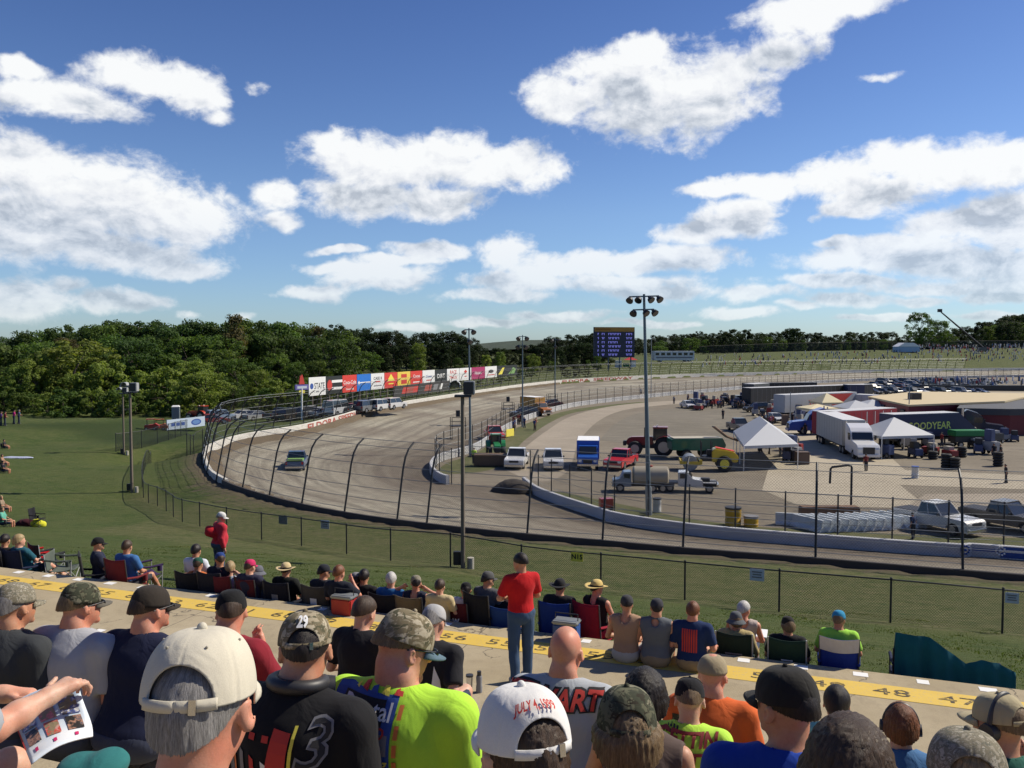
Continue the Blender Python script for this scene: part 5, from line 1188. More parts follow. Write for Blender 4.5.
# ------------------------------------------------------------------ people farther round the bank at the left edge
for lb, px, py, col, hh, ha in [('spectator in dark clothes on the far bank below the path', 4, 438, (.03,.03,.035), 1.2, 'dark'), ('spectator in a tan top on the far bank at the left edge', 2, 455, (.35,.22,.14), 1.2, 'brown'),
        ('spectator in black trousers stretched out at the left edge', 3, 462, (.02,.02,.03), .9, 'dark'), ('fair haired spectator lower on the bank at the left edge', 1, 488, (.3,.22,.15), 1.1, 'blond'), ('spectator in mint green at the left edge', 2, 503, (.12,.4,.3), 1.15, 'sandy')]:
    r, i = person(lb, head=(-.6,0,0), hair=ha, shirt=col, res=.035, group='spectators on the far grass bank', lean=-.05); d = onground(px, py+(24 if py > 480 else 11)).y
    place_head(i, px, py, d, FACE-1.0); r.location.z = gz(r.location.x, r.location.y)+.06; camp_chair('folding chair of the '+lb.split(' at')[0].split(' on')[0], (r.location.x, r.location.y, r.location.z-.30), FACE-1.0, (.03,.03,.04), group='chairs on the far grass bank'); r.location.z += .05
for lb, px, py, col, ha in [('spectator in bright pink standing on the far path', 14, 408, (.6,.03,.22), 'dark'), ('spectator in grey blue standing on the far path', 19, 409, (.12,.17,.25), 'grey'), ('spectator in maroon standing on the far path', 5, 406, (.22,.03,.04), 'dark'), ('spectator in purple near the left end of the far path', 1, 410, (.12,.05,.2), 'brown')]:
    r, i = person(lb, pose='stand', head=(-.4,0,0), hair=ha, shirt=col, res=.04, group='spectators on the far grass bank', legs='long', pants=(.04,.05,.08)); P = onground(px, 424 if px > 8 else 426); put(r, P, FACE-.5); 
P = onground(38, 527); t = camp_chair('black folding chair on the open slope behind a yellow bag', P, FACE-1.3, (.015,.015,.02), back_h=.95, group='chairs on the far grass bank')
def lump(name, label, cat, px, py, parts, col, off=(0,0,0)):
    S_ = SDF(); [S_.ell(c, r_, None, .06) for c, r_ in parts]; S_.plane((0,0,1), 0.0); P = onground(px, py); o = mobj(name, S_.mesh(name, .03, None, fold_noise(len(label), .015)), M['cloth'], None, col, True); o.location = P; return tag(o, label, cat)
lump('bag', 'yellow bag on the open slope in front of a black chair', 'bag', 37, 527, [((0,0,.15),(.3,.22,.25)),((.2,.1,.1),(.2,.2,.18))], (.62,.60,.04))
lump('bag', 'dark maroon bag lying left of the yellow bag', 'bag', 26, 526, [((0,0,.12),(.45,.25,.25)),((-.3,0,.08),(.3,.2,.15))], (.06,.012,.018))
lump('blanket', 'pale blue and white blanket spread on the far slope', 'blanket', 17, 458, [((-.5,0,.0),(.9,.5,.14)),((.6,0,.0),(.9,.5,.12))], (.38,.42,.55))
sheet('footpath', [tuple(onground(x, y)[:2]) for x, y in [(-30,425),(0,420),(38,417),(38,418.5),(0,424),(-30,430)]], 0, M['lane_pale'], False, True) if 0 else None

# bags and coolers left along the kerb
def kerb_item(name, label, cat, px, py, col, cooler=False, dz=0):
    P = atz(px, py, EYE-4.3); u, v = uv_of(P.x, P.y); x, y = xy_of(11.62, v)
    if cooler:
        t = thing(name, label, cat, (x, y, EYE-4.3), FACE); mb = MB(); mb.box((0,0,.13), (.36,.24,.26)); mb.build('body', M['plastic'], t, col, bevel=.02); mb = MB(); mb.box((0,0,.285), (.38,.26,.05)); mb.build('lid', M['signwhite'] if 'signwhite' in M else M['galv'], t, bevel=.015)
        mb = MB(); mb.tube([(-.17,0,.22),(-.17,0,.40),(.17,0,.40),(.17,0,.22)], .01, 6); mb.build('handle', M['dark'], t); return t
    S_ = SDF(); S_.ell((0,0,.08), (.17,.11,.14), None, .04).ell((.07,.02,.06), (.13,.10,.10), None, .05).ell((-.08,-.02,.05), (.11,.10,.09), None, .05).cone((-.08,0,.2),(.08,0,.23),.016,.016,.02).plane((0,0,1), 0.0)
    o = mobj(name, S_.mesh(name, .016, None, fold_noise(px, .008)), M['cloth'], None, col, True); o.location = (x, y, EYE-4.3); o.rotation_euler = (0,0,FACE+px); return tag(o, label, cat)
kerb_item('cooler', 'small red cooler on the kerb before the orange tee', 'cooler', 345, 613, (.4,.03,.03), True); kerb_item('cooler', 'small blue cooler on the kerb beside the crimson chair', 'cooler', 566, 641, (.03,.09,.3), True)
# ------------------------------------------------------------------ walls, fences, poles and boards
def cumlen(P): return np.r_[0, np.cumsum(np.linalg.norm(np.diff(P, axis=0), axis=1))]
def at_s(P, L, s):
    x, y = np.interp(s, L, P[:,0]), np.interp(s, L, P[:,1]); x2, y2 = np.interp(s+.5, L, P[:,0]), np.interp(s+.5, L, P[:,1]); x1, y1 = np.interp(s-.5, L, P[:,0]), np.interp(s-.5, L, P[:,1])
    t = Vector((x2-x1, y2-y1, 0)).normalized(); return Vector((x, y, 0)), t
def near_s(P, L, p): return float(L[np.argmin(((P-np.array(p)[:2])**2).sum(1))])
def ribbon_wall(name, P, z0, z1, th, side, mat, label, cat, parent=None):
    """side: +1 thickness to the right of travel"""
    mb = MB(); vs = []; n = len(P); L = cumlen(P); zf0 = z0 if callable(z0) else (lambda x, y: z0); zf1 = z1 if callable(z1) else (lambda x, y: z1)
    for i in range(n):
        p, t = at_s(P, L, L[i]); r_ = Vector((t.y, -t.x, 0))*side*th; a, b = zf0(p.x, p.y), zf1(p.x, p.y)
        vs += [(p.x, p.y, a), (p.x, p.y, b-.03), (p.x+r_.x*.12, p.y+r_.y*.12, b), (p.x+r_.x*.88, p.y+r_.y*.88, b), (p.x+r_.x, p.y+r_.y, b-.03), (p.x+r_.x, p.y+r_.y, a)]
    mb._a([Vector(v) for v in vs], [(i*6+k, (i+1)*6+k, (i+1)*6+(k+1) % 6, i*6+(k+1) % 6) for i in range(n-1) for k in range(6)]+[tuple(range(6)), tuple(range((n-1)*6, n*6))])
    o = mb.build(name, mat, parent)
    if not parent: tag(o, label, cat)
    return o
def wall_mat(name, c, dirtc=(.2,.16,.11), amt=.6):
    m, nt, b, out = nmat(name); w = wpos(nt); n1 = noise(nt, wpos(nt, (1,1,3)), 1.2, 5, .65); n2 = noise(nt, w, .25, 3)
    cc = mixc(nt, ramp(nt, n1, [(.45,0.),(.8,amt)]), c, dirtc); cc = mixc(nt, ramp(nt, n2, [(.4,0.),(.7,.35)]), cc, tuple(x*.7 for x in c))
    nt.links.new(cc, b.inputs['Base Color']); b.inputs['Roughness'].default_value = .8; return m
M['wallwhite'] = wall_mat('white_wall_paint', (.62,.60,.54)); M['wallblue'] = wall_mat('pale_wall_paint', (.52,.525,.53), (.3,.27,.22), .5); M['wallshade'] = wall_mat('shaded_wall_paint', (.06,.05,.042), (.1,.08,.06))  # last one: the near wall's shade is put into a dark base colour
def wire_mat(name, pitch, wire, col=(.10,.10,.10), rough=.5):
    m = bpy.data.materials.new(name); m.use_nodes = True; nt = m.node_tree; nt.nodes.clear(); out = nt.nodes.new('ShaderNodeOutputMaterial')
    at = nt.nodes.new('ShaderNodeVertexColor'); at.layer_name = 'run'; s = nt.nodes.new('ShaderNodeSeparateColor'); nt.links.new(at.outputs[0], s.inputs[0])
    def line(op):
        q = math_(nt, op, s.outputs[0], s.outputs[1]); f = math_(nt, 'FRACT', math_(nt, 'MULTIPLY', q, 1/(pitch*1.414))); return math_(nt, 'LESS_THAN', math_(nt, 'ABSOLUTE', math_(nt, 'SUBTRACT', f, .5)), wire/pitch/2)
    k = math_(nt, 'MAXIMUM', line('ADD'), line('SUBTRACT')); b = nt.nodes.new('ShaderNodeBsdfPrincipled'); b.inputs['Base Color'].default_value = (*col, 1); b.inputs['Roughness'].default_value = rough; b.inputs['Metallic'].default_value = .4
    t = nt.nodes.new('ShaderNodeBsdfTransparent'); mx = nt.nodes.new('ShaderNodeMixShader'); nt.links.new(k, mx.inputs[0]); nt.links.new(t.outputs[0], mx.inputs[1]); nt.links.new(b.outputs[0], mx.inputs[2]); nt.links.new(mx.outputs[0], out.inputs[0]); return m
M['chain'] = wire_mat('chain_link', .055, .0062, (.03,.032,.035)); M['cable'] = wire_mat('catch_mesh', .10, .0065, (.05,.05,.05)); M['vinylmesh'] = wire_mat('dark_mesh', .05, .010, (.012,.014,.018))
def mesh_panel(parent, P, zf, hgt_, mat, prof=None, name='wire_mesh'):
    L = cumlen(P); prof = prof or [(0, 0), (0, hgt_)]; V = []; A = []
    for i in range(len(P)):
        p, t = at_s(P, L, L[i]); r_ = Vector((t.y, -t.x, 0)); z = zf(p.x, p.y); acc = 0
        for j, (o_, h) in enumerate(prof):
            if j: acc += math.hypot(o_-prof[j-1][0], h-prof[j-1][1])
            V.append((p.x+r_.x*o_, p.y+r_.y*o_, z+h)); A.append((L[i], acc, 0, 1))
    m = len(prof); Fq = [(i*m+j, (i+1)*m+j, (i+1)*m+j+1, i*m+j+1) for i in range(len(P)-1) for j in range(m-1)]
    me = mesh_np(name, V, Fq); ca = me.color_attributes.new('run', 'FLOAT_COLOR', 'POINT'); ca.data.foreach_set('color', np.array(A, np.float32).ravel()); return mobj(name, me, mat, parent)
def resample(P, step): L = cumlen(P); s = np.linspace(0, L[-1], max(2, int(L[-1]/step)+1)); return np.stack([np.interp(s, L, P[:,0]), np.interp(s, L, P[:,1])], 1)
LO = cumlen(OUT)
s_a = near_s(OUT, LO, (64, 21)); s_split = near_s(OUT, LO, atz(222,482,EDGE)); s_end = near_s(OUT, LO, (200, 330))
def seg(P, L, a, b): m = (L >= a-.01) & (L <= b+.01); return P[m]
ribbon_wall('retaining_wall', seg(OUT, LO, 0, s_split), 1.2, EDGE+.28, .22, -1, M['wallshade'], 'low shade coloured retaining wall under the catch fence on our side of the track', 'wall')
wf = ribbon_wall('track_wall', seg(OUT, LO, s_split, LO[-1]), 1.1, EDGE+.30, .3, 1, M['wallwhite'], 'long white concrete wall round the outside of the far turn', 'wall')
# lettering along the wall
def wall_text(txt, pxa, pxb, P, L, zc, h, mat, parent, side, off, name='lettering', z_of=None, bold=.01, spacing=1., xs=None, lo=0, hi=1e9):
    m = (L >= lo) & (L <= hi); sA = near_s(P[m], L[m], pxa); sB = near_s(P[m], L[m], pxb); me = text_mesh(txt, h*1.35, bold, 0, spacing, 'LEFT'); xs_ = [v.co.x for v in me.vertices]; w = max(xs_)-min(xs_); k = (sB-sA)/w
    bm = bmesh.new(); bm.from_mesh(me); 
    for v in bm.verts:
        s_ = sA+(v.co.x-min(xs_))*k; p, t = at_s(P, L, s_); r_ = Vector((t.y, -t.x, 0))*side*off; v.co = Vector((p.x+r_.x, p.y+r_.y, zc+v.co.y))
    bm.to_mesh(me); bm.free(); return mobj(name, me, mat, parent)
M['rustprint'] = simple('rust_red_print', (.33,.07,.05), .8)
wall_text('ELDORA SPEEDWAY', atz(304,431,OZ), atz(364,414.5,OZ), OUT, LO, 2.22, .85, M['rustprint'], wf, 1, .325, bold=.03)
wall_text('ELDORA', atz(562,383.5,OZ), atz(588,381.5,OZ), OUT, LO, 2.25, .8, M['rustprint'], wf, 1, .325, bold=.03); wall_text('SPEEDWAY', atz(592,381.5,OZ), atz(632,379.5,OZ), OUT, LO, 2.25, .8, M['rustprint'], wf, 1, .325, bold=.03)
# catch fence: tall posts curved over the track, cables and mesh
def zout(x, y): return EDGE
cf = thing('catch_fence', 'tall black catch fence whose posts curve over the outer edge of the track', 'fence', tuple(OUT[0])+(0,))
cf.location = (0,0,0); CP = [(0,0),(.62,3.0),(.84,3.65),(1.16,4.1),(1.65,4.42)]
s0 = near_s(OUT, LO, atz(961,575,EDGE)); sp_ = 6.05; ss = [s0-5.9*k for k in range(6, 0, -1)]+[near_s(OUT, LO, atz(x, y, EDGE)) for x, y in ((961,575),(813,562.5),(693,553),(605,545),(515,537),(440,529),(386,522),(340,515),(301,507),(268,498.5),(247,492.5),(228,485),(217,479),(209,473))]
while ss[-1]+4.6 < s_end: ss.append(ss[-1]+(3.3 if len(ss) < 34 else 5.2))
pm_ = None
for s_ in ss:
    mb = MB(); mb.tube([Vector((o_, 0, h)) for o_, h in [(0,-.4)]+CP], .056, 8); mb.box((.4,0,2.0), (.16,.05,.03)); p, t = at_s(OUT, LO, s_)
    if pm_ is None: pm_ = mb.mesh('post'); pm_.materials.append(M['blackpost'])
    o = bpy.data.objects.new('post', pm_); link(o, cf); o.location = (p.x-t.y*.12, p.y+t.x*.12, EDGE); o.rotation_euler = (0, 0, math.atan2(-t.x, t.y))
for q, (o_, h) in enumerate([(.10,.5),(.24,1.15),(.37,1.8),(.50,2.45),(.64,3.1),(1.16,4.1),(1.65,4.42)]):
    Pf = seg(OUT, LO, ss[0], ss[-1])[::2]; Lf = cumlen(Pf); mb = MB(); pts = []
    for i in range(len(Pf)): p, t = at_s(Pf, Lf, Lf[i]); pts.append((p.x-t.y*.12+t.y*o_, p.y+t.x*.12-t.x*o_, EDGE+h))
    mb.tube(pts, .016, 4); mb.build('cable', M['galv'], cf)
mesh_panel(cf, seg(OUT, LO, ss[0], ss[-1])[::2], zout, 4.5, M['cable'], CP)
# inner wall and its fence
def inner(P, label_w, label_f, side, mat, hw, step):
    L = cumlen(P); w = ribbon_wall('inner_wall', P, -.2, hw, .32, side, mat, label_w, 'wall')
    f = thing('inner_fence', label_f, 'fence'); mb = MB(); mb.tube([(0,0,-.1),(0,0,3.25)], .05, 6); mb.cyl((0,0,3.27), .06, .05, n=8); me = mb.mesh('post'); me.materials.append(M['blackpost'])
    n = int(L[-1]/step)
    for k in range(n+1):
        p, t = at_s(P, L, k*step); r_ = Vector((t.y, -t.x, 0))*side*.55; o = bpy.data.objects.new('post', me); link(o, f); o.location = (p.x+r_.x, p.y+r_.y, 0)
    Pm = []
    for i in range(len(P)): p, t = at_s(P, L, L[i]); r_ = Vector((t.y, -t.x, 0))*side*.55; Pm.append((p.x+r_.x, p.y+r_.y))
    Pm = np.array(Pm); mesh_panel(f, resample(Pm, 2.5), lambda x, y: 0, 3.2, M['cable'])
    for h in (1.0, 1.75, 2.5, 3.2):
        mb = MB(); mb.tube([(x, y, h) for x, y in resample(Pm, 2.5)], .015, 4); mb.build('cable', M['galv'], f)
    return w, f, L
IN1v = IN1[(IN1[:,0] < 110)]; IN2v = IN2[IN2[:,0] < 205]
w1, f1, L1 = inner(IN1v, 'pale blue white concrete wall along the inside of the near straight', 'black post and wire fence standing behind the near inside wall', 1, M['wallblue'], .80, 3.1)
w2, f2, L2 = inner(IN2v, 'white concrete wall curving away along the infield side of the far turn', 'close set black post fence on the far inside wall', 1, M['wallblue'], .85, 3.9)
# blue sponsor panel, emblem and lettering on the near wall
sA = near_s(IN1v, L1, atz(994,559.5,0)); sB = near_s(IN1v, L1, atz(1060,561.5,0)); lo_, hi_ = min(sA, sB), max(sA, sB)
def wall_patch(a, b, z0, z1, mat, name, off):
    mb = MB(); vs = []; n = 6
    for i in range(n+1): p, t = at_s(IN1v, L1, a+(b-a)*i/n); r_ = Vector((t.y, -t.x, 0))*-off; vs += [(p.x+r_.x, p.y+r_.y, z0), (p.x+r_.x, p.y+r_.y, z1)]
    mb._a([Vector(v) for v in vs], [(2*i, 2*i+1, 2*i+3, 2*i+2) for i in range(n)]); return mb.build(name, mat, w1)
wall_patch(lo_, hi_, .10, .74, M['blue_print'], 'sponsor_panel', .006)
def emblem(px, py, mat, rr):
    s_ = near_s(IN1v, L1, atz(px, py, 0)); p, t = at_s(IN1v, L1, s_); mb = MB()
    for k in range(10):
        a = 2*PI*k/10; c = Vector((p.x, p.y, .48))+t*math.cos(a)*rr+Vector((0,0,1))*math.sin(a)*rr-Vector((t.y,-t.x,0))*.012; mb.ball(c, .07, 6, 4)
    mb.ball(Vector((p.x, p.y, .48))-Vector((t.y,-t.x,0))*.012, .10, 8, 5); mb.build('emblem', mat, w1)
emblem(957, 557.5, M['blue_print'], .24); emblem(1003, 560, M['white_print'], .24)
for a_, b_ in ((964, 973), (975, 981), (983, 991)): wall_patch(near_s(IN1v, L1, atz(a_, 558, 0)), near_s(IN1v, L1, atz(b_, 559, 0)), .40, .56, M['blue_print'], 'lettering', .006)
wall_patch(near_s(IN1v, L1, atz(1009, 560, 0)), near_s(IN1v, L1, atz(1030, 560.5, 0)), .42, .56, M['white_print'], 'lettering', .010)
# chain-link fence on the bank
def chain_fence(P, h, label, step=3.05, mat=None, prad=.03, zf=None, group=None):
    zf = zf or gz; P = resample(P, step/2); L = cumlen(P); f = thing('chain_link_fence', label, 'fence'); mesh_panel(f, P, lambda x, y: zf(x, y)+.03, h, mat or M['chain'])
    mb = MB(); mb.tube([(x, y, zf(x, y)+h+.02) for x, y in P], prad*.75, 6); mb.build('top_rail', M['blackpost'], f)
    me = None
    for k in range(int(L[-1]/step)+1):
        p, t = at_s(P, L, k*step)
        if me is None: mb = MB(); mb.tube([(0,0,-.3),(0,0,h+.05)], prad, 8); mb.ball((0,0,h+.06), prad*1.25, 8, 6); me = mb.mesh('post'); me.materials.append(M['blackpost'])
        o = bpy.data.objects.new('post', me); link(o, f); o.location = (p.x, p.y, zf(p.x, p.y))
    return f
fpx = np.array([tuple(atd(*p)[:2]) for p in fence_px]); d_ = fpx[0]-fpx[1]; fpts2 = np.vstack([fpx[0]+d_*6, fpx, [tuple(atd(145,478,70)[:2])], [tuple(atd(151,463,84)[:2])]])
FP = catmull(fpts2, 1.0)[::-1]
chain_fence(FP, 1.22, 'waist high chain link fence curving along the grass bank below the seats')
chain_fence(np.array([tuple(onground(x, y)[:2]) for x, y in [(116,452),(135,450),(152,446),(170,440),(188,434.5)]]), 1.8, 'dark chain link fence on the hollow at the left behind the lamp posts', 3.2, M['vinylmesh'], .035)
chain_fence(np.array([tuple(onground(x, y)[:2]) for x, y in [(187,456),(196,452),(207,447)]]), 2.0, 'short tall fence panel between the hollow and the catch fence', 3.0, M['chain'], .04)
def fence_sign(px, py, d, w, h, mat, label, txt=None, tm=None):
    P = atd(px, py, d); t = thing('fence_sign', label, 'sign', P, math.atan2(-UX, UY)); mb = MB(); mb.box((0,0,0), (w,.012,h)); mb.build('plate', mat, t, bevel=.004)
    if txt: me = text_mesh(txt, h*.75, .008); me.transform(Matrix.Rotation(PI/2, 4, 'X')); me.transform(Matrix.Translation((0,-.010,0))); mobj('lettering', me, tm, t)
    else:
        for q in range(3): mb = MB(); mb.box((0,-.009,h*(.25-.22*q)), (w*(.7-.1*(q % 2)),.004,h*.11)); mb.build('lettering', M['grey_print'], t)
M['signwhite'] = simple('sign_white', (.5,.55,.62), .6)
fence_sign(577, 557, 28.2, .42, .30, M['yellow_print'], 'small yellow notice with black lettering on the chain link fence', 'N15', M['black_print'])
fence_sign(325, 524.5, 36.2, .42, .38, M['signwhite'], 'pale notice on the fence below the far bend of the catch fence'); fence_sign(283, 520, 38.3, .46, .38, simple('sign_grey', (.16,.2,.22), .6), 'grey notice on the fence behind the man in the white cap')
fence_sign(757, 575, 25.0, .42, .36, M['signwhite'], 'pale blue notice on the fence left of the turquoise cap'); fence_sign(1012, 598, 23.0, .34, .30, M['signwhite'], 'pale notice on the fence at the right edge')
# ------------------------------------------------------------------ lamp posts
def floodlight(px, py, pyt, label, rows=(4,3), rad=.17, lean=(0,0), z=None, sc_=1., loc=None, group='floodlight poles'):
    B_ = loc or (atz(px, py, 0) if z is None else onground(px, py)); d = B_.y; H = atd(px, pyt, d).z-B_.z; t = thing('floodlight_pole', label, 'light pole', B_, 0, group)
    t.rotation_euler = (lean[0], lean[1], 0)
    mb = MB(); mb.tube([(0,0,0),(0,0,H*.32),(0,0,H)], [rad, rad*.9, rad*.5], 12); mb.build('pole', M['pole'], t, smooth=True)
    mb = MB(); mb.tube([(0,0,0),(0,0,H*.13)], rad*1.35, 12); mb.build('pole_base', M['galv'], t, smooth=True)
    for rI, n in enumerate(rows):
        zz = H-.25*sc_-rI*1.45*sc_; w = (n-1)*.95*sc_
        mb = MB(); mb.box((-.1*sc_ if rI else 0, 0, zz), (w+.3, .10, .10)); mb.build('cross_arm', M['pole'], t)
        for k in range(n):
            x = -w/2+k*.95*sc_-(.1*sc_ if rI else 0); s_ = -1 if x < -.1 else 1; a = Vector((x, -.05, zz-.05)); b = a+Vector((s_*.28, -.42, -.42))*sc_*1.0
            mb = MB(); mb.tube([a, a+(b-a)*.35, a+(b-a)*.5, b], [.10*sc_, .16*sc_, .34*sc_, .42*sc_], 14, True); l = mb.build('lamp', M['blackpost'], t, smooth=True)
            mb = MB(); mb.tube([b, b+(b-a).normalized()*.02], .36*sc_, 14); mb.build('lens', M['glassy'], l)
    return t
floodlight(649, 515, 294, 'tall steel floodlight pole in front of the parked work vehicles, nearest of the poles', (4,3), .18, (0, -.03), sc_=.66)
floodlight(522.5, 427, 335, 'floodlight pole in the infield behind the orange truck', (2,2), .13, sc_=.9); floodlight(470.5, 456, 328, 'floodlight pole with three lamps in front of the row of boards', (2,1), .14, (0,-.01), sc_=.75)
floodlight(555, 407, 338, 'floodlight pole by the scoreboard end of the far wall', (2,1), .13, sc_=.9)
def thin_pole(px, py, pyt, label, z=0): B_ = atz(px, py, z); H = atd(px, pyt, B_.y).z-B_.z; mb = MB(); mb.tube([(0,0,0),(0,0,H)], [.10,.06], 8); o = mb.build('flag_pole', M['galv'], smooth=True); o.location = B_; tag(o, label, 'pole', 'bare poles in the infield')
thin_pole(651, 398, 338, 'thin bare pole near the white bus beyond the track'); thin_pole(908.5, 432, 384, 'thin dark pole in front of the flat roofed red building'); thin_pole(790, 428, 392, 'thin pole standing before the grey and red trailer')
# ------------------------------------------------------------------ short poles carrying loudspeaker boxes on the bank
def speaker_pole(px, py, d, pyt, label, flip=1, scale=1.):
    P = atd(px, py, d); P.z = gz(P.x, P.y); H = atd(px, pyt, d).z-P.z; t = thing('speaker_pole', label, 'pole', P, 0, 'speaker poles on the grass bank')
    mb = MB(); mb.tube([(0,0,-.2),(0,0,H)], [.085*scale,.07*scale], 10); mb.build('pole', M['wood'], t, smooth=True)
    mb = MB(); mb.box((.02,0,H+.04), (.62*scale,.5*scale,.08)); mb.build('platform', M['dark'], t, bevel=.01)
    mb = MB(); mb.box((.25*scale*flip,0,H+.34*scale), (.42*scale,.36*scale,.50*scale)); b = mb.build('speaker_box', simple('speaker_grey', (.30,.31,.31), .6), t, bevel=.03); mb = MB(); mb.box((.22*scale*flip,-.19*scale,H+.34*scale), (.36*scale,.02,.44*scale)); mb.build('grille', M['dark'], b)
    mb = MB(); n = 12; pts = [(-.28*scale*flip+.20*scale*math.sin(a)*flip, 0, H+.38*scale+.24*scale*math.cos(a)) for a in np.linspace(-PI*.55, PI*.55, n)]
    for i_ in range(n-1):
        a, b = Vector(pts[i_]), Vector(pts[i_+1]); y = .19*scale; mb.quad((a.x,-y,a.z),(b.x,-y,b.z),(b.x,y,b.z),(a.x,y,a.z))
    for y in (.19*scale,): mb._a([(p[0], y, p[2]) for p in pts], [tuple(range(n))])
    o = mb.build('horn', simple('horn_grey', (.38,.40,.40), .5), t, smooth=True); md = o.modifiers.new('t','SOLIDIFY'); md.thickness = .02
    mb = MB(); mb.box((-.22*scale,.18,.35), (.30,.22,.50)); mb.build('meter_box', M['dark'], t, bevel=.02); mb = MB(); mb.cyl((.28,.1,.16), .13, .45, n=14); mb.build('concrete_base', simple('base_concrete', (.42,.40,.34), .9), t)
speaker_pole(463, 568, 31, 397, 'brown wooden pole with two loudspeakers in front of the track, nearest to the seats'); speaker_pole(132, 492, 60, 393, 'wooden pole with two loudspeakers on the left slope', 1, 1.25); speaker_pole(124, 455, 84, 394, 'second wooden pole farther up the left slope, behind the first', 1, 1.1)
# ------------------------------------------------------------------ row of advertising boards over the outer wall
BA, BB_ = (310, 386.0, 138.), (523, 371.0, 240.)
def bpos(f): 
    d = 1/((1-f)/BA[2]+f/BB_[2]); return atd(BA[0]+(BB_[0]-BA[0])*f, 0, d)
def board_z(px, py, d): return atd(px, py, d).z
bx = [309,326,342.5,357,371,384.5,397.5,410.5,422.5,435,447,459.5,471.5,485,497,517.5]
def pic_mat(name, base, blob, sc_=3.): 
    m, nt, b, out = nmat(name); f = noise(nt, coords(nt), sc_, 3, .6); nt.links.new(mixc(nt, ramp(nt, f, [(.5,0.),(.56,1.)]), base, blob), b.inputs['Base Color']); b.inputs['Roughness'].default_value = .5; return m
RED = (.62,.05,.035); WH = (.74,.74,.72); DKC = (.02,.022,.02)
spec = [(WH, [('STATE', .95, .42, .0, 'black_print'), ('—', .5, .4, -.32, 'grey_print')], 'circle', 'white board with a blue emblem and the word STATE'), (DKC, [('■■■', .5, .62, .22, 'white_print'), ('■■■', .5, .62, -.22, 'white_print')], 'seal', 'black board with a red round seal and white lines'),
        (RED, [('Coca-Cola', .62, .5, .08, 'white_print'), ('Coca-Cola', .3, .5, -.35, 'white_print')], None, 'red board with white script, third from the left'), ((.02,.16,.55), [('▬▬▬▬', .36, .56, 0, 'white_print')], 'dot', 'blue board with white lettering'),
        (WH, [('CASE II', .5, .5, .2, 'black_print'), ('▬▬', .6, .5, -.02, 'red_print'), ('▬▬▬', .4, .5, -.3, 'grey_print')], None, 'white board with black lettering over a red bar'), (RED, [('▲', 1.2, .5, .2, 'yellow_print'), ('▬▬', .6, .5, -.25, 'yellow_print')], None, 'red board with a yellow triangle'),
        ((.75,.55,.08), [('■■', .8, .5, .25, 'red_print'), ('■■', .9, .5, -.2, 'red_print')], None, 'yellow board with red blocks'), (RED, [('Cocas', .6, .5, .15, 'white_print'), ('▬▬▬', .4, .5, -.3, 'white_print')], None, 'red board with white script, between the yellow and a white board'),
        (WH, [('Crown', .5, .55, .05, 'blue_print'), ('▬▬', .5, .5, -.25, 'red_print')], None, 'white board with thin blue script'), (DKC, [('DIRT', .9, .5, 0, 'white_print')], None, 'black board with bold white letters'),
        (WH, [('RACE', .75, .5, .25, 'red_print'), ('TRACK', .65, .5, -.22, 'red_print')], None, 'white board with two lines of red letters'), (WH, [('◆', 1., .5, .22, 'red_print'), ('▬', .6, .5, -.2, 'red_print')], None, 'white board with a small red mark'),
        ((.36,.03,.12), [('Hoosier', .72, .5, 0, 'white_print')], None, 'maroon board with white script'), (WH, [('▬▬▬', .4, .5, -.28, 'red_print')], 'oval', 'white board with a dark oval emblem'), (DKC, [], 'pic', 'dark board with green and yellow pictures, last of the row')]
def billboard_top(px): return np.interp(px, [309, 497, 520], [377.6, 366.0, 364.6]), np.interp(px, [309, 497, 520], [396.3, 376.9, 374.6])
bi = 0
def board_at(px): 
    f = (px-BA[0])/(BB_[0]-BA[0]); d = 1/((1-f)/BA[2]+f/BB_[2]); return d
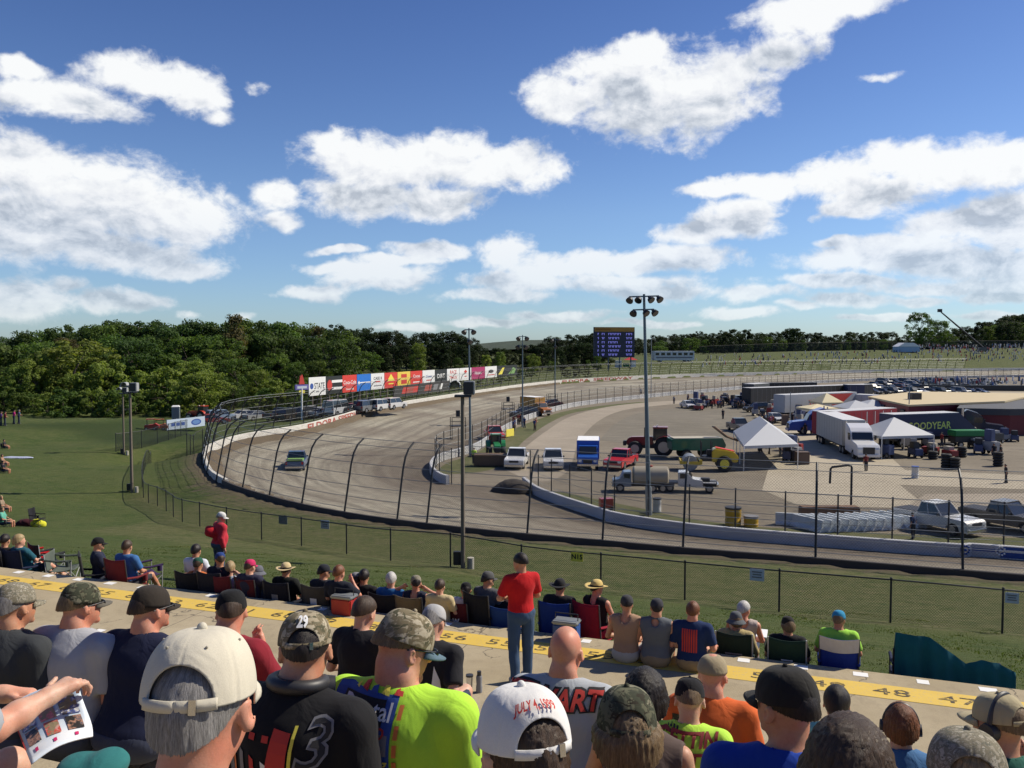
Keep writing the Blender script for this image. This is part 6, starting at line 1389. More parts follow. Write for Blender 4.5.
for k, (col, texts, mark, lab) in enumerate(spec):
    x0, x1 = bx[k]+.15, bx[k+1]-.15; d0, d1 = board_at(x0), board_at(x1); A0 = atd(x0, billboard_top(x0)[1], d0); A1 = atd(x1, billboard_top(x1)[1], d1); T0 = atd(x0, billboard_top(x0)[0], d0)
    v = Vector((A1.x-A0.x, A1.y-A0.y, 0)); w = v.length; h = T0.z-A0.z; rz = math.atan2(v.y, v.x); g_ = gz(A0.x, A0.y)
    t = thing('billboard', lab+' above the outer wall', 'billboard', (A0.x, A0.y, g_), rz, 'advertising boards over the outer wall'); zb = A0.z-g_
    mb = MB(); mb.box((w/2, .06, zb+h/2), (w, .1, h)); pn = mb.build('panel', simple('board_%d' % k, col, .5, 0, .04), t, bevel=.01)
    for sx_ in (.25, .75): mb = MB(); mb.box((w*sx_, .2, (zb+h)/2-.2), (.16,.16,zb+h-.2)); mb.build('post', M['wood'], t)
    def stick(me, x, z, mat, nm='lettering'):
        me.transform(Matrix.Rotation(PI/2, 4, 'X')); me.transform(Matrix.Translation((x, -.005, z))); mobj(nm, me, mat, pn)
    for (tx, sz, cx_, cz, mt_) in texts:
        if set(tx) <= set('■▬—▲◆'):
            n_ = len(tx); H_ = h*sz*.30 if '■' in tx else h*.07; W_ = w*.22*n_*(1 if '■' in tx else .9)
            if tx == '▲': me = poly2([(-.3*w,-.22*h),(.3*w,-.22*h),(0,.24*h)])
            elif tx == '◆': me = poly2([(-.14*w,0),(0,-.18*h),(.14*w,0),(0,.18*h)])
            else: me = rect2(-min(W_, w*.8)/2, -H_/2, min(W_, w*.8)/2, H_/2, 2)
        else:
            me = text_mesh(tx, h*.5*sz, .012, .12 if tx in ('Coca-Cola', 'Crown', 'Hoosier') else 0); xs = [q.co.x for q in me.vertices]; ww = max(xs)-min(xs); lim = w*(.62 if mark in ('circle','dot') else .88)
            me.transform(Matrix.Scale(min(1.4, lim/ww), 4, (1,0,0)))
        stick(me, w*(.62 if mark == 'circle' and tx == 'STATE' else .68 if mark == 'seal' else .58 if mark == 'dot' else .5), zb+h/2+cz*h*.9, M[mt_])
    def disc(rx, rz_, n=24): return poly2([(rx*math.cos(2*PI*q/n), rz_*math.sin(2*PI*q/n)) for q in range(n)])
    if mark == 'circle': stick(disc(w*.10, h*.16), w*.16, zb+h*.52, M['blue_print'], 'emblem'); stick(disc(w*.05, h*.11), w*.17, zb+h*.52, M['white_print'], 'emblem') if 0 else None
    if mark == 'seal': stick(disc(w*.15, h*.3), w*.22, zb+h*.5, M['red_print'], 'emblem')
    if mark == 'dot': stick(poly2([(-.08*w,0),(0,-.12*h),(.08*w,0),(0,.12*h)]), w*.14, zb+h*.5, M['white_print'], 'emblem')
    if mark == 'oval': stick(disc(w*.22, h*.15), w*.5, zb+h*.56, M['black_print'], 'emblem')
    if mark == 'pic':
        stick(poly2([(-.2*w,-.3*h),(-.02*w,-.3*h),(.1*w,.32*h),(.0*w,.3*h)]), w*.25, zb+h*.5, M['yellow_print'], 'picture'); stick(poly2([(-.2*w,-.32*h),(.12*w,-.32*h),(.2*w,.1*h),(.05*w,.3*h),(-.02*w,0)]), w*.72, zb+h*.5, simple('leaf_print', (.2,.36,.12), .6), 'picture')
# lower dark banner hung between the board posts
x0, x1 = 394, 450; A0 = atd(x0, 413, board_at(x0)-6); A1 = atd(x1, 396, board_at(x1)-6); v = Vector((A1.x-A0.x, A1.y-A0.y, 0)); h = 2.1
t = thing('banner', 'long dark mesh banner with red and white shapes hanging below the boards', 'banner', (A0.x, A0.y, gz(A0.x, A0.y)), math.atan2(v.y, v.x)); w = v.length
mb = MB(); mb.box((w/2, 0, 1.9), (w,.03,h)); bn = mb.build('panel', simple('banner_dark', (.035,.035,.035), .8), t)
for q, (a, b, c_) in enumerate([(.12,.20,'red_print'),(.2,.3,'rustprint'),(.3,.38,'red_print'),(.5,.62,'rustprint'),(.66,.74,'grey_print'),(.78,.83,'white_print')]):
    me = poly2([(a*w,-.6),(b*w,-.6),((b+.03)*w,.6),((a+.03)*w,.6)]); me.transform(Matrix.Rotation(PI/2, 4, 'X')); me.transform(Matrix.Translation((0,-.02,1.9))); mobj('lettering', me, M[c_], bn)
for q in range(5): mb = MB(); mb.tube([(w*q/4,.1,0),(w*q/4,.1,3.3)], .05, 6); mb.build('post', M['blackpost'], t)
# small pylon sign left of the boards
B_ = onground(302, 420); H = atd(302, 378, B_.y).z-B_.z; t = thing('pylon_sign', 'small purple and red sign on a white pole at the left end of the boards', 'sign', B_, .9)
mb = MB(); mb.tube([(0,0,0),(0,0,H-1.5)], .14, 10); mb.build('pole', M['white'], t, smooth=True); mb = MB(); mb.box((0,0,H-1.35), (2.4,.2,.8)); s_ = mb.build('panel', simple('sign_purple', (.14,.12,.35), .5), t, bevel=.05)
mb = MB(); mb.box((0,-.11,H-1.35), (1.7,.03,.35)); mb.build('lettering', M['signwhite'], s_); mb = MB(); mb.prism([(-.5,H-.9),(.5,H-.9),(.1,H+.5),(-.3,H+.2)], -.1, .1); mb.build('topper', M['red_print'], t)
mb = MB(); mb.box((0,0,H-2.0), (1.,.15,.4)); mb.build('lower_panel', M['yellow_print'], t)
# ------------------------------------------------------------------ scoreboard beyond the track
dS = 300.; A0 = atd(594, 362, dS); A1 = atd(634.5, 361, dS+4); g_ = gz((A0.x+A1.x)/2, dS); t = thing('scoreboard', 'tall dark scoreboard with an orange header and rows of violet digits', 'scoreboard', (A0.x, A0.y, g_), math.atan2(A1.y-A0.y, A1.x-A0.x))
w = (Vector((A1.x, A1.y))-Vector((A0.x, A0.y))).length; H = atd(594, 327, dS).z-g_; zb = atd(594, 357.5, dS).z-g_
mb = MB(); mb.box((w/2, .4, (H+zb)/2), (w,.8,H-zb)); pn = mb.build('panel', simple('score_dark', (.035,.035,.06), .6), t); 
mb = MB(); mb.box((w/2, -.02, H-.85), (w*.98,.1,1.5)); mb.build('header', simple('score_orange', (.45,.22,.03), .6), t)
em, nt, b, out = nmat('led_violet'); b.inputs['Base Color'].default_value = (.1,.1,.3,1); b.inputs['Emission Color'].default_value = (.22,.22,.75,1); b.inputs['Emission Strength'].default_value = .45
for q in range(6):
    for fx, nch in ((.10,1),(.22,2),(.50,8),(.86,4)):
        for c_ in range(nch-(q % 3 if nch > 4 else 0)):
            mb = MB(); zz = H-2.5-(H-zb-3.2)*q/5.2; x = w*fx+(c_-nch/2+.5)*.62; mb.box((x, -.02, zz+.25), (.40,.06,.26)); mb.box((x+(.1 if (q+c_) % 2 else -.1), -.02, zz-.12), (.22,.06,.5)); 
            if c_ == 0: acc = MB()
            acc.v += []; acc._a(mb.v, mb.f)
        acc.build('digits', em, pn)
mb = MB(); mb.box((w*.22,-.09,H-.85), (w*.36,.05,.7)); mb.build('lettering', simple('score_header_print', (.30,.12,.01), .6), pn)
for fx in (.08,.36,.64,.92): mb = MB(); mb.box((w*fx,.5,zb/2), (.35,.35,zb)); mb.build('post', M['pole'], t)
# ------------------------------------------------------------------ vehicles
def arch_profile(L, zb, wheels, rw, top):
    """side outline with wheel arches; top = points from rear to front"""
    pts = [(-L/2, zb)]
    for wx in sorted(wheels):
        for k in range(7): a = PI-PI*k/6; pts.append((wx+rw*1.18*math.cos(a), max(zb, rw+rw*1.12*math.sin(a)-.02)))
    pts += [(L/2, zb)]; return pts+list(reversed(top))
def wheel(parent, x, y, r, w, rimc=None):
    mb = MB(); s_ = 1 if y > 0 else -1; mb.tube([(x, y-s_*w/2, r), (x, y-s_*w/2*.7, r), (x, y+s_*w/2*.7, r), (x, y+s_*w/2, r)], [r*.93, r, r, r*.93], 20); o = mb.build('wheel', M['rubber'], parent, smooth=True)
    mb = MB(); mb.cyl((x, y+s_*w*.5, r), r*.58, .03, 'y', 14); mb.build('rim', rimc or M['rim'], o, smooth=True); return o
KIND = dict(
 sedan=dict(L=4.7, W=1.8, wb=(-1.38,1.42), r=.33, belt=.93, top=[(-2.35,.45),(-2.33,.92),(-1.9,.98),(-1.2,.95),(1.0,.93),(2.1,.76),(2.33,.62),(2.35,.4)], cab=(-1.75,1.05,-1.05,.3,1.43)),
 suv=dict(L=4.8, W=1.9, wb=(-1.4,1.45), r=.37, belt=1.08, top=[(-2.4,.5),(-2.4,1.05),(-2.3,1.1),(1.05,1.08),(2.2,.98),(2.4,.8),(2.4,.45)], cab=(-2.36,1.1,-2.12,.45,1.76)),
 van=dict(L=5.6, W=2.0, wb=(-1.7,1.75), r=.37, belt=1.25, top=[(-2.8,.5),(-2.8,1.25),(1.7,1.22),(2.6,1.02),(2.8,.85),(2.8,.45)], cab=(-2.77,1.8,-2.68,1.1,2.25)),
 pickup=dict(L=5.7, W=1.98, wb=(-1.75,1.8), r=.40, belt=1.14, top=[(-2.85,.55),(-2.85,1.08),(-.8,1.1),(.9,1.14),(2.6,1.08),(2.82,.95),(2.85,.5)], cab=(-.85,1.0,-.62,.35,1.84)))
def car(kind, label, loc, rz, color, cat=None, group=None, bed=None, old=False):
    K = KIND[kind]; t = thing('parked_'+{'sedan':'car','suv':'car','van':'van','pickup':'pickup_truck'}[kind], label, cat or {'sedan':'car','suv':'car','van':'van','pickup':'pickup truck'}[kind], loc, rz, group)
    L, W = K['L'], K['W']; mb = MB(); mb.prism(arch_profile(L, .28, K['wb'], K['r'], K['top']), -W/2, W/2); b = mb.build('body', M['paint'], t, color, bevel=.03)
    x0, x1, x2, x3, zt = K['cab']; zb = K['belt']-.03; w0, w1 = W/2-.05, W/2-.20
    mb = MB(); vs = [(x0,-w0,zb),(x1,-w0,zb),(x1,w0,zb),(x0,w0,zb),(x2,-w1,zt),(x3,-w1,zt),(x3,w1,zt),(x2,w1,zt)]
    mb._a(vs, [(3,2,1,0),(4,5,6,7),(0,1,5,4),(1,2,6,5),(2,3,7,6),(3,0,4,7)]); mb.build('window', M['glassy'], t)
    mb = MB(); mb.box(((x2+x3)/2, 0, zt+.015), (x3-x2+.10, w1*2+.06, .07)); 
    for sy in (-1, 1):
        for a, c in (((x0,w0),(x2,w1)),((x1,w0),(x3,w1)),(((x0+x1)/2-.05,w0+.004),((x2+x3)/2-.05,w1+.012))): mb.tube([(a[0], sy*a[1], zb), (c[0], sy*c[1], zt)], .045, 5)
    if kind == 'van':
        for sy in (-1, 1): mb.box(((x0+x1)/2-.9, sy*(w0+w1)/2, zb+.5), (1.6,.28,.95), Euler((sy*-.15,0,0)).to_matrix()) if 0 else None
    mb.build('roof', M['paint'], t, color, bevel=.015)
    if kind == 'pickup': mb = MB(); mb.box((-1.85, 0, 1.09), (1.85, W-.34, .06)); mb.build('bed', M['dark'], t)
    for wx in K['wb']:
        for sy in (-1, 1): wheel(t, wx, sy*(W/2-.13), K['r'], .26)
    zf = K['belt']-.28
    for sy in (-1, 1):
        mb = MB(); mb.box((L/2+.0, sy*(W/2-.28), zf), (.06,.36,.17)); mb.build('headlight', M['lamp_white'], t, bevel=.02); mb = MB(); mb.box((-L/2-.0, sy*(W/2-.17), zf+.05), (.06,.2,.3)); mb.build('taillight', M['lamp_red'], t, bevel=.02)
    mb = MB(); mb.box((L/2, 0, zf-.02), (.05, W-1.05, .2)); mb.build('grille', M['dark'], t); mb = MB(); mb.box((L/2+.03, 0, .45), (.12, W-.1, .2)); mb.box((-L/2-.03, 0, .48), (.12, W-.1, .18)); mb.build('bumper', M['chrome'] if old or kind == 'pickup' else M['dark'], t, bevel=.03)
    for sy in (-1, 1): mb = MB(); mb.box((x1-.2, sy*(W/2+.08), K['belt']+.08), (.1,.18,.15)); mb.build('mirror', M['dark'], t, bevel=.02)
    return t
def recolor(t, c):
    for k in kids(t):
        if k.name.split('.')[0] in ('body', 'roof'): k.color = (*c, 1)
def G0(px, py): return atz(px, py, .02)
PKG = 'pickups parked in the infield'
car('pickup', 'white pickup with mud on its flanks parked behind the pale barriers', G0(937,529), R(-63), (.62,.62,.60), group=PKG)
car('pickup', 'dark grey pickup with an open bed at the right edge of the infield', G0(1006,528), R(-60), (.09,.085,.08), group=PKG)
car('pickup', 'white pickup facing us, right one of a pair beside the blue box truck', G0(553,467), R(-92), (.66,.67,.68), group=PKG); car('pickup', 'white pickup facing us, nearest to the green tractor', G0(517,466), R(-97), (.66,.67,.68), group=PKG)
car('pickup', 'bright red pickup beside the blue box truck', G0(621,467), R(-115), (.55,.02,.03), group=PKG); car('pickup', 'red pickup with a yellow panel beside the far inside wall', G0(494,440), R(-80), (.52,.03,.03), group=PKG)
car('pickup', 'red pickup parked before the dark red building', G0(988,430), R(-30), (.45,.03,.03), group=PKG); car('pickup', 'white pickup at the right edge before the dark red building', G0(1020,429), R(-35), (.55,.56,.56), group=PKG)
car('pickup', 'dark grey pickup half hidden behind the long white tent', G0(739,431), R(-85), (.10,.10,.11), group=PKG)
car('suv', 'dark navy car parked in front of the orange canopied truck', G0(524,417), R(-150), (.02,.025,.045), group='cars by the far inside wall'); car('sedan', 'dark red car beyond the orange canopied truck', G0(551,407), R(-160), (.16,.02,.02), group='cars by the far inside wall')
car('sedan', 'white car between the dark trailers and the cream canopy', G0(775,422), R(-80), (.55,.56,.57), group='cars among the trailers'); car('suv', 'dark car left of the grey and red trailer', G0(757,412), R(-170), (.03,.03,.035), group='cars among the trailers'); car('suv', 'black car under the end of the grey trailer', G0(792,417), R(10), (.015,.015,.018), group='cars among the trailers')
# cars left of the outer wall
lot = [('van','white van, tallest of the vehicles behind the outer wall',338,415,70,(.62,.63,.64)),('suv','silver car at the right end of the row behind the wall',394,409,65,(.6,.6,.6)),('suv','white car next to the right end of the row behind the wall',381,410.5,65,(.62,.62,.61)),('suv','grey car in the middle of the row behind the wall',367,412,64,(.16,.17,.18)),
       ('sedan','dark car just right of the white van',354,413,64,(.03,.035,.04)),('sedan','silver car just left of the white van',321,417,66,(.35,.36,.38)),('suv','charcoal car right of the purple pylon sign',311,418,66,(.07,.07,.075)),('suv','black car at the foot of the purple pylon sign',293,419.5,60,(.02,.02,.022)),('pickup','navy pickup left of the pylon sign',281,420,60,(.02,.03,.05)),
       ('sedan','white car at the left end of the row, under the trees',246,419,50,(.6,.6,.6)),('sedan','silver car beside the white one under the trees',258,420,50,(.33,.34,.35)),('suv','pale blue car beyond the sponsor banner',222,421,40,(.35,.45,.6)),('sedan','red car behind the mesh screens left of the track',213,424,30,(.35,.03,.03)),('sedan','white car half hidden at the left ridge',122,414,20,(.55,.55,.53))]
for k_, lb, x, y, a, c in lot: car(k_, lb, onground(x, y), R(a), c, group='cars parked left of the track')
# the far car park: rows of cars beyond the flat roof
protoS = protoV = None; nrow = 0; cols = [((.03,.03,.035),'black'),((.10,.105,.11),'dark grey'),((.34,.35,.36),'silver'),((.02,.03,.07),'navy'),((.58,.58,.57),'white'),((.05,.06,.07),'slate'),((.16,.02,.02),'maroon'),((.07,.09,.06),'dark green')]
for rI, (py, xa, xb, n) in enumerate([(394,868,985,12),(390,866,990,13),(386.5,870,994,13),(383.5,880,1000,12)]):
    for k in range(n):
        px = xa+(xb-xa)*(k+.5)/n+rnd.uniform(-1.5,1.5); c, cn = cols[rnd.randrange(8)]; kd = 'sedan' if (k*7+rI*3) % 5 < 3 else 'suv'
        lb = 'car in the tight rows of the far car park beyond the flat tan roof'
        if kd == 'sedan':
            if protoS is None: protoS = car('sedan', lb, G0(px, py), R(-62), c, group='rows of cars in the far car park'); continue
            o = copy_tree(protoS)
        else:
            if protoV is None: protoV = car('suv', lb, G0(px, py), R(-62), c, group='rows of cars in the far car park'); continue
            o = copy_tree(protoV)
        o.location = G0(px, py); o.rotation_euler = (0,0,R(-62+rnd.uniform(-4,4))); recolor(o, c)
# race truck on the banking
P = atz(297, 468, .95); t = car('pickup', 'blue and black race truck sliding through the turn', P, R(99), (.06,.12,.24), 'race truck'); t.name = 'race_truck'; t.scale = (.86,)*3
mb = MB(); mb.box((-2.75,0,1.32), (.5,1.7,.04)); mb.build('spoiler', M['dark'], t); mb = MB(); mb.box((-1.6,0,1.16), (2.2,1.7,.1)); mb.build('tonneau', simple('race_green', (.25,.45,.12), .5), t)
# ---- articulated trucks and trailers
def trailer(label, loc, rz, L, col, H=4.0, W=2.55, text=None, tm=None, chev=None, roofc=(.55,.55,.55), nose=0, zb=1.0, ts=1.2, stripes=None, cat='trailer', group='race trailers in the infield'):
    t = thing('trailer', label, cat, loc, rz, group); mb = MB()
    prof = [(-L/2,zb),(-L/2,H),(L/2-nose,H),(L/2,H-nose*.75),(L/2,zb+.3)] if nose else [(-L/2,zb),(-L/2,H),(L/2,H),(L/2,zb)]
    mb.prism(prof, -W/2, W/2); b = mb.build('body', M['vinyl'], t, col, bevel=.05)
    mb = MB(); mb.box((-nose/2,0,H+.03), (L-nose-.1,W-.1,.06)); mb.build('roof', M['vinyl'], t, roofc); mb = MB(); mb.box((-.5,0,zb-.15), (L-2,W*.8,.22)); mb.build('chassis', M['dark'], t)
    for wx in (-L/2+1.3, -L/2+2.5):
        for sy in (-1, 1): wheel(t, wx, sy*(W/2-.2), .5, .32)
    for sy in (-1, 1): mb = MB(); mb.box((L*.28, sy*.8, .5), (.14,.14,.95)); mb.build('leg', M['dark'], t)
    mb = MB()
    for k in range(int(L/1.2)): mb.box((-L/2+.6+k*1.2, -W/2-.004, (H+zb)/2), (.03,.012,H-zb-.3))
    if not text: mb.build('seam', M['grey_print'], b)
    if text:
        me = text_mesh(text, ts*1.3, .02); me.transform(Matrix.Rotation(PI/2, 4, 'X')); me.transform(Matrix.Translation((-L*.08,-W/2-.012,(H+zb)/2))); mobj('lettering', me, tm, b)
    if chev: me = poly2([(L*.18,zb+.1-2.5),(L*.44,H-.1-2.5),(L*.26,H-.1-2.5),(L*.05,H-.1-2.5)]); me.transform(Matrix.Rotation(PI/2, 4, 'X')); me.transform(Matrix.Translation((0,-W/2-.010,2.5))); mobj('stripe', me, chev, b)
    if stripes: 
        for fx in stripes: mb = MB(); mb.box((L*fx, -W/2-.008, (H+zb)/2), (.10,.016,H-zb-.4)); mb.build('stripe', M['white_print'], b)
    return t
def semi(label, loc, rz, col, group='truck tractors in the infield'):
    t = thing('truck_tractor', label, 'truck', loc, rz, group); mb = MB()
    mb.prism([(-1.5,.7),(-1.5,3.5),(-1.2,3.75),(.1,3.3),(.6,2.9),(1.05,2.0),(3.1,1.75),(3.4,1.45),(3.45,.55),(1.9,.55),(1.85,1.05),(1.15,1.05),(1.1,.55)], -1.2, 1.2); mb.build('cab', M['paint'], t, col, bevel=.06)
    mb = MB(); mb._a([(.66,-1.05,2.85),(1.06,-1.1,2.05),(1.06,1.1,2.05),(.66,1.05,2.85)], [(0,1,2,3)]); mb.v = [(x+.035, y, z+.02) for x, y, z in mb.v]; mb.build('windscreen', M['glassy'], t)
    for sy in (-1, 1):
        mb = MB(); mb.box((.15, sy*1.21, 2.4), (.95,.02,.7)); mb.build('window', M['glassy'], t); mb = MB(); mb.box((3.4, sy*.88, 1.15), (.12,.42,.3)); mb.build('headlight', M['lamp_white'], t, bevel=.03)
        mb = MB(); mb.tube([(-1.65, sy*1.05, .8), (-1.65, sy*1.05, 3.9)], .09, 8); mb.build('exhaust', M['chrome'], t, smooth=True); mb = MB(); mb.box((.9, sy*1.38, 2.3), (.1,.2,.5)); mb.build('mirror', M['dark'], t); wheel(t, 1.5, sy*1.02, .5, .3)
        for wx in (-2.6,-3.8): wheel(t, wx, sy*.9, .5, .5)
    mb = MB(); mb.box((3.46,0,1.15), (.06,1.2,.75)); mb.build('grille', M['dark'], t); mb = MB(); mb.box((3.5,0,.62), (.2,2.35,.32)); mb.build('bumper', M['paint'], t, col, bevel=.05); mb = MB(); mb.box((-2.6,0,.75), (3.6,1.0,.25)); mb.build('chassis', M['dark'], t); return t
def seg2(pxa, da, pxb, db):
    a, b = atd(pxa, 400, da), atd(pxb, 400, db); return Vector(((a.x+b.x)/2, (a.y+b.y)/2, 0)), math.atan2(b.y-a.y, b.x-a.x), math.hypot(b.x-a.x, b.y-a.y)
def TR(label, pxa, da, pxb, db, col, **k): c, rz, L = seg2(pxa, da, pxb, db); return trailer(label, c, rz, L, col, **k)
M['redvinyl'] = simple('red_vinyl', (.48,.05,.035), .5); M['yl'] = simple('lime_print', (.65,.68,.15), .6)
TR('grey trailer with red capitals and a red slanting stripe', 779, 143, 851, 152, (.36,.38,.41), text='ILMOR', tm=M['redvinyl'], chev=M['redvinyl'], ts=1.0)
TR('long black trailer with a pale roof behind the grey one', 746, 166, 868, 182, (.02,.02,.022)); TR('black trailer farthest back, beyond the long black one', 744, 187, 814, 190, (.018,.018,.02), roofc=(.05,.05,.05)); TR('short charcoal trailer at the left end of the black trailers', 748, 176, 764, 181, (.06,.065,.07), H=4.3)
TR('red enclosed trailer striped white, behind the silver trailer', 820, 108, 889, 115, (.33,.02,.03), H=3.9, stripes=(.05,.17,.29,.41)); TR('navy trailer with lime lettering and a sloping nose', 887, 103, 968, 107, (.014,.02,.07), text='GOODYEAR', tm=M['yl'], nose=2.6, ts=.95)
TR('navy truck box parked before the flat tan roof', 845, 176, 862, 176, (.02,.03,.08), H=4.2); TR('white trailer behind the white canopies', 856, 152, 876, 149, (.50,.50,.52), H=3.6)
c_ = atz(871, 461, 0); rzS = R(-97); semi('white truck tractor facing us in front of the square white tent', (c_.x, c_.y+3, 0), rzS, (.68,.68,.68))
dv = Vector((math.cos(rzS), math.sin(rzS), 0)); trailer('silver trailer coupled to the white truck tractor', Vector((c_.x, c_.y+3, 0))-dv*8.6, rzS, 12.5, (.42,.41,.38), H=3.9, roofc=(.6,.6,.6))
semi('royal blue truck tractor left of the red trailer', G0(813, 434), R(172), (.02,.07,.35)); semi('dark navy truck tractor before the red building', G0(976, 437), R(-25), (.02,.025,.05))
# ---- box trucks and works vehicles
def box_truck(label, loc, rz, cabc, boxc, boxL=4.2, H=2.7, name='box_truck'):
    t = thing(name, label, 'truck', loc, rz); mb = MB(); mb.prism([(.9,.5),(.9,2.3),(1.5,2.25),(2.0,1.45),(3.1,1.3),(3.2,.5)], -1.0, 1.0); mb.build('cab', M['paint'], t, cabc, bevel=.05)
    mb = MB(); mb.box((.85-boxL/2, 0, (H+.8)/2), (boxL, 2.3, H-.8)); mb.build('box', M['vinyl'], t, boxc, bevel=.04); mb = MB(); mb.box((.85-boxL/2,0,H+.03), (boxL-.1,2.2,.05)); mb.build('roof', M['white'], t)
    mb = MB(); mb._a([(1.53,-.85,2.2),(2.03,-.9,1.5),(2.03,.9,1.5),(1.53,.85,2.2)], [(0,1,2,3)]); mb.v = [(x+.03, y, z+.02) for x, y, z in mb.v]; mb.build('windscreen', M['glassy'], t)
    for sy in (-1, 1):
        mb = MB(); mb.box((1.35, sy*1.01, 1.8), (.7,.02,.55)); mb.build('window', M['glassy'], t); mb = MB(); mb.box((3.2, sy*.75, .95), (.08,.3,.22)); mb.build('headlight', M['lamp_white'], t)
        for wx in (2.2,-1.9): wheel(t, wx, sy*.9, .42, .3)
    mb = MB(); mb.box((3.22,0,.9), (.05,.9,.35)); mb.build('grille', M['dark'], t); mb = MB(); mb.box((3.25,0,.55), (.12,2.0,.2)); mb.build('bumper', M['chrome'], t); return t
box_truck('blue box truck with a white roof facing us, between white and red pickups', G0(588, 466), R(-96), (.02,.10,.42), (.02,.10,.45))
def tyre_big(t, x, y, r, w, hub): wheel(t, x, y, r, w, hub)
def tractor(label, loc, rz, col, sc_=1., hubc=None):
    t = thing('farm_tractor', label, 'tractor', loc, rz); t.scale = (sc_,)*3; hub = hubc or M['rim']
    mb = MB(); mb.prism([(.2,1.2),(.2,2.05),(2.6,1.95),(3.0,1.7),(3.05,1.1),(2.6,.95)], -.48, .48); mb.build('bonnet', M['paint'], t, col, bevel=.08); mb = MB(); mb.box((.6,0,1.0), (4.0,.7,.5)); mb.build('chassis', M['dark'], t)
    mb = MB(); mb.box((-.55,0,2.3), (1.45,1.45,1.3), None, .92); mb.build('window', M['glassy'], t); mb = MB(); mb.box((-.55,0,3.02), (1.6,1.6,.16)); mb.build('roof', M['paint'], t, col, bevel=.04)
    for sx in (-1.25,.15):
        for sy in (-.7,.7): mb = MB(); mb.tube([(sx,sy,1.6),(sx*.95,sy*.95,3.0)], .06, 6); mb.build('pillar', M['dark'], t)
    for sy in (-1, 1):
        tyre_big(t, -.95, sy*1.05, 1.02, .62, hub); tyre_big(t, 2.1, sy*.95, .78, .5, hub); mb = MB()
        for k in range(7): a = PI*.1+PI*.75*k/6; b = PI*.1+PI*.75*(k+1)/6; mb.quad(*[(-.95+1.14*math.cos(q), sy*y, 1.02+1.14*math.sin(q)) for q, y in ((a,.72),(b,.72),(b,1.36),(a,1.36))])
        o = mb.build('mudguard', M['paint'], t, col); md = o.modifiers.new('t','SOLIDIFY'); md.thickness = .04
        mb = MB(); mb.box((-.2, sy*.65, 3.15), (.14,.2,.12)); mb.build('work_lamp', M['lamp_white'], t)
    mb = MB(); mb.tube([(1.1,.35,1.9),(1.1,.35,3.0)], .06, 8); mb.build('exhaust', M['dark'], t, smooth=True); mb = MB(); mb.box((3.25,0,1.25), (.35,.9,.5)); mb.build('front_weight', M['dark'], t, bevel=.04); return t
tractor('large dark red farm tractor facing left behind the floodlight pole', G0(655, 455), R(168), (.20,.012,.018), 1.05); tractor('green farm tractor behind a wide brown drag box', G0(496, 456), R(-85), (.03,.22,.07), .8, M['yellow_print'])
P = G0(491, 466); t = thing('drag_box', 'wide brown steel drag box in front of the green tractor', 'farm implement', P, R(-4)); mb = MB(); mb.prism([(-.5,.1),(-.6,1.2),(.2,1.35),(.6,.9),(.6,.1)], -1.75, 1.75); mb.build('blade', simple('brown_steel', (.15,.10,.065), .8, .2, .3, 4), t, bevel=.05).rotation_euler = (0,0,PI/2)
for sy in (-1.2,0,1.2): mb = MB(); mb.box((sy,.5,.9), (.12,1.2,.12)); mb.build('beam', M['dark'], t)
P = G0(710, 470); t = thing('soil_compactor', 'yellow and red soil compactor with a smooth drum, facing left', 'roller', P, R(172)); YL = (.62,.44,.03)
mb = MB(); mb.cyl((2.0,0,.78), .76, 2.0, 'y', 28); mb.build('drum', M['galv'], t, smooth=True); mb = MB(); mb.box((2.0,1.12,.8), (2.0,.16,.35)); mb.box((2.0,-1.12,.8), (2.0,.16,.35)); mb.box((2.95,0,.85), (.16,2.3,.4)); mb.box((1.0,0,.9), (.3,2.3,.45)); mb.build('drum_frame', M['paint'], t, YL, bevel=.03)
mb = MB(); mb.prism([(-2.6,.9),(-2.7,1.5),(-2.2,1.95),(-.4,2.25),(-.1,2.0),(-.1,.9)], -.85, .85); hb = mb.build('bonnet', M['paint'], t, YL, bevel=.08); mb = MB(); mb.prism([(-2.35,1.93),(-.5,2.30),(-.5,2.33),(-2.3,1.99)], -.5, .5); mb.build('stripe', M['red_print'], hb)
mb = MB(); mb.box((.4,0,1.2), (1.1,1.4,.5)); mb.build('platform', M['dark'], t, bevel=.04); mb = MB(); mb.box((.1,0,1.75), (.5,.5,.6)); mb.build('seat', M['dark'], t, bevel=.06); mb = MB(); mb.tube([(.8,0,1.4),(.95,0,2.0)], .05, 6); mb.build('steering_column', M['dark'], t)
for sx in (-.1,.9):
    for sy in (-.65,.65): mb = MB(); mb.tube([(sx,sy,1.4),(sx,sy,2.9)], .05, 6); mb.build('roof_post', M['dark'], t)
for sy in (-1, 1): tyre_big(t, -1.3, sy*.85, .78, .55, M['yellow_print'])
P = G0(700, 458); t = thing('material_spreader', 'long green spreader with a raised conveyor arm behind the compactor', 'farm implement', P, R(4)); GR = (.015,.13,.08)
mb = MB(); mb.prism([(-3.4,1.0),(-3.5,2.2),(2.2,2.3),(2.6,1.5),(2.3,.9)], -1.1, 1.1); mb.build('hopper', M['paint'], t, GR, bevel=.05); mb = MB(); mb.box((-.6,0,2.28), (5.2,1.9,.08)); mb.build('load', simple('pale_load', (.40,.37,.30), .9), t)
mb = MB(); mb.tube([(4.3,0,1.9),(2.9,0,2.4),(1.6,0,3.4)], .16, 6); mb.box((2.2,0,2.9), (1.9,.8,.14), Euler((0,.65,0)).to_matrix()); mb.build('conveyor', simple('rusty_arm', (.28,.17,.10), .7), t)
for wx in (-1.8,.6):
    for sy in (-1, 1): tyre_big(t, wx, sy*1.1, .55, .4, M['rim'])
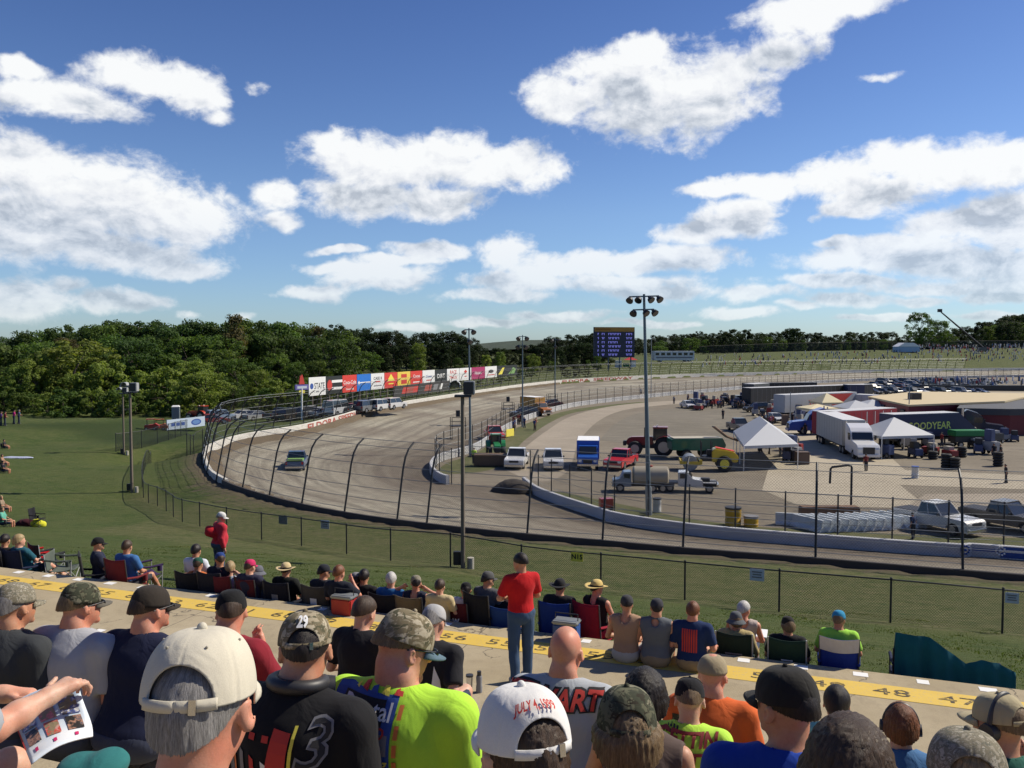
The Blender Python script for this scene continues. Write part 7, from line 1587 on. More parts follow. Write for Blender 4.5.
P = G0(642, 491); t = thing('water_truck', 'muddy water truck with a tan tank, facing left beside the floodlight pole', 'truck', P, R(176)); t.scale = (.76,)*3; TN = (.36,.32,.24)
mb = MB(); mb.tube([(-2.9,0,1.75),(-2.75,0,1.75),(.9,0,1.75),(1.05,0,1.75)], [.85,1.05,1.05,.85], 20); mb.build('tank', M['plastic'], t, TN, True); mb = MB(); mb.box((-.3,0,.75), (6.0,1.0,.3)); mb.build('chassis', M['dark'], t); mb = MB(); mb.prism([(1.25,.6),(1.25,2.3),(2.1,2.25),(2.5,1.5),(3.3,1.35),(3.4,.6)], -.95, .95); mb.build('cab', M['paint'], t, (.20,.25,.30), bevel=.05)
for sy in (-1, 1): mb = MB(); mb.box((1.75, sy*.96, 1.8), (.7,.02,.55)); mb.build('window', M['glassy'], t)
mb = MB(); mb.cyl((-.9,0,2.85), .3, .15, n=14); mb.build('hatch', M['rustprint'], t)
for wx in (-2.2,-1.1,2.5):
    for sy in (-1, 1): wheel(t, wx, sy*.85, .48, .4)
P = G0(690, 491); t = thing('flatbed_truck', 'white stripped down flatbed truck with an open engine bay, facing right', 'truck', P, R(-12)); t.scale = (.84,)*3; WHT = (.55,.55,.53)
mb = MB(); mb.prism([(-1.2,.6),(-1.2,2.0),(-.3,2.05),(.3,1.35),(1.2,1.25),(1.3,.6)], -.95, .95); mb.build('cab', M['paint'], t, WHT, bevel=.05); mb = MB(); mb.box((1.9,0,.85), (1.5,1.2,.5)); mb.box((1.5,0,1.2), (.9,.7,.4)); mb.build('engine', M['dark'], t); mb = MB(); mb.box((2.7,0,.75), (.2,1.9,.3)); mb.build('bumper', M['chrome'], t); mb = MB(); mb.box((-2.1,0,.9), (1.8,1.8,.12)); mb.build('bed', M['dark'], t)
for sy in (-1, 1):
    mb = MB(); mb.box((-.65, sy*.96, 1.65), (.7,.02,.5)); mb.build('window', M['glassy'], t); mb = MB(); mb.box((1.9, sy*.85, 1.02), (1.3,.3,.1)); mb.build('wing', M['paint'], t, WHT)
    for wx in (1.9,-2.0): wheel(t, wx, sy*.8, .42, .3)
mb = MB(); mb.box((.02,0,1.75), (.05,1.6,.55), Euler((0,-.7,0)).to_matrix()); mb.build('windscreen', M['glassy'], t)
# orange truck with canopy by the far inside wall
box_truck('orange truck with a yellow canvas canopy by the far inside wall', G0(537, 415), R(-55), (.45,.15,.03), (.50,.27,.05), 4.5, 3.2, 'canopy_truck')
# green utility cart and tyre stacks near the navy trailer
P = G0(967, 447); t = thing('utility_cart', 'green topped utility cart before the navy trailer', 'cart', P, R(5)); mb = MB(); mb.box((0,0,1.75), (4.2,1.7,.7)); mb.build('cover', M['vinyl'], t, (.02,.20,.06), bevel=.1); mb = MB(); mb.box((0,0,1.0), (4.0,1.5,.7)); mb.build('body', M['dark'], t)
for wx in (-1.3,1.3):
    for sy in (-1, 1): wheel(t, wx, sy*.7, .38, .25)
for q, (px, py, n, lb) in enumerate([(946,468,5,'tallest stack of black tyres before the navy trailer'),(955,469,4,'stack of black tyres just right of the tallest one'),(933,459,3,'low stack of black tyres under the edge of the square tent'),(998,466,5,'stack of black tyres beside the walking man'),(962,457,4,'stack of black tyres behind the two front ones'),(949,456,5,'stack of black tyres next to the green cart')]):
    t = thing('tyre_stack', lb, 'tyres', G0(px, py), 0, 'stacks of tyres')
    for k in range(n):
        mb = MB(); pts = [(.36*math.cos(a), .36*math.sin(a), .16+.29*k) for a in np.linspace(0, 2*PI, 17)]; mb.tube(pts, .15, 8, False); mb.build('tyre', M['rubber'], t, smooth=True)
# ---- tents
def tent(label, corners, eave, peaks, group='event tents in the infield', mat=None, val=.28):
    """corners: four ground points in order; peaks: one point or two ridge points (x, y, z)"""
    c0 = sum((Vector(c) for c in corners), Vector())/4; t = thing('event_tent', label, 'tent', c0, 0, group); C4 = [Vector(c)-c0+Vector((0,0,eave)) for c in corners]; pk = [Vector(p)-c0 for p in peaks]; mt = mat or M['tentw']
    mb = MB()
    if len(pk) == 1: [mb.quad(C4[i], C4[(i+1) % 4], pk[0]) for i in range(4)]
    else: mb.quad(C4[0], C4[1], pk[0]); mb.quad(C4[1], C4[2], pk[1], pk[0]); mb.quad(C4[2], C4[3], pk[1]); mb.quad(C4[3], C4[0], pk[0], pk[1])
    o = mb.build('roof', mt, t); md = o.modifiers.new('t','SOLIDIFY'); md.thickness = .02; mb = MB()
    for i in range(4): a, b = C4[i], C4[(i+1) % 4]; mb.quad(a, b, b-Vector((0,0,val)), a-Vector((0,0,val)))
    o = mb.build('valance', mt, t); md = o.modifiers.new('t','SOLIDIFY'); md.thickness = .015
    for i in range(4):
        for f in ((0,) if len(pk) == 1 else (0,.33,.66) if i % 2 else (0,)): p = C4[i]*(1-f)+C4[(i+1) % 4]*f; mb = MB(); mb.tube([p*1.0-Vector((0,0,eave)), p], .04, 6); mb.build('pole', M['white'], t)
    return t
m, nt, b, out = nmat('tent_vinyl'); b.inputs['Base Color'].default_value = (.52,.54,.57,1); b.inputs['Roughness'].default_value = .6
tr = nt.nodes.new('ShaderNodeBsdfTranslucent'); tr.inputs[0].default_value = (.6,.62,.65,1); mx = nt.nodes.new('ShaderNodeMixShader'); mx.inputs[0].default_value = .22; nt.links.new(b.outputs[0], mx.inputs[1]); nt.links.new(tr.outputs[0], mx.inputs[2]); nt.links.new(mx.outputs[0], out.inputs[0]); M['tentw'] = m
M['tentc'] = simple('cream_canvas', (.62,.54,.34), .8, 0, .05)
a, b_, l_ = atz(744,446,2.5), atz(798,444,2.5), atz(733.6,431,2.5); dv = Vector((l_.x-a.x, l_.y-a.y, 0)); g4 = [Vector((a.x,a.y,0)), Vector((b_.x,b_.y,0)), Vector((b_.x,b_.y,0))+dv, Vector((l_.x,l_.y,0))]; mid = (g4[0]+g4[1])/2
tent('long white open sided tent with a ridge roof', g4, 2.5, [mid+dv*.22+Vector((0,0,4.4)), mid+dv*.80+Vector((0,0,4.4))])
a, b_ = atz(882,436.5,2.5), atz(934,435,2.5); dv = Vector((-.5,6,0)); g4 = [Vector((a.x,a.y,0)), Vector((b_.x,b_.y,0)), Vector((b_.x,b_.y,0))+dv, Vector((a.x,a.y,0))+dv]; tent('square white pyramid tent beside the white truck tractor', g4, 2.5, [sum(g4, Vector())/4+Vector((0,0,4.3))])
def sq_tent(label, px, py, w, l, eave, pk, mat, rz=.2): c = G0(px, py); r_ = Matrix.Rotation(rz, 3, 'Z'); g4 = [c+r_@Vector(q) for q in ((-w/2,-l/2,0),(w/2,-l/2,0),(w/2,l/2,0),(-w/2,l/2,0))]; return tent(label, g4, eave, [c+Vector((0,0,pk))], mat=mat)
sq_tent('cream canopy in front of the grey trailer', 817, 425, 5, 4, 2.7, 3.3, M['tentc']); sq_tent('peaked tan canopy behind the cream one', 826, 419, 4, 4, 2.9, 4.4, M['tentc']); sq_tent('white canopy left of the navy trailer', 855, 425, 5.5, 5, 2.8, 3.9, M['tentw']); sq_tent('long white canopy above the red trailer', 872, 423, 6, 5, 2.8, 3.8, M['tentw'])
# ---- things on the ground
mb = MB(); mb.prism([(-.34,0),(-.34,.12),(-.16,.32),(-.10,.82),(.10,.82),(.16,.32),(.34,.12),(.34,0)], -1.3, 1.3); pr = mb.build('jersey_barrier', wall_mat('barrier_plastic', (.60,.64,.66), (.35,.33,.3), .3), bevel=.02)
tag(pr, 'pale plastic barrier in the close row behind the inside wall', 'barrier', 'pale barriers stored in a row')
for k in range(13):
    o = pr if k == 0 else pr.copy()
    if k: COL.objects.link(o)
    o.location = G0(808+8.7*k, 529-.3*k+(0 if k < 9 else -1)); o.rotation_euler = (0,0,R(28))
o = pr.copy(); COL.objects.link(o); o.location = G0(795, 525); o.rotation_euler = (.0,0,R(75)); o['label'] = 'lone pale barrier lying left of the row, turned sideways'
mb = MB(); mb.box((0,0,.4), (4.2,.9,.8)); o = mb.build('hay_bale_row', simple('brown_bales', (.17,.10,.06), .9, 0, .3, 3, .4), bevel=.06); o.name = 'timber_pile'; o.location = G0(829, 517); tag(o, 'low brown pile of timber behind the pale barriers', 'timber')
mb = MB(); mb.tube([(0,0,0),(0,0,3.1),(-.05,0,3.25),(-.3,0,3.3),(-1.5,0,3.15),(-1.62,0,3.0),(-1.65,0,1.9)], .085, 10); o = mb.build('standpipe', M['blackpost'], smooth=True); o.location = G0(851, 508); tag(o, 'tall black water standpipe with a hooked spout', 'standpipe')
def barrel(name, label, px, py, col, h=.95, r_=.31, lid=None, group=None, dr=None):
    t = thing(name, label, 'barrel', G0(px, py), 0, group); mb = MB(); mb.tube([(0,0,0),(0,0,h*.35),(0,0,h*.37),(0,0,h*.66),(0,0,h*.68),(0,0,h)], [r_*.96,r_,r_*.97,r_*.97,r_,r_*.98], 18); mb.build('drum', M['plastic'], t, col, True)
    mb = MB(); mb.cyl((0,0,h+.06), r_*1.03, .12, n=18); mb.build('lid', lid or M['dark'], t, smooth=True)
barrel('yellow_barrel', 'taller yellow barrel with a dark top behind the inside wall', 733, 525, (.55,.33,.02), 1.15, .55, None, 'yellow barrels'); barrel('yellow_barrel', 'shorter yellow barrel under a heap of grey sacking', 751, 526, (.60,.36,.02), .6, .5, M['grey_print'], 'yellow barrels')
barrel('white_barrel', 'white barrel at the foot of the tall floodlight pole', 657, 512, (.50,.50,.47)); barrel('white_barrel', 'white barrel with a blue rim tethered to the white truck', 915, 478, (.6,.6,.58), 1.0, .32, M['blue_print'])
P = G0(606, 510); t = thing('tool_cart', 'small red tool cart behind the inside wall', 'cart', P, .2); mb = MB(); mb.box((0,0,.55), (1.0,.6,.7)); mb.build('box', M['paint'], t, (.4,.03,.03), bevel=.03)
for sx in (-.35,.35): mb = MB(); mb.cyl((sx,0,.15), .15, .62, 'y', 12); mb.build('wheel', M['rubber'], t)
S_ = SDF().ell((0,0,.2), (1.5,1.2,1.0), None, .2).ell((.9,.2,.1), (1.0,.9,.75), None, .3).ell((-1.0,-.1,.1), (.9,.9,.6), None, .3).plane((0,0,1), 0.0)
o = mobj('dirt_mound', S_.mesh('dirt_mound', .09, None, fold_noise(4, .05)), simple('dark_earth', (.05,.042,.035), .95, 0, .35, 2, .6), None, None, True); o.location = G0(513, 493); tag(o, 'dark mound of earth at the end of the inside wall', 'mound')  # very dark brown over the whole heap
P = G0(785, 425); mb = MB(); mb.box((0,0,.75), (.9,.9,1.5)); mb.box((0,0,1.55), (1.0,1.0,.1)); o = mb.build('crate', simple('brown_crate', (.16,.11,.08), .8), bevel=.03); o.location = P; tag(o, 'upright brown crate beside the white car', 'crate')
for q, (px, py, lb) in enumerate([(797,462,'dark equipment box under the right end of the long tent'),(789,456,'blue black equipment box deeper under the long tent'),(802,464,'brown box at the right corner of the long tent')]): mb = MB(); mb.box((0,0,.6), (1.3,.9,1.2)); mb.box((0,0,1.25), (1.35,.95,.1)); o = mb.build('equipment_box', simple('eqbox%d' % q, [(.03,.03,.04),(.03,.04,.08),(.12,.08,.06)][q], .7), bevel=.03); o.location = G0(px, py); tag(o, lb, 'box')
for q, (px, py, pyt, lb) in enumerate([(458,441,420,'small steel marshal stand on the inside wall'),(508,421,404,'marshal stand on the far inside wall, right of the red pickup'),(552,410,396,'marshal stand beside the third floodlight pole')]):
    B_ = G0(px, py); t = thing('marshal_stand', lb, 'platform', B_, .3, 'marshal stands'); h = 2.0; mb = MB(); mb.box((0,0,h), (2.0,1.2,.12)); mb.build('platform', M['dark'], t)
    for sx in (-.9,.9):
        for sy in (-.5,.5): mb = MB(); mb.tube([(sx,sy,0),(sx,sy,h+1.1)], .05, 6); mb.build('leg', M['blackpost'], t)
    mb = MB(); [mb.tube([(-.9,sy,h+z),(.9,sy,h+z)], .03, 5) for sy in (-.5,.5) for z in (.55,1.1)]; mb.build('railing', M['blackpost'], t)
    if q < 2: mb = MB(); mb.box((0,0,h+1.6), (.5,.3,.8)); mb.build('signal_box', M['dark'], t)
mb = MB(); mb.box((0,0,.6), (1.9,.08,1.0)); mb.tube([(-.8,.05,0),(-.8,.05,1.1)], .04, 6); mb.tube([(.8,.05,0),(.8,.05,1.1)], .04, 6); o = mb.build('yellow_board', M['yellow_print']); o.location = G0(510, 437); o.rotation_euler = (0,0,1.0); tag(o, 'low yellow board standing beside the red pickup', 'board')
# ---- buildings
def house(label, roof_px, z, wallc, roofm, zr=.25, cat='building'):
    P = [atz(x, y, z) for x, y in roof_px]; c = Vector((sum(p.x for p in P)/len(P), sum(p.y for p in P)/len(P), 0)); t = thing('building', label, cat, c, 0, 'buildings in the infield'); n = len(P); Q = [(p.x-c.x, p.y-c.y) for p in P]
    mb = MB(); mb._a([(x*.985, y*.985, -.1) for x, y in Q]+[(x*.985, y*.985, z-zr) for x, y in Q], [(i, (i+1) % n, (i+1) % n+n, i+n) for i in range(n)]); mb.build('wall', wallc, t)
    mb = MB(); mb._a([(x, y, z-zr) for x, y in Q]+[(x, y, z) for x, y in Q], [tuple(range(n)), tuple(range(2*n-1, n-1, -1))]+[(i, i+n, (i+1) % n+n, (i+1) % n) for i in range(n)]); mb.build('roof', roofm, t); return t, Q, c
t, Q, c = house('low building with a flat tan roof and dark red walls', [(868,396.4),(908,404.8),(1005,401),(1040,393.5),(915,391.4)], 4.0, simple('dark_red_cladding', (.20,.018,.022), .6), simple('tan_roofing', (.50,.41,.25), .9, 0, .08, .5))
for f in (.15,.4,.65,.88): x, y = [Q[0][k]*(1-f)+Q[1][k]*f for k in (0, 1)]; mb = MB(); mb.box((x*.99-.05, y*.99-.05, 2.4), (1.6,.2,1.6), Matrix.Rotation(math.atan2(Q[1][1]-Q[0][1], Q[1][0]-Q[0][0]), 3, 'Z')); mb.build('window', M['glassy'], t)
mb = MB(); mb.box((Q[4][0]*.3+Q[1][0]*.6, Q[4][1]*.3+Q[1][1]*.6, 4.5), (1.5,1.5,1.0)); mb.build('roof_vent', M['dark'], t)
t, Q, c = house('dark red garage with a charcoal roof edge at the right', [(957,408),(1010,409),(1100,408),(1120,399.5),(965,399)], 3.7, simple('garage_red', (.14,.015,.02), .6), simple('charcoal_fascia', (.06,.062,.066), .7), .9)
for f in (.2,.5,.8): x, y = [Q[0][k]*(1-f)+Q[2][k]*f for k in (0, 1)]; mb = MB(); mb.box((x, y-.1, 1.3), (5.0,.25,2.3)); mb.build('garage_door', M['dark'], t)
# bleachers with people right of the car park
P = G0(1003, 390.5); t = thing('bleacher', 'low grandstand with spectators at the right end of the far car park', 'grandstand', P, R(-8)); mb = MB(); mb.prism([(-22,0),(-22,1.4),(22,1.4),(22,0)], -1.5, 1.5); mb.build('base', M['dark'], t); mb = MB(); [mb.box((0,-1.2+.8*k,1.5+.35*k), (44,.4,.06)) for k in range(4)]; mb.build('bench', M['galv'], t)
# ------------------------------------------------------------------ trees
def leaf_mat(name):
    m = bpy.data.materials.new(name); m.use_nodes = True; nt = m.node_tree; nt.nodes.clear(); out = nt.nodes.new('ShaderNodeOutputMaterial')
    oi = nt.nodes.new('ShaderNodeObjectInfo'); n1 = noise(nt, wpos(nt), .35, 3); n2 = noise(nt, wpos(nt), 2.5, 2)
    c = mixc(nt, 1., oi.outputs['Color'], ramp(nt, n1, [(.3,(.62,.66,.62)),(.7,(1.25,1.15,1.0))]), 'MULTIPLY'); c = mixc(nt, 1., c, ramp(nt, n2, [(.3,.75),(.7,1.2)]), 'MULTIPLY')
    d = nt.nodes.new('ShaderNodeBsdfPrincipled'); nt.links.new(c, d.inputs['Base Color']); d.inputs['Roughness'].default_value = .7; d.inputs['Specular IOR Level'].default_value = .2
    t = nt.nodes.new('ShaderNodeBsdfTranslucent'); nt.links.new(mixc(nt, 1., c, (1.5,1.6,.6), 'MULTIPLY'), t.inputs[0])
    mx = nt.nodes.new('ShaderNodeMixShader'); mx.inputs[0].default_value = .35; nt.links.new(d.outputs[0], mx.inputs[1]); nt.links.new(t.outputs[0], mx.inputs[2]); nt.links.new(mx.outputs[0], out.inputs[0]); return m
M['leaf'] = leaf_mat('foliage'); M['bark'] = simple('bark', (.09,.07,.055), .9, 0, .3, 6, .4)
def crown_mesh(seed, kind, n_leaf, size):
    g = np.random.default_rng(seed); C = []; 
    if kind == 'round': env = lambda z: .40*np.sqrt(np.clip(1-((z-.58)/.44)**2, 0, 1)); z0, z1, nc = .16, .98, 70
    elif kind == 'tall': env = lambda z: .27*np.clip(1-((z-.5)/.52)**2, 0, 1)**.4; z0, z1, nc = .10, .98, 64
    elif kind == 'conifer': env = lambda z: .25*np.clip(1.04-z, 0, 1)**.8+.03; z0, z1, nc = .12, .99, 60
    else: env = lambda z: .62*np.sqrt(np.clip(1-((z-.40)/.60)**2, 0, 1)); z0, z1, nc = .06, .95, 46
    lob = g.uniform(0, 6.28, 4)
    for _ in range(nc):
        z = g.uniform(z0, z1); a = g.uniform(0, 2*PI); lb = 1+.22*math.sin(2*a+lob[0]+4*z)+.16*math.sin(3*a+lob[1]-5*z); r_ = env(z)*lb*math.sqrt(g.uniform(.25, 1)); C.append((r_*math.cos(a), r_*math.sin(a), z, g.uniform(.055,.115)*(1.15 if kind == 'bush' else 1)*(.8 if kind == 'conifer' else 1)))
    C = np.array(C); k = g.integers(0, len(C), n_leaf); d = g.normal(size=(n_leaf, 3)); d /= np.linalg.norm(d, axis=1)[:,None]; d[:,2] = np.where(g.random(n_leaf) < .35, np.abs(d[:,2]), d[:,2])
    rr = C[k,3]*g.uniform(.55, 1.08, n_leaf); P = C[k,:3]+d*rr[:,None]*np.array([1.15,1.15,.75])
    nrm = d+g.normal(size=(n_leaf,3))*.55+np.array([0,0,.35]); nrm /= np.linalg.norm(nrm, axis=1)[:,None]; u = np.cross(nrm, g.normal(size=(n_leaf,3))); u /= np.linalg.norm(u, axis=1)[:,None]; w = np.cross(nrm, u)
    s_ = size*g.uniform(.6, 1.4, n_leaf)[:,None]; V = np.stack([P-u*s_-w*s_*.35, P+w*s_*.7-u*s_*.2, P+u*s_, P-w*s_*.7+u*s_*.15], 1).reshape(-1, 3); Fq = np.arange(len(V)).reshape(-1, 4)
    return mesh_np('crown', V, Fq), C
def trunk_mesh(seed, C, kind):
    g = random.Random(seed); mb = MB(); top = .55 if kind != 'conifer' else .9; pts = [(0,0,-.03)]+[(g.uniform(-.012,.012), g.uniform(-.012,.012), top*(k+1)/5) for k in range(5)]
    r0 = .022 if kind != 'bush' else .016; mb.tube(pts, [r0*1.3, r0, r0*.85, r0*.7, r0*.55, r0*.35], 8)
    for _ in range(14 if kind != 'bush' else 6):
        c = C[g.randrange(len(C))]; zb = min(top*.95, c[2]*.75); a = Vector((0,0,zb)); b = Vector(c[:3]); mb.tube([a, a.lerp(b, .5)+Vector((0,0,-.01)), b], [r0*.42, r0*.28, r0*.1], 5)
    return mb.mesh('trunk')
VAR = {}
for kd, seeds, n_l, sz in (('round', (1,2,3,4), 6500, .0155), ('tall', (5,6,7), 5500, .0165), ('conifer', (8,9), 4800, .0150), ('bush', (10,11,12), 4200, .028)):
    VAR[kd] = []
    for s_ in seeds:
        cm, C = crown_mesh(s_, kd, n_l, sz); cm.materials.append(M['leaf']); tm = trunk_mesh(s_, C, kd); tm.materials.append(M['bark']); VAR[kd].append((cm, tm))
rt = random.Random(3)
def tree(kd, px, d, pyt, col, label, group, name='tree', wid=None, x=None):
    P = atd(px, 400, d); g = gz(P.x, P.y); H = atd(px, pyt, d).z-g
    if H < 1: return
    t = thing(name, label, 'tree' if name != 'shrub' else 'shrub', (P.x, P.y, g-.1), rt.uniform(0, 6.28), group); cm, tm = rt.choice(VAR[kd]); w = wid or H*rt.uniform(.82, 1.1)
    t.scale = (w, w, H); v = rt.uniform(.8, 1.2); c = bpy.data.objects.new('crown', cm); link(c, t); c.color = (col[0]*v*rt.uniform(.9,1.12), col[1]*v, col[2]*v, 1); k = bpy.data.objects.new('trunk', tm); link(k, t); return t
def prof_(tab, x): return np.interp(x, [a for a, b in tab], [b for a, b in tab])
TOP = [(-60,350),(0,342),(20,333),(45,327),(80,322),(110,321),(150,322),(200,321),(230,318),(262,320),(300,323),(340,325),(380,330),(415,333),(450,330),(468,336),(486,347),(520,346),(545,337),(570,333),(600,331),(640,343),(665,340),(680,336),(705,337),(730,334),(760,335),(790,333),(810,336),(840,338),(905,338),(955,334),(985,326),(1005,322),(1024,320),(1100,320)]
DG = (.055,.095,.030); MG = (.090,.145,.038); LG = (.165,.225,.055); BR = (.115,.100,.046)
for r_i, (d_, dy, st) in enumerate([(205, 0, 12), (190, 14, 15)]):
    px = -150+r_i*6
    while px < 350:
        kd = 'conifer' if rt.random() < .14 else rt.choice(['round','round','tall']); br = rt.random() < .07 or (kd == 'conifer' and rt.random() < .5)
        tree(kd, px, d_+rt.uniform(-8, 8), prof_(TOP, px)+dy+rt.uniform(0, 7), BR if br else DG if rt.random() < .7 else MG, 'dark tall tree in the back rows of the wood on the left' if not br else 'brownish tree in the back rows of the wood on the left', 'tall trees of the wood on the left'); px += st*rt.uniform(.75, 1.25)
for r_i, (d_, y0, st, col, lb) in enumerate([(172, 348, 19, MG, 'mid height tree in the middle of the wood on the left'), (158, 366, 21, LG, 'lighter green tree along the front of the wood on the left')]):
    px = -140+r_i*9
    while px < 330:
        tree(rt.choice(['round','round','tall','bush']), px, d_+rt.uniform(-6, 6), y0+rt.uniform(-8, 10)+(px > 230)*10, col if rt.random() < .7 else DG, lb, 'front trees of the wood on the left'); px += st*rt.uniform(.7, 1.3)
tree('round', 74, 162, 341, LG, 'large pale green tree standing out at the front left of the wood', 'front trees of the wood on the left', wid=19); tree('conifer', 236, 186, 316, BR, 'tall brown conifer rising at the right end of the left wood', 'tall trees of the wood on the left', wid=14); tree('round', 205, 150, 372, LG, 'yellow green tree above the red tractor', 'front trees of the wood on the left', wid=12)
px = -130
while px < 345:
    tree('bush', px, 146+rt.uniform(-4, 6)+(px > 200)*6, 392+rt.uniform(-8, 8)+(px > 260)*-2, LG if rt.random() < .6 else MG, 'leafy shrub at the foot of the wood on the left', 'shrubs at the foot of the wood', 'shrub'); px += rt.uniform(11, 19)
# the darker wood farther off, behind the boards and up to the scoreboard
for r_i, (d_, dy, st) in enumerate([(345, 0, 8.5), (322, 9, 10), (300, 22, 13)]):
    px = 335
    while px < 612:
        tree(rt.choice(['round','tall','round']), px, d_+rt.uniform(-10, 10), prof_(TOP, px)+dy+rt.uniform(0, 6), (.024,.040,.017) if r_i < 2 or rt.random() < .6 else MG, 'dark tree of the far wood behind the row of boards', 'trees of the far wood behind the boards'); px += st*rt.uniform(.75, 1.25)
for px, d_, y in ((418,285,344),(500,285,352),(486,280,355),(533,290,354)): tree('tall' if px != 533 else 'round', px, d_, y, LG, {418:'slim pale green tree above the middle of the boards',500:'pale green tree behind the dark end of the boards',486:'small pale green tree left of another one behind the boards',533:'light green tree between the boards and the scoreboard'}[px], 'trees of the far wood behind the boards')
px = 312
while px < 606:
    f = (px-310)/213; d_ = 1/((1-f)/150+f/255) if px < 523 else 262+(px-523)*.5
    tree('bush', px, d_+rt.uniform(0, 8), 377-(px-312)*.035+rt.uniform(-3, 9), MG if rt.random() < .6 else DG, 'shrub behind the outer wall and the boards', 'shrubs behind the outer wall', 'shrub'); px += rt.uniform(7, 12)
for px, y in ((577,367),(588,370),(566,369)): tree('bush', px, 262, y, (.07,.085,.05), {577:'grey green bush at the left end of the far bank, in the middle',588:'grey green bush at the left end of the far bank, lowest',566:'grey green bush nearest to the third pole'}[px], 'shrubs behind the outer wall', 'shrub')
# tree line beyond the far bank
for r_i, (d_, dy, st) in enumerate([(520, 0, 6.5), (480, 6, 8.0)]):
    px = 618
    while px < 1075:
        tree(rt.choice(['round','tall','round']), px, d_+rt.uniform(-15, 15), prof_(TOP, px)-5+dy+rt.uniform(-1, 5), (.030,.048,.022) if r_i == 0 or rt.random() < .6 else MG, 'dark tree of the distant tree line beyond the far bank', 'trees of the distant tree line'); px += st*rt.uniform(.75, 1.3)
tree('round', 918, 440, 313, MG, 'broad green tree rising above the tree line left of the crane', 'trees of the distant tree line', wid=15); tree('round', 938, 445, 321, MG, 'second green tree beside the broadest one, nearer to the crane', 'trees of the distant tree line', wid=15); tree('round', 690, 430, 338, MG, 'pale tree behind the right end of the white bus', 'trees of the distant tree line', wid=12); tree('round', 660, 430, 346, MG, 'pale green tree behind the left end of the white bus', 'trees of the distant tree line', wid=11)
mb = MB(); n = 60; vs = []
for i in range(n+1):
    a = -1.0+2.1*i/n; r0 = 640
    for j in range(5): r_ = r0+j*60; x, y = r_*math.sin(a), r_*math.cos(a); vs.append((x, y, gz(x, y)+(9+2.5*math.sin(9*a)+1.5*math.sin(31*a+j))*math.sin(PI*min(1, j/3.2+.12))))
mb._a(vs, [(i*5+j, (i+1)*5+j, (i+1)*5+j+1, i*5+j+1) for i in range(n) for j in range(4)]); tag(mb.build('far_woods', simple('far_woods', (.028,.044,.022), .95, 0, .5, .08), smooth=True), kind='stuff')
# ------------------------------------------------------------------ the far bank and what stands on it
dB = 338.; A0 = atd(652, 361, dB); A1 = atd(692, 361, dB+4); g = gz((A0.x+A1.x)/2, dB); w = (A1-A0).length; t = thing('bus', 'long white bus standing on top of the far bank right of the scoreboard', 'bus', ((A0.x+A1.x)/2, dB, g), math.atan2(4, A1.x-A0.x)); H = atd(652, 350.5, dB).z-g; H = max(3.4, H)
mb = MB(); mb.box((0,0,H*.55), (w,2.6,H*.82)); b = mb.build('body', M['vinyl'], t, (.62,.62,.60), bevel=.12)
for k in range(7): mb = MB(); mb.box((-w*.42+w*.14*k,-1.31,H*.70), (w*.09,.05,H*.22)); mb.build('window', M['glassy'], t)
mb = MB(); mb.box((0,-1.31,H*.40), (w*.9,.04,H*.12)); mb.build('stripe', M['grey_print'], b)
for wx in (-w*.33, w*.30, w*.38):
    for sy in (-1, 1): wheel(t, wx, sy*1.1, .55, .35)
P = onground(625, 361); P = atd(625, 361, 318); P.z = gz(P.x, P.y); t = thing('ticket_booth', 'white booth under a red canopy in front of the scoreboard', 'booth', P); mb = MB(); mb.box((-2.6,0,1.3), (2.4,2.2,2.6)); mb.box((3.0,0,1.3), (2.0,2.2,2.6)); mb.build('wall', M['white'], t); mb = MB(); mb.box((.4,0,.9), (2.2,1.6,1.4)); mb.build('counter', simple('booth_green', (.03,.2,.08), .7), t)
mb = MB(); mb._a([(-.4,-1.8,2.8),(4.6,-1.8,2.8),(4.6,1.8,2.8),(-.4,1.8,2.8),(2.1,0,4.0)], [(0,1,4),(1,2,4),(2,3,4),(3,0,4),(3,2,1,0)]); mb.build('roof', simple('booth_red', (.5,.02,.03), .7), t)
P = atd(906, 352, 400); P.z = gz(P.x, P.y); t = thing('event_tent', 'pale blue and white marquee far off below the broad green tree', 'tent', P); mb = MB(); mb.box((0,0,1.3), (10,6,2.6)); mb.build('wall', simple('marquee_blue', (.30,.42,.55), .7), t); mb = MB(); mb.prism([(-5.2,2.6),(-2.2,4.4),(2.2,4.4),(5.2,2.6)], -3.2, 3.2); mb.build('roof', M['white'], t)
P = atd(983, 346, 410); P.z = gz(P.x, P.y); tp_ = atd(941, 312, 410)-P; t = thing('boom_lift', 'boom lift with a long raised arm above the crowd on the right', 'crane', P); mb = MB(); mb.tube([(0,0,2.2), (tp_.x*.5, 0, 2.2+(tp_.z-2.2)*.5), (tp_.x, 0, tp_.z)], [.55,.45,.32], 8); mb.build('boom', M['dark'], t); mb = MB(); mb.box((0,0,1.4), (5,2.4,1.8)); mb.build('chassis', M['paint'], t, (.10,.10,.10), bevel=.1); mb = MB(); mb.box((tp_.x-.6,0,tp_.z+.7), (1.8,1.2,1.5)); mb.build('basket', M['dark'], t)
for wx in (-1.6,1.6):
    for sy in (-1, 1): wheel(t, wx, sy*1.1, .6, .4)
chain_fence(np.array([tuple(atd(x, 350, 372+(x-590)*.2)[:2]) for x in (700,760,820,880,940,1000,1060)]), 4.0, 'tall dark fence along the top of the far bank', 7.0, M['vinylmesh'], .07)
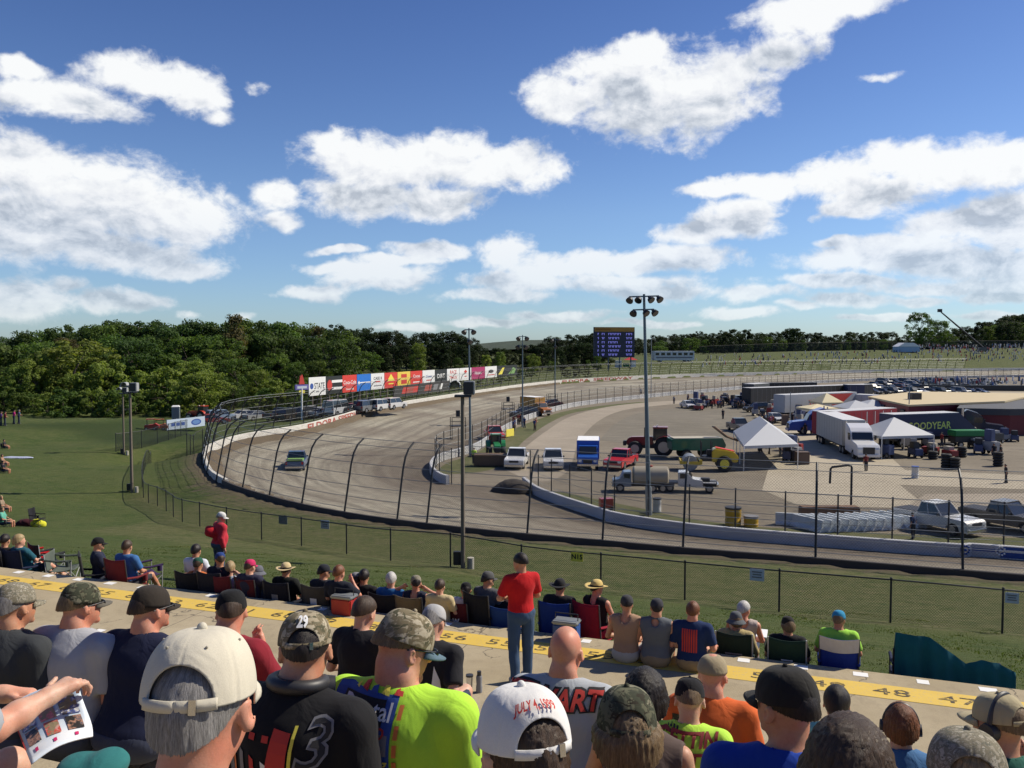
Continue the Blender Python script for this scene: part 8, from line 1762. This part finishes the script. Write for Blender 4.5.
def crowd(name, label, pts, cols, seed=1):
    """a mass of far spectators, each a small seated or standing body, in one object"""
    g = random.Random(seed); mats = [simple('crowd_%d' % i, c, .8) for i, c in enumerate(cols)]; mb = MB()
    for x, y, z in pts:
        mb.m = g.randrange(len(mats)-1)+1; h = g.choice([.3,.35,.4,.9]); s_ = g.uniform(.9, 1.15)
        mb.tube([(x,y,z),(x,y,z+h*.55),(x,y,z+h+.38*s_),(x,y,z+h+.5)], [.22*s_,.19*s_,.2*s_,.08], 6); mb.m = 0; mb.ball((x, y, z+h+.60), .11, 6, 4)
    o = mb.build(name, mats); return tag(o, label, 'crowd', kind='stuff')
CC = [(.40,.25,.18),(.5,.5,.5),(.05,.06,.08),(.35,.05,.05),(.06,.12,.3),(.55,.5,.35),(.12,.12,.12),(.6,.6,.62),(.3,.3,.32),(.02,.02,.03)]
pts = []; gq = random.Random(5)
for _ in range(430):
    px = 690+350*gq.random()**.7; d_ = 268+(px-590)*.22+gq.uniform(22, 66); P = atd(px, 355, d_); pts.append((P.x, P.y, gz(P.x, P.y)))
for _ in range(260):
    px = 900+150*gq.random(); d_ = gq.uniform(405, 440); P = atd(px, 355, d_); pts.append((P.x, P.y, gz(P.x, P.y)+gq.uniform(0, 2.0)))
crowd('far_crowd', None, pts, CC)
Pb = bpy.data.objects['bleacher']; pts = []
for _ in range(120): v = Pb.matrix_basis @ Vector((gq.uniform(-21.5,21.5), 0, 0)); k = gq.randrange(4); q = Matrix.Rotation(R(-8), 3, 'Z') @ Vector((0,-1.2+.8*k,0)); pts.append((v.x+q.x, v.y+q.y, 1.53+.35*k))
crowd('bleacher_crowd', None, pts, CC, 2)
# ------------------------------------------------------------------ people at work in the infield
def fig(seed, shirt, pants, walk=0.):
    r, i = person('x', pose='stand', head=(rt.uniform(-.5,.5),0,0), hair='dark', hairstyle='crop', shirt=shirt, legs='long', pants=pants, res=.034, folds=0, arms=('down', 'hold' if seed % 2 else 'down')); return r
FIG = [fig(0, (.03,.03,.035), (.03,.035,.05)), fig(1, (.35,.04,.04), (.03,.03,.04)), fig(2, (.45,.45,.45), (.05,.06,.09)), fig(3, (.04,.08,.22), (.12,.10,.07))]; used_f = set()
def worker(px, py, k, label, rz=0., group=None, shirt=None):
    o = FIG[k] if k not in used_f else copy_tree(FIG[k]); used_f.add(k); o.location = G0(px, py); o.rotation_euler = (0,0,rz); o['label'] = label; o['category'] = 'person'; o['group'] = group or 'people at work in the infield'
    if shirt:
        for c in kids(o):
            if c.name.startswith('shirt'): c.color = (*shirt, 1)
    return o
for px, py, k, lb, rz, sh in [(1006,483,0,'person in black walking across the concrete at the right',1.2,None),(866,471,1,'person in dark red standing at the nose of the white truck tractor',0,(.16,.03,.03)),(913,539,0,'person in navy standing behind the inside wall by the barriers',.5,(.03,.05,.12)),(723,419,0,'person in dark clothes walking alone on the pale concrete',.3,None),(722,406,2,'person in blue grey walking behind another on the pale concrete',0,(.14,.18,.26)),
        (805,435,0,'left one of two people in black before the red trailer',0,None),(811,434,0,'right one of two people in black before the red trailer',.6,(.05,.05,.06)),(474,464,2,'person in a neon yellow top by the drag box',0,(.5,.75,.08)),(760,423,0,'left one of three people in black beside the white car',0,None),(764,424,3,'middle one of three people beside the white car',.4,(.05,.05,.06)),(768,424,0,'right one of three people beside the white car',1.,(.03,.03,.05)),
        (770,427,1,'person in a red and blue top at the peak of the long tent',0,(.3,.08,.12)),(994,459,0,'left one of two people in black by the tyre stacks',0,None),(1001,460,0,'right one of two people in black by the tyre stacks',.8,(.02,.02,.02)),(674,404,2,'lone person far out on the asphalt oval',0,(.3,.3,.3)),(641,395,2,'distant person in pale clothes beside the far inside wall',0,(.5,.5,.45))]: worker(px, py, k, lb, rz, shirt=sh)
for q in range(26):
    px = 684+rt.uniform(0, 70); py = 404+rt.uniform(-3, 6)-(px < 700)*1; worker(px, py, rt.randrange(4), 'person in the throng of crew and visitors left of the black trailers', rt.uniform(-3, 3), 'people in the throng by the black trailers', rt.choice([(.03,.03,.04),(.05,.08,.2),(.3,.04,.04),(.3,.3,.32),(.1,.1,.11),(.02,.02,.02)]))
for q in range(9): worker(512+rt.uniform(0,24), 428+rt.uniform(-5, 4), rt.randrange(4), 'crew member in the group beside the red pickup at the far inside wall', rt.uniform(-3,3), 'crew at the far inside wall', rt.choice([(.3,.04,.04),(.03,.03,.04),(.05,.08,.2)]))
for q, (px, py, c, lb) in enumerate([(688,408,(.6,.6,.62),'white car at the left of the throng on the far concrete'),(697,408,(.10,.10,.11),'dark car next to the white one at the throng'),(748,408,(.02,.03,.06),'navy car at the right of the throng'),(739,404,(.03,.03,.03),'black car behind the throng')]): car('suv' if q % 2 else 'sedan', lb, G0(px, py), R(-80), c, group='cars among the trailers')
# crates, pit carts and gear crowding the space round the haulers
gear = [(.03,.03,.035),(.25,.03,.03),(.05,.07,.16),(.3,.3,.31),(.02,.02,.02),(.42,.38,.3),(.10,.10,.11)]; pr_ = []
for q in range(4):
    t = thing('pit_cart', 'low pit cart loaded with gear among the crowded haulers', 'cart', (0,0,0), 0, 'pit carts among the haulers'); mb = MB(); mb.box((0,0,.62), (1.7,.9,.7)); b = mb.build('body', M['plastic'], t, gear[q], bevel=.05); mb = MB(); mb.box((.2,0,1.1+.1*q), (.9,.7,.3+.2*q)); mb.build('load', M['plastic'], t, gear[(q*2+3) % 7], bevel=.05)
    for sx in (-.6,.6):
        for sy in (-.4,.4): wheel(t, sx, sy, .22, .16)
    pr_.append(t)
spots_ = [(rt.uniform(688, 755), rt.uniform(400, 411)) for _ in range(16)]+[(rt.uniform(752, 800), rt.uniform(410, 424)) for _ in range(10)]+[(rt.uniform(870, 960), rt.uniform(441, 458)) for _ in range(9)]+[(rt.uniform(786, 800), rt.uniform(446, 462)) for _ in range(4)]+[(rt.uniform(968, 1020), rt.uniform(436, 456)) for _ in range(8)]
for q, (px, py) in enumerate(spots_): o = pr_[q] if q < 4 else copy_tree(pr_[q % 4]); o.location = G0(px, py); o.rotation_euler = (0,0,rt.uniform(-3, 3)); o.scale = (1,1,rt.uniform(.8, 1.6))
for q in range(18): worker(rt.choice([rt.uniform(752, 800), rt.uniform(875, 1015)]), rt.uniform(422, 428) if q % 2 else rt.uniform(446, 460), rt.randrange(4), 'crew member busy among the pit carts and haulers', rt.uniform(-3,3), 'crew among the haulers', rt.choice([(.03,.03,.04),(.05,.08,.2),(.3,.04,.04),(.35,.35,.36),(.02,.02,.02)]))
# ------------------------------------------------------------------ things on the left ridge
P = onground(176, 420); t = thing('portable_toilet', 'grey portable toilet on the ridge before the wood', 'toilet', P, .3); mb = MB(); mb.box((0,0,1.1), (1.2,1.2,2.2)); mb.build('body', M['plastic'], t, (.22,.25,.27), bevel=.05); mb = MB(); mb.box((0,0,2.28), (1.25,1.25,.2), None, .75); mb.build('roof', M['white'], t); mb = MB(); mb.box((0,-.61,1.1), (.8,.03,1.9)); mb.build('door', M['grey_print'], t)
A0, A1 = onground(167, 431), onground(205, 432); v = A1-A0; w = Vector((v.x, v.y)).length; t = thing('sponsor_banner', 'pale blue banner with a dark blue oval on the left ridge', 'banner', A0, math.atan2(v.y, v.x)); mb = MB(); mb.box((w/2,0,.75), (w,.04,1.3)); b = mb.build('panel', simple('banner_pale', (.42,.50,.60), .6), t)
me = poly2([(.9*math.cos(a), .42*math.sin(a)) for a in np.linspace(0, 2*PI, 24, False)]); me.transform(Matrix.Rotation(PI/2, 4, 'X')); me.transform(Matrix.Translation((w*.76,-.03,.75))); mobj('oval', me, M['blue_print'], b)
me = poly2([(.66*math.cos(a), .28*math.sin(a)) for a in np.linspace(0, 2*PI, 24, False)]); me.transform(Matrix.Rotation(PI/2, 4, 'X')); me.transform(Matrix.Translation((w*.76,-.036,.75))); mobj('oval', me, simple('oval_inner', (.10,.2,.42), .6), b)
for q in range(3): mb = MB(); mb.box((w*(.15+.13*q),-.03,.72), (w*.09,.02,.4)); mb.build('lettering', M['blue_print'], b)
for k in range(5): mb = MB(); mb.tube([(w*k/4,.05,-.1),(w*k/4,.05,1.5)], .04, 6); mb.build('post', M['galv'], t)
tractor('orange red tractor parked behind the pale blue banner', onground(201, 421), R(160), (.45,.05,.02), .8)
for q, (px, c, lb) in enumerate([(152,(.45,.03,.03),'small red cart left of the pale blue banner'),(161,(.5,.12,.03),'orange red cart touching the pale blue banner')]):
    t = thing('utility_cart', lb, 'cart', onground(px, 430), .3, 'carts on the left ridge'); mb = MB(); t.scale = (.72,)*3; mb.prism([(-1.2,.3),(-1.2,.9),(.2,1.0),(.6,1.2),(1.2,.8),(1.2,.3)], -.6, .6); mb.build('body', M['paint'], t, c, bevel=.06); mb = MB(); mb.box((-.2,0,1.9), (1.4,1.2,.08)); mb.build('roof', M['paint'], t, c)
    for sx in (-.8,.4):
        for sy in (-.5,.5): mb = MB(); mb.tube([(sx,sy,.9),(sx,sy,1.9)], .03, 5); mb.build('roof_post', M['dark'], t); wheel(t, sx*1.1, sy*1.1, .28, .2)
# ------------------------------------------------------------------ grass blades on the near bank
def blades():
    g = np.random.default_rng(2); n = 90000; u = 11.95+g.random(n)**1.5*16; v = g.uniform(-24, 13, n); x, y = xy_of(u, v); ok = (y > 5); x, y, u = x[ok], y[ok], u[ok]; z = hgt(x, y); n = len(x)
    clump = np.sin(3.1*x+1.7*y)*np.sin(2.3*y-1.1*x); h = (.014+.020*g.random(n)**2)*(1+.4*np.clip(clump, -.5, 1))*(1-.5*np.clip((u-16)/11, 0, 1)); a = g.uniform(0, 2*PI, n); w = .010+.010*g.random(n)*(1+(u-12)*.06); bx_, by_ = g.normal(0, .02, n), g.normal(0, .02, n)
    V = np.stack([np.c_[x-np.cos(a)*w, y-np.sin(a)*w, z-.02], np.c_[x+np.cos(a)*w, y+np.sin(a)*w, z-.02], np.c_[x+bx_, y+by_, z+h]], 1).reshape(-1, 3)
    o = mobj('grass_blades', mesh_np('grass_blades', V, np.arange(len(V)).reshape(-1, 3)), M['leaf']); o.color = (.080,.112,.028, 1); tag(o, kind='stuff')
blades()
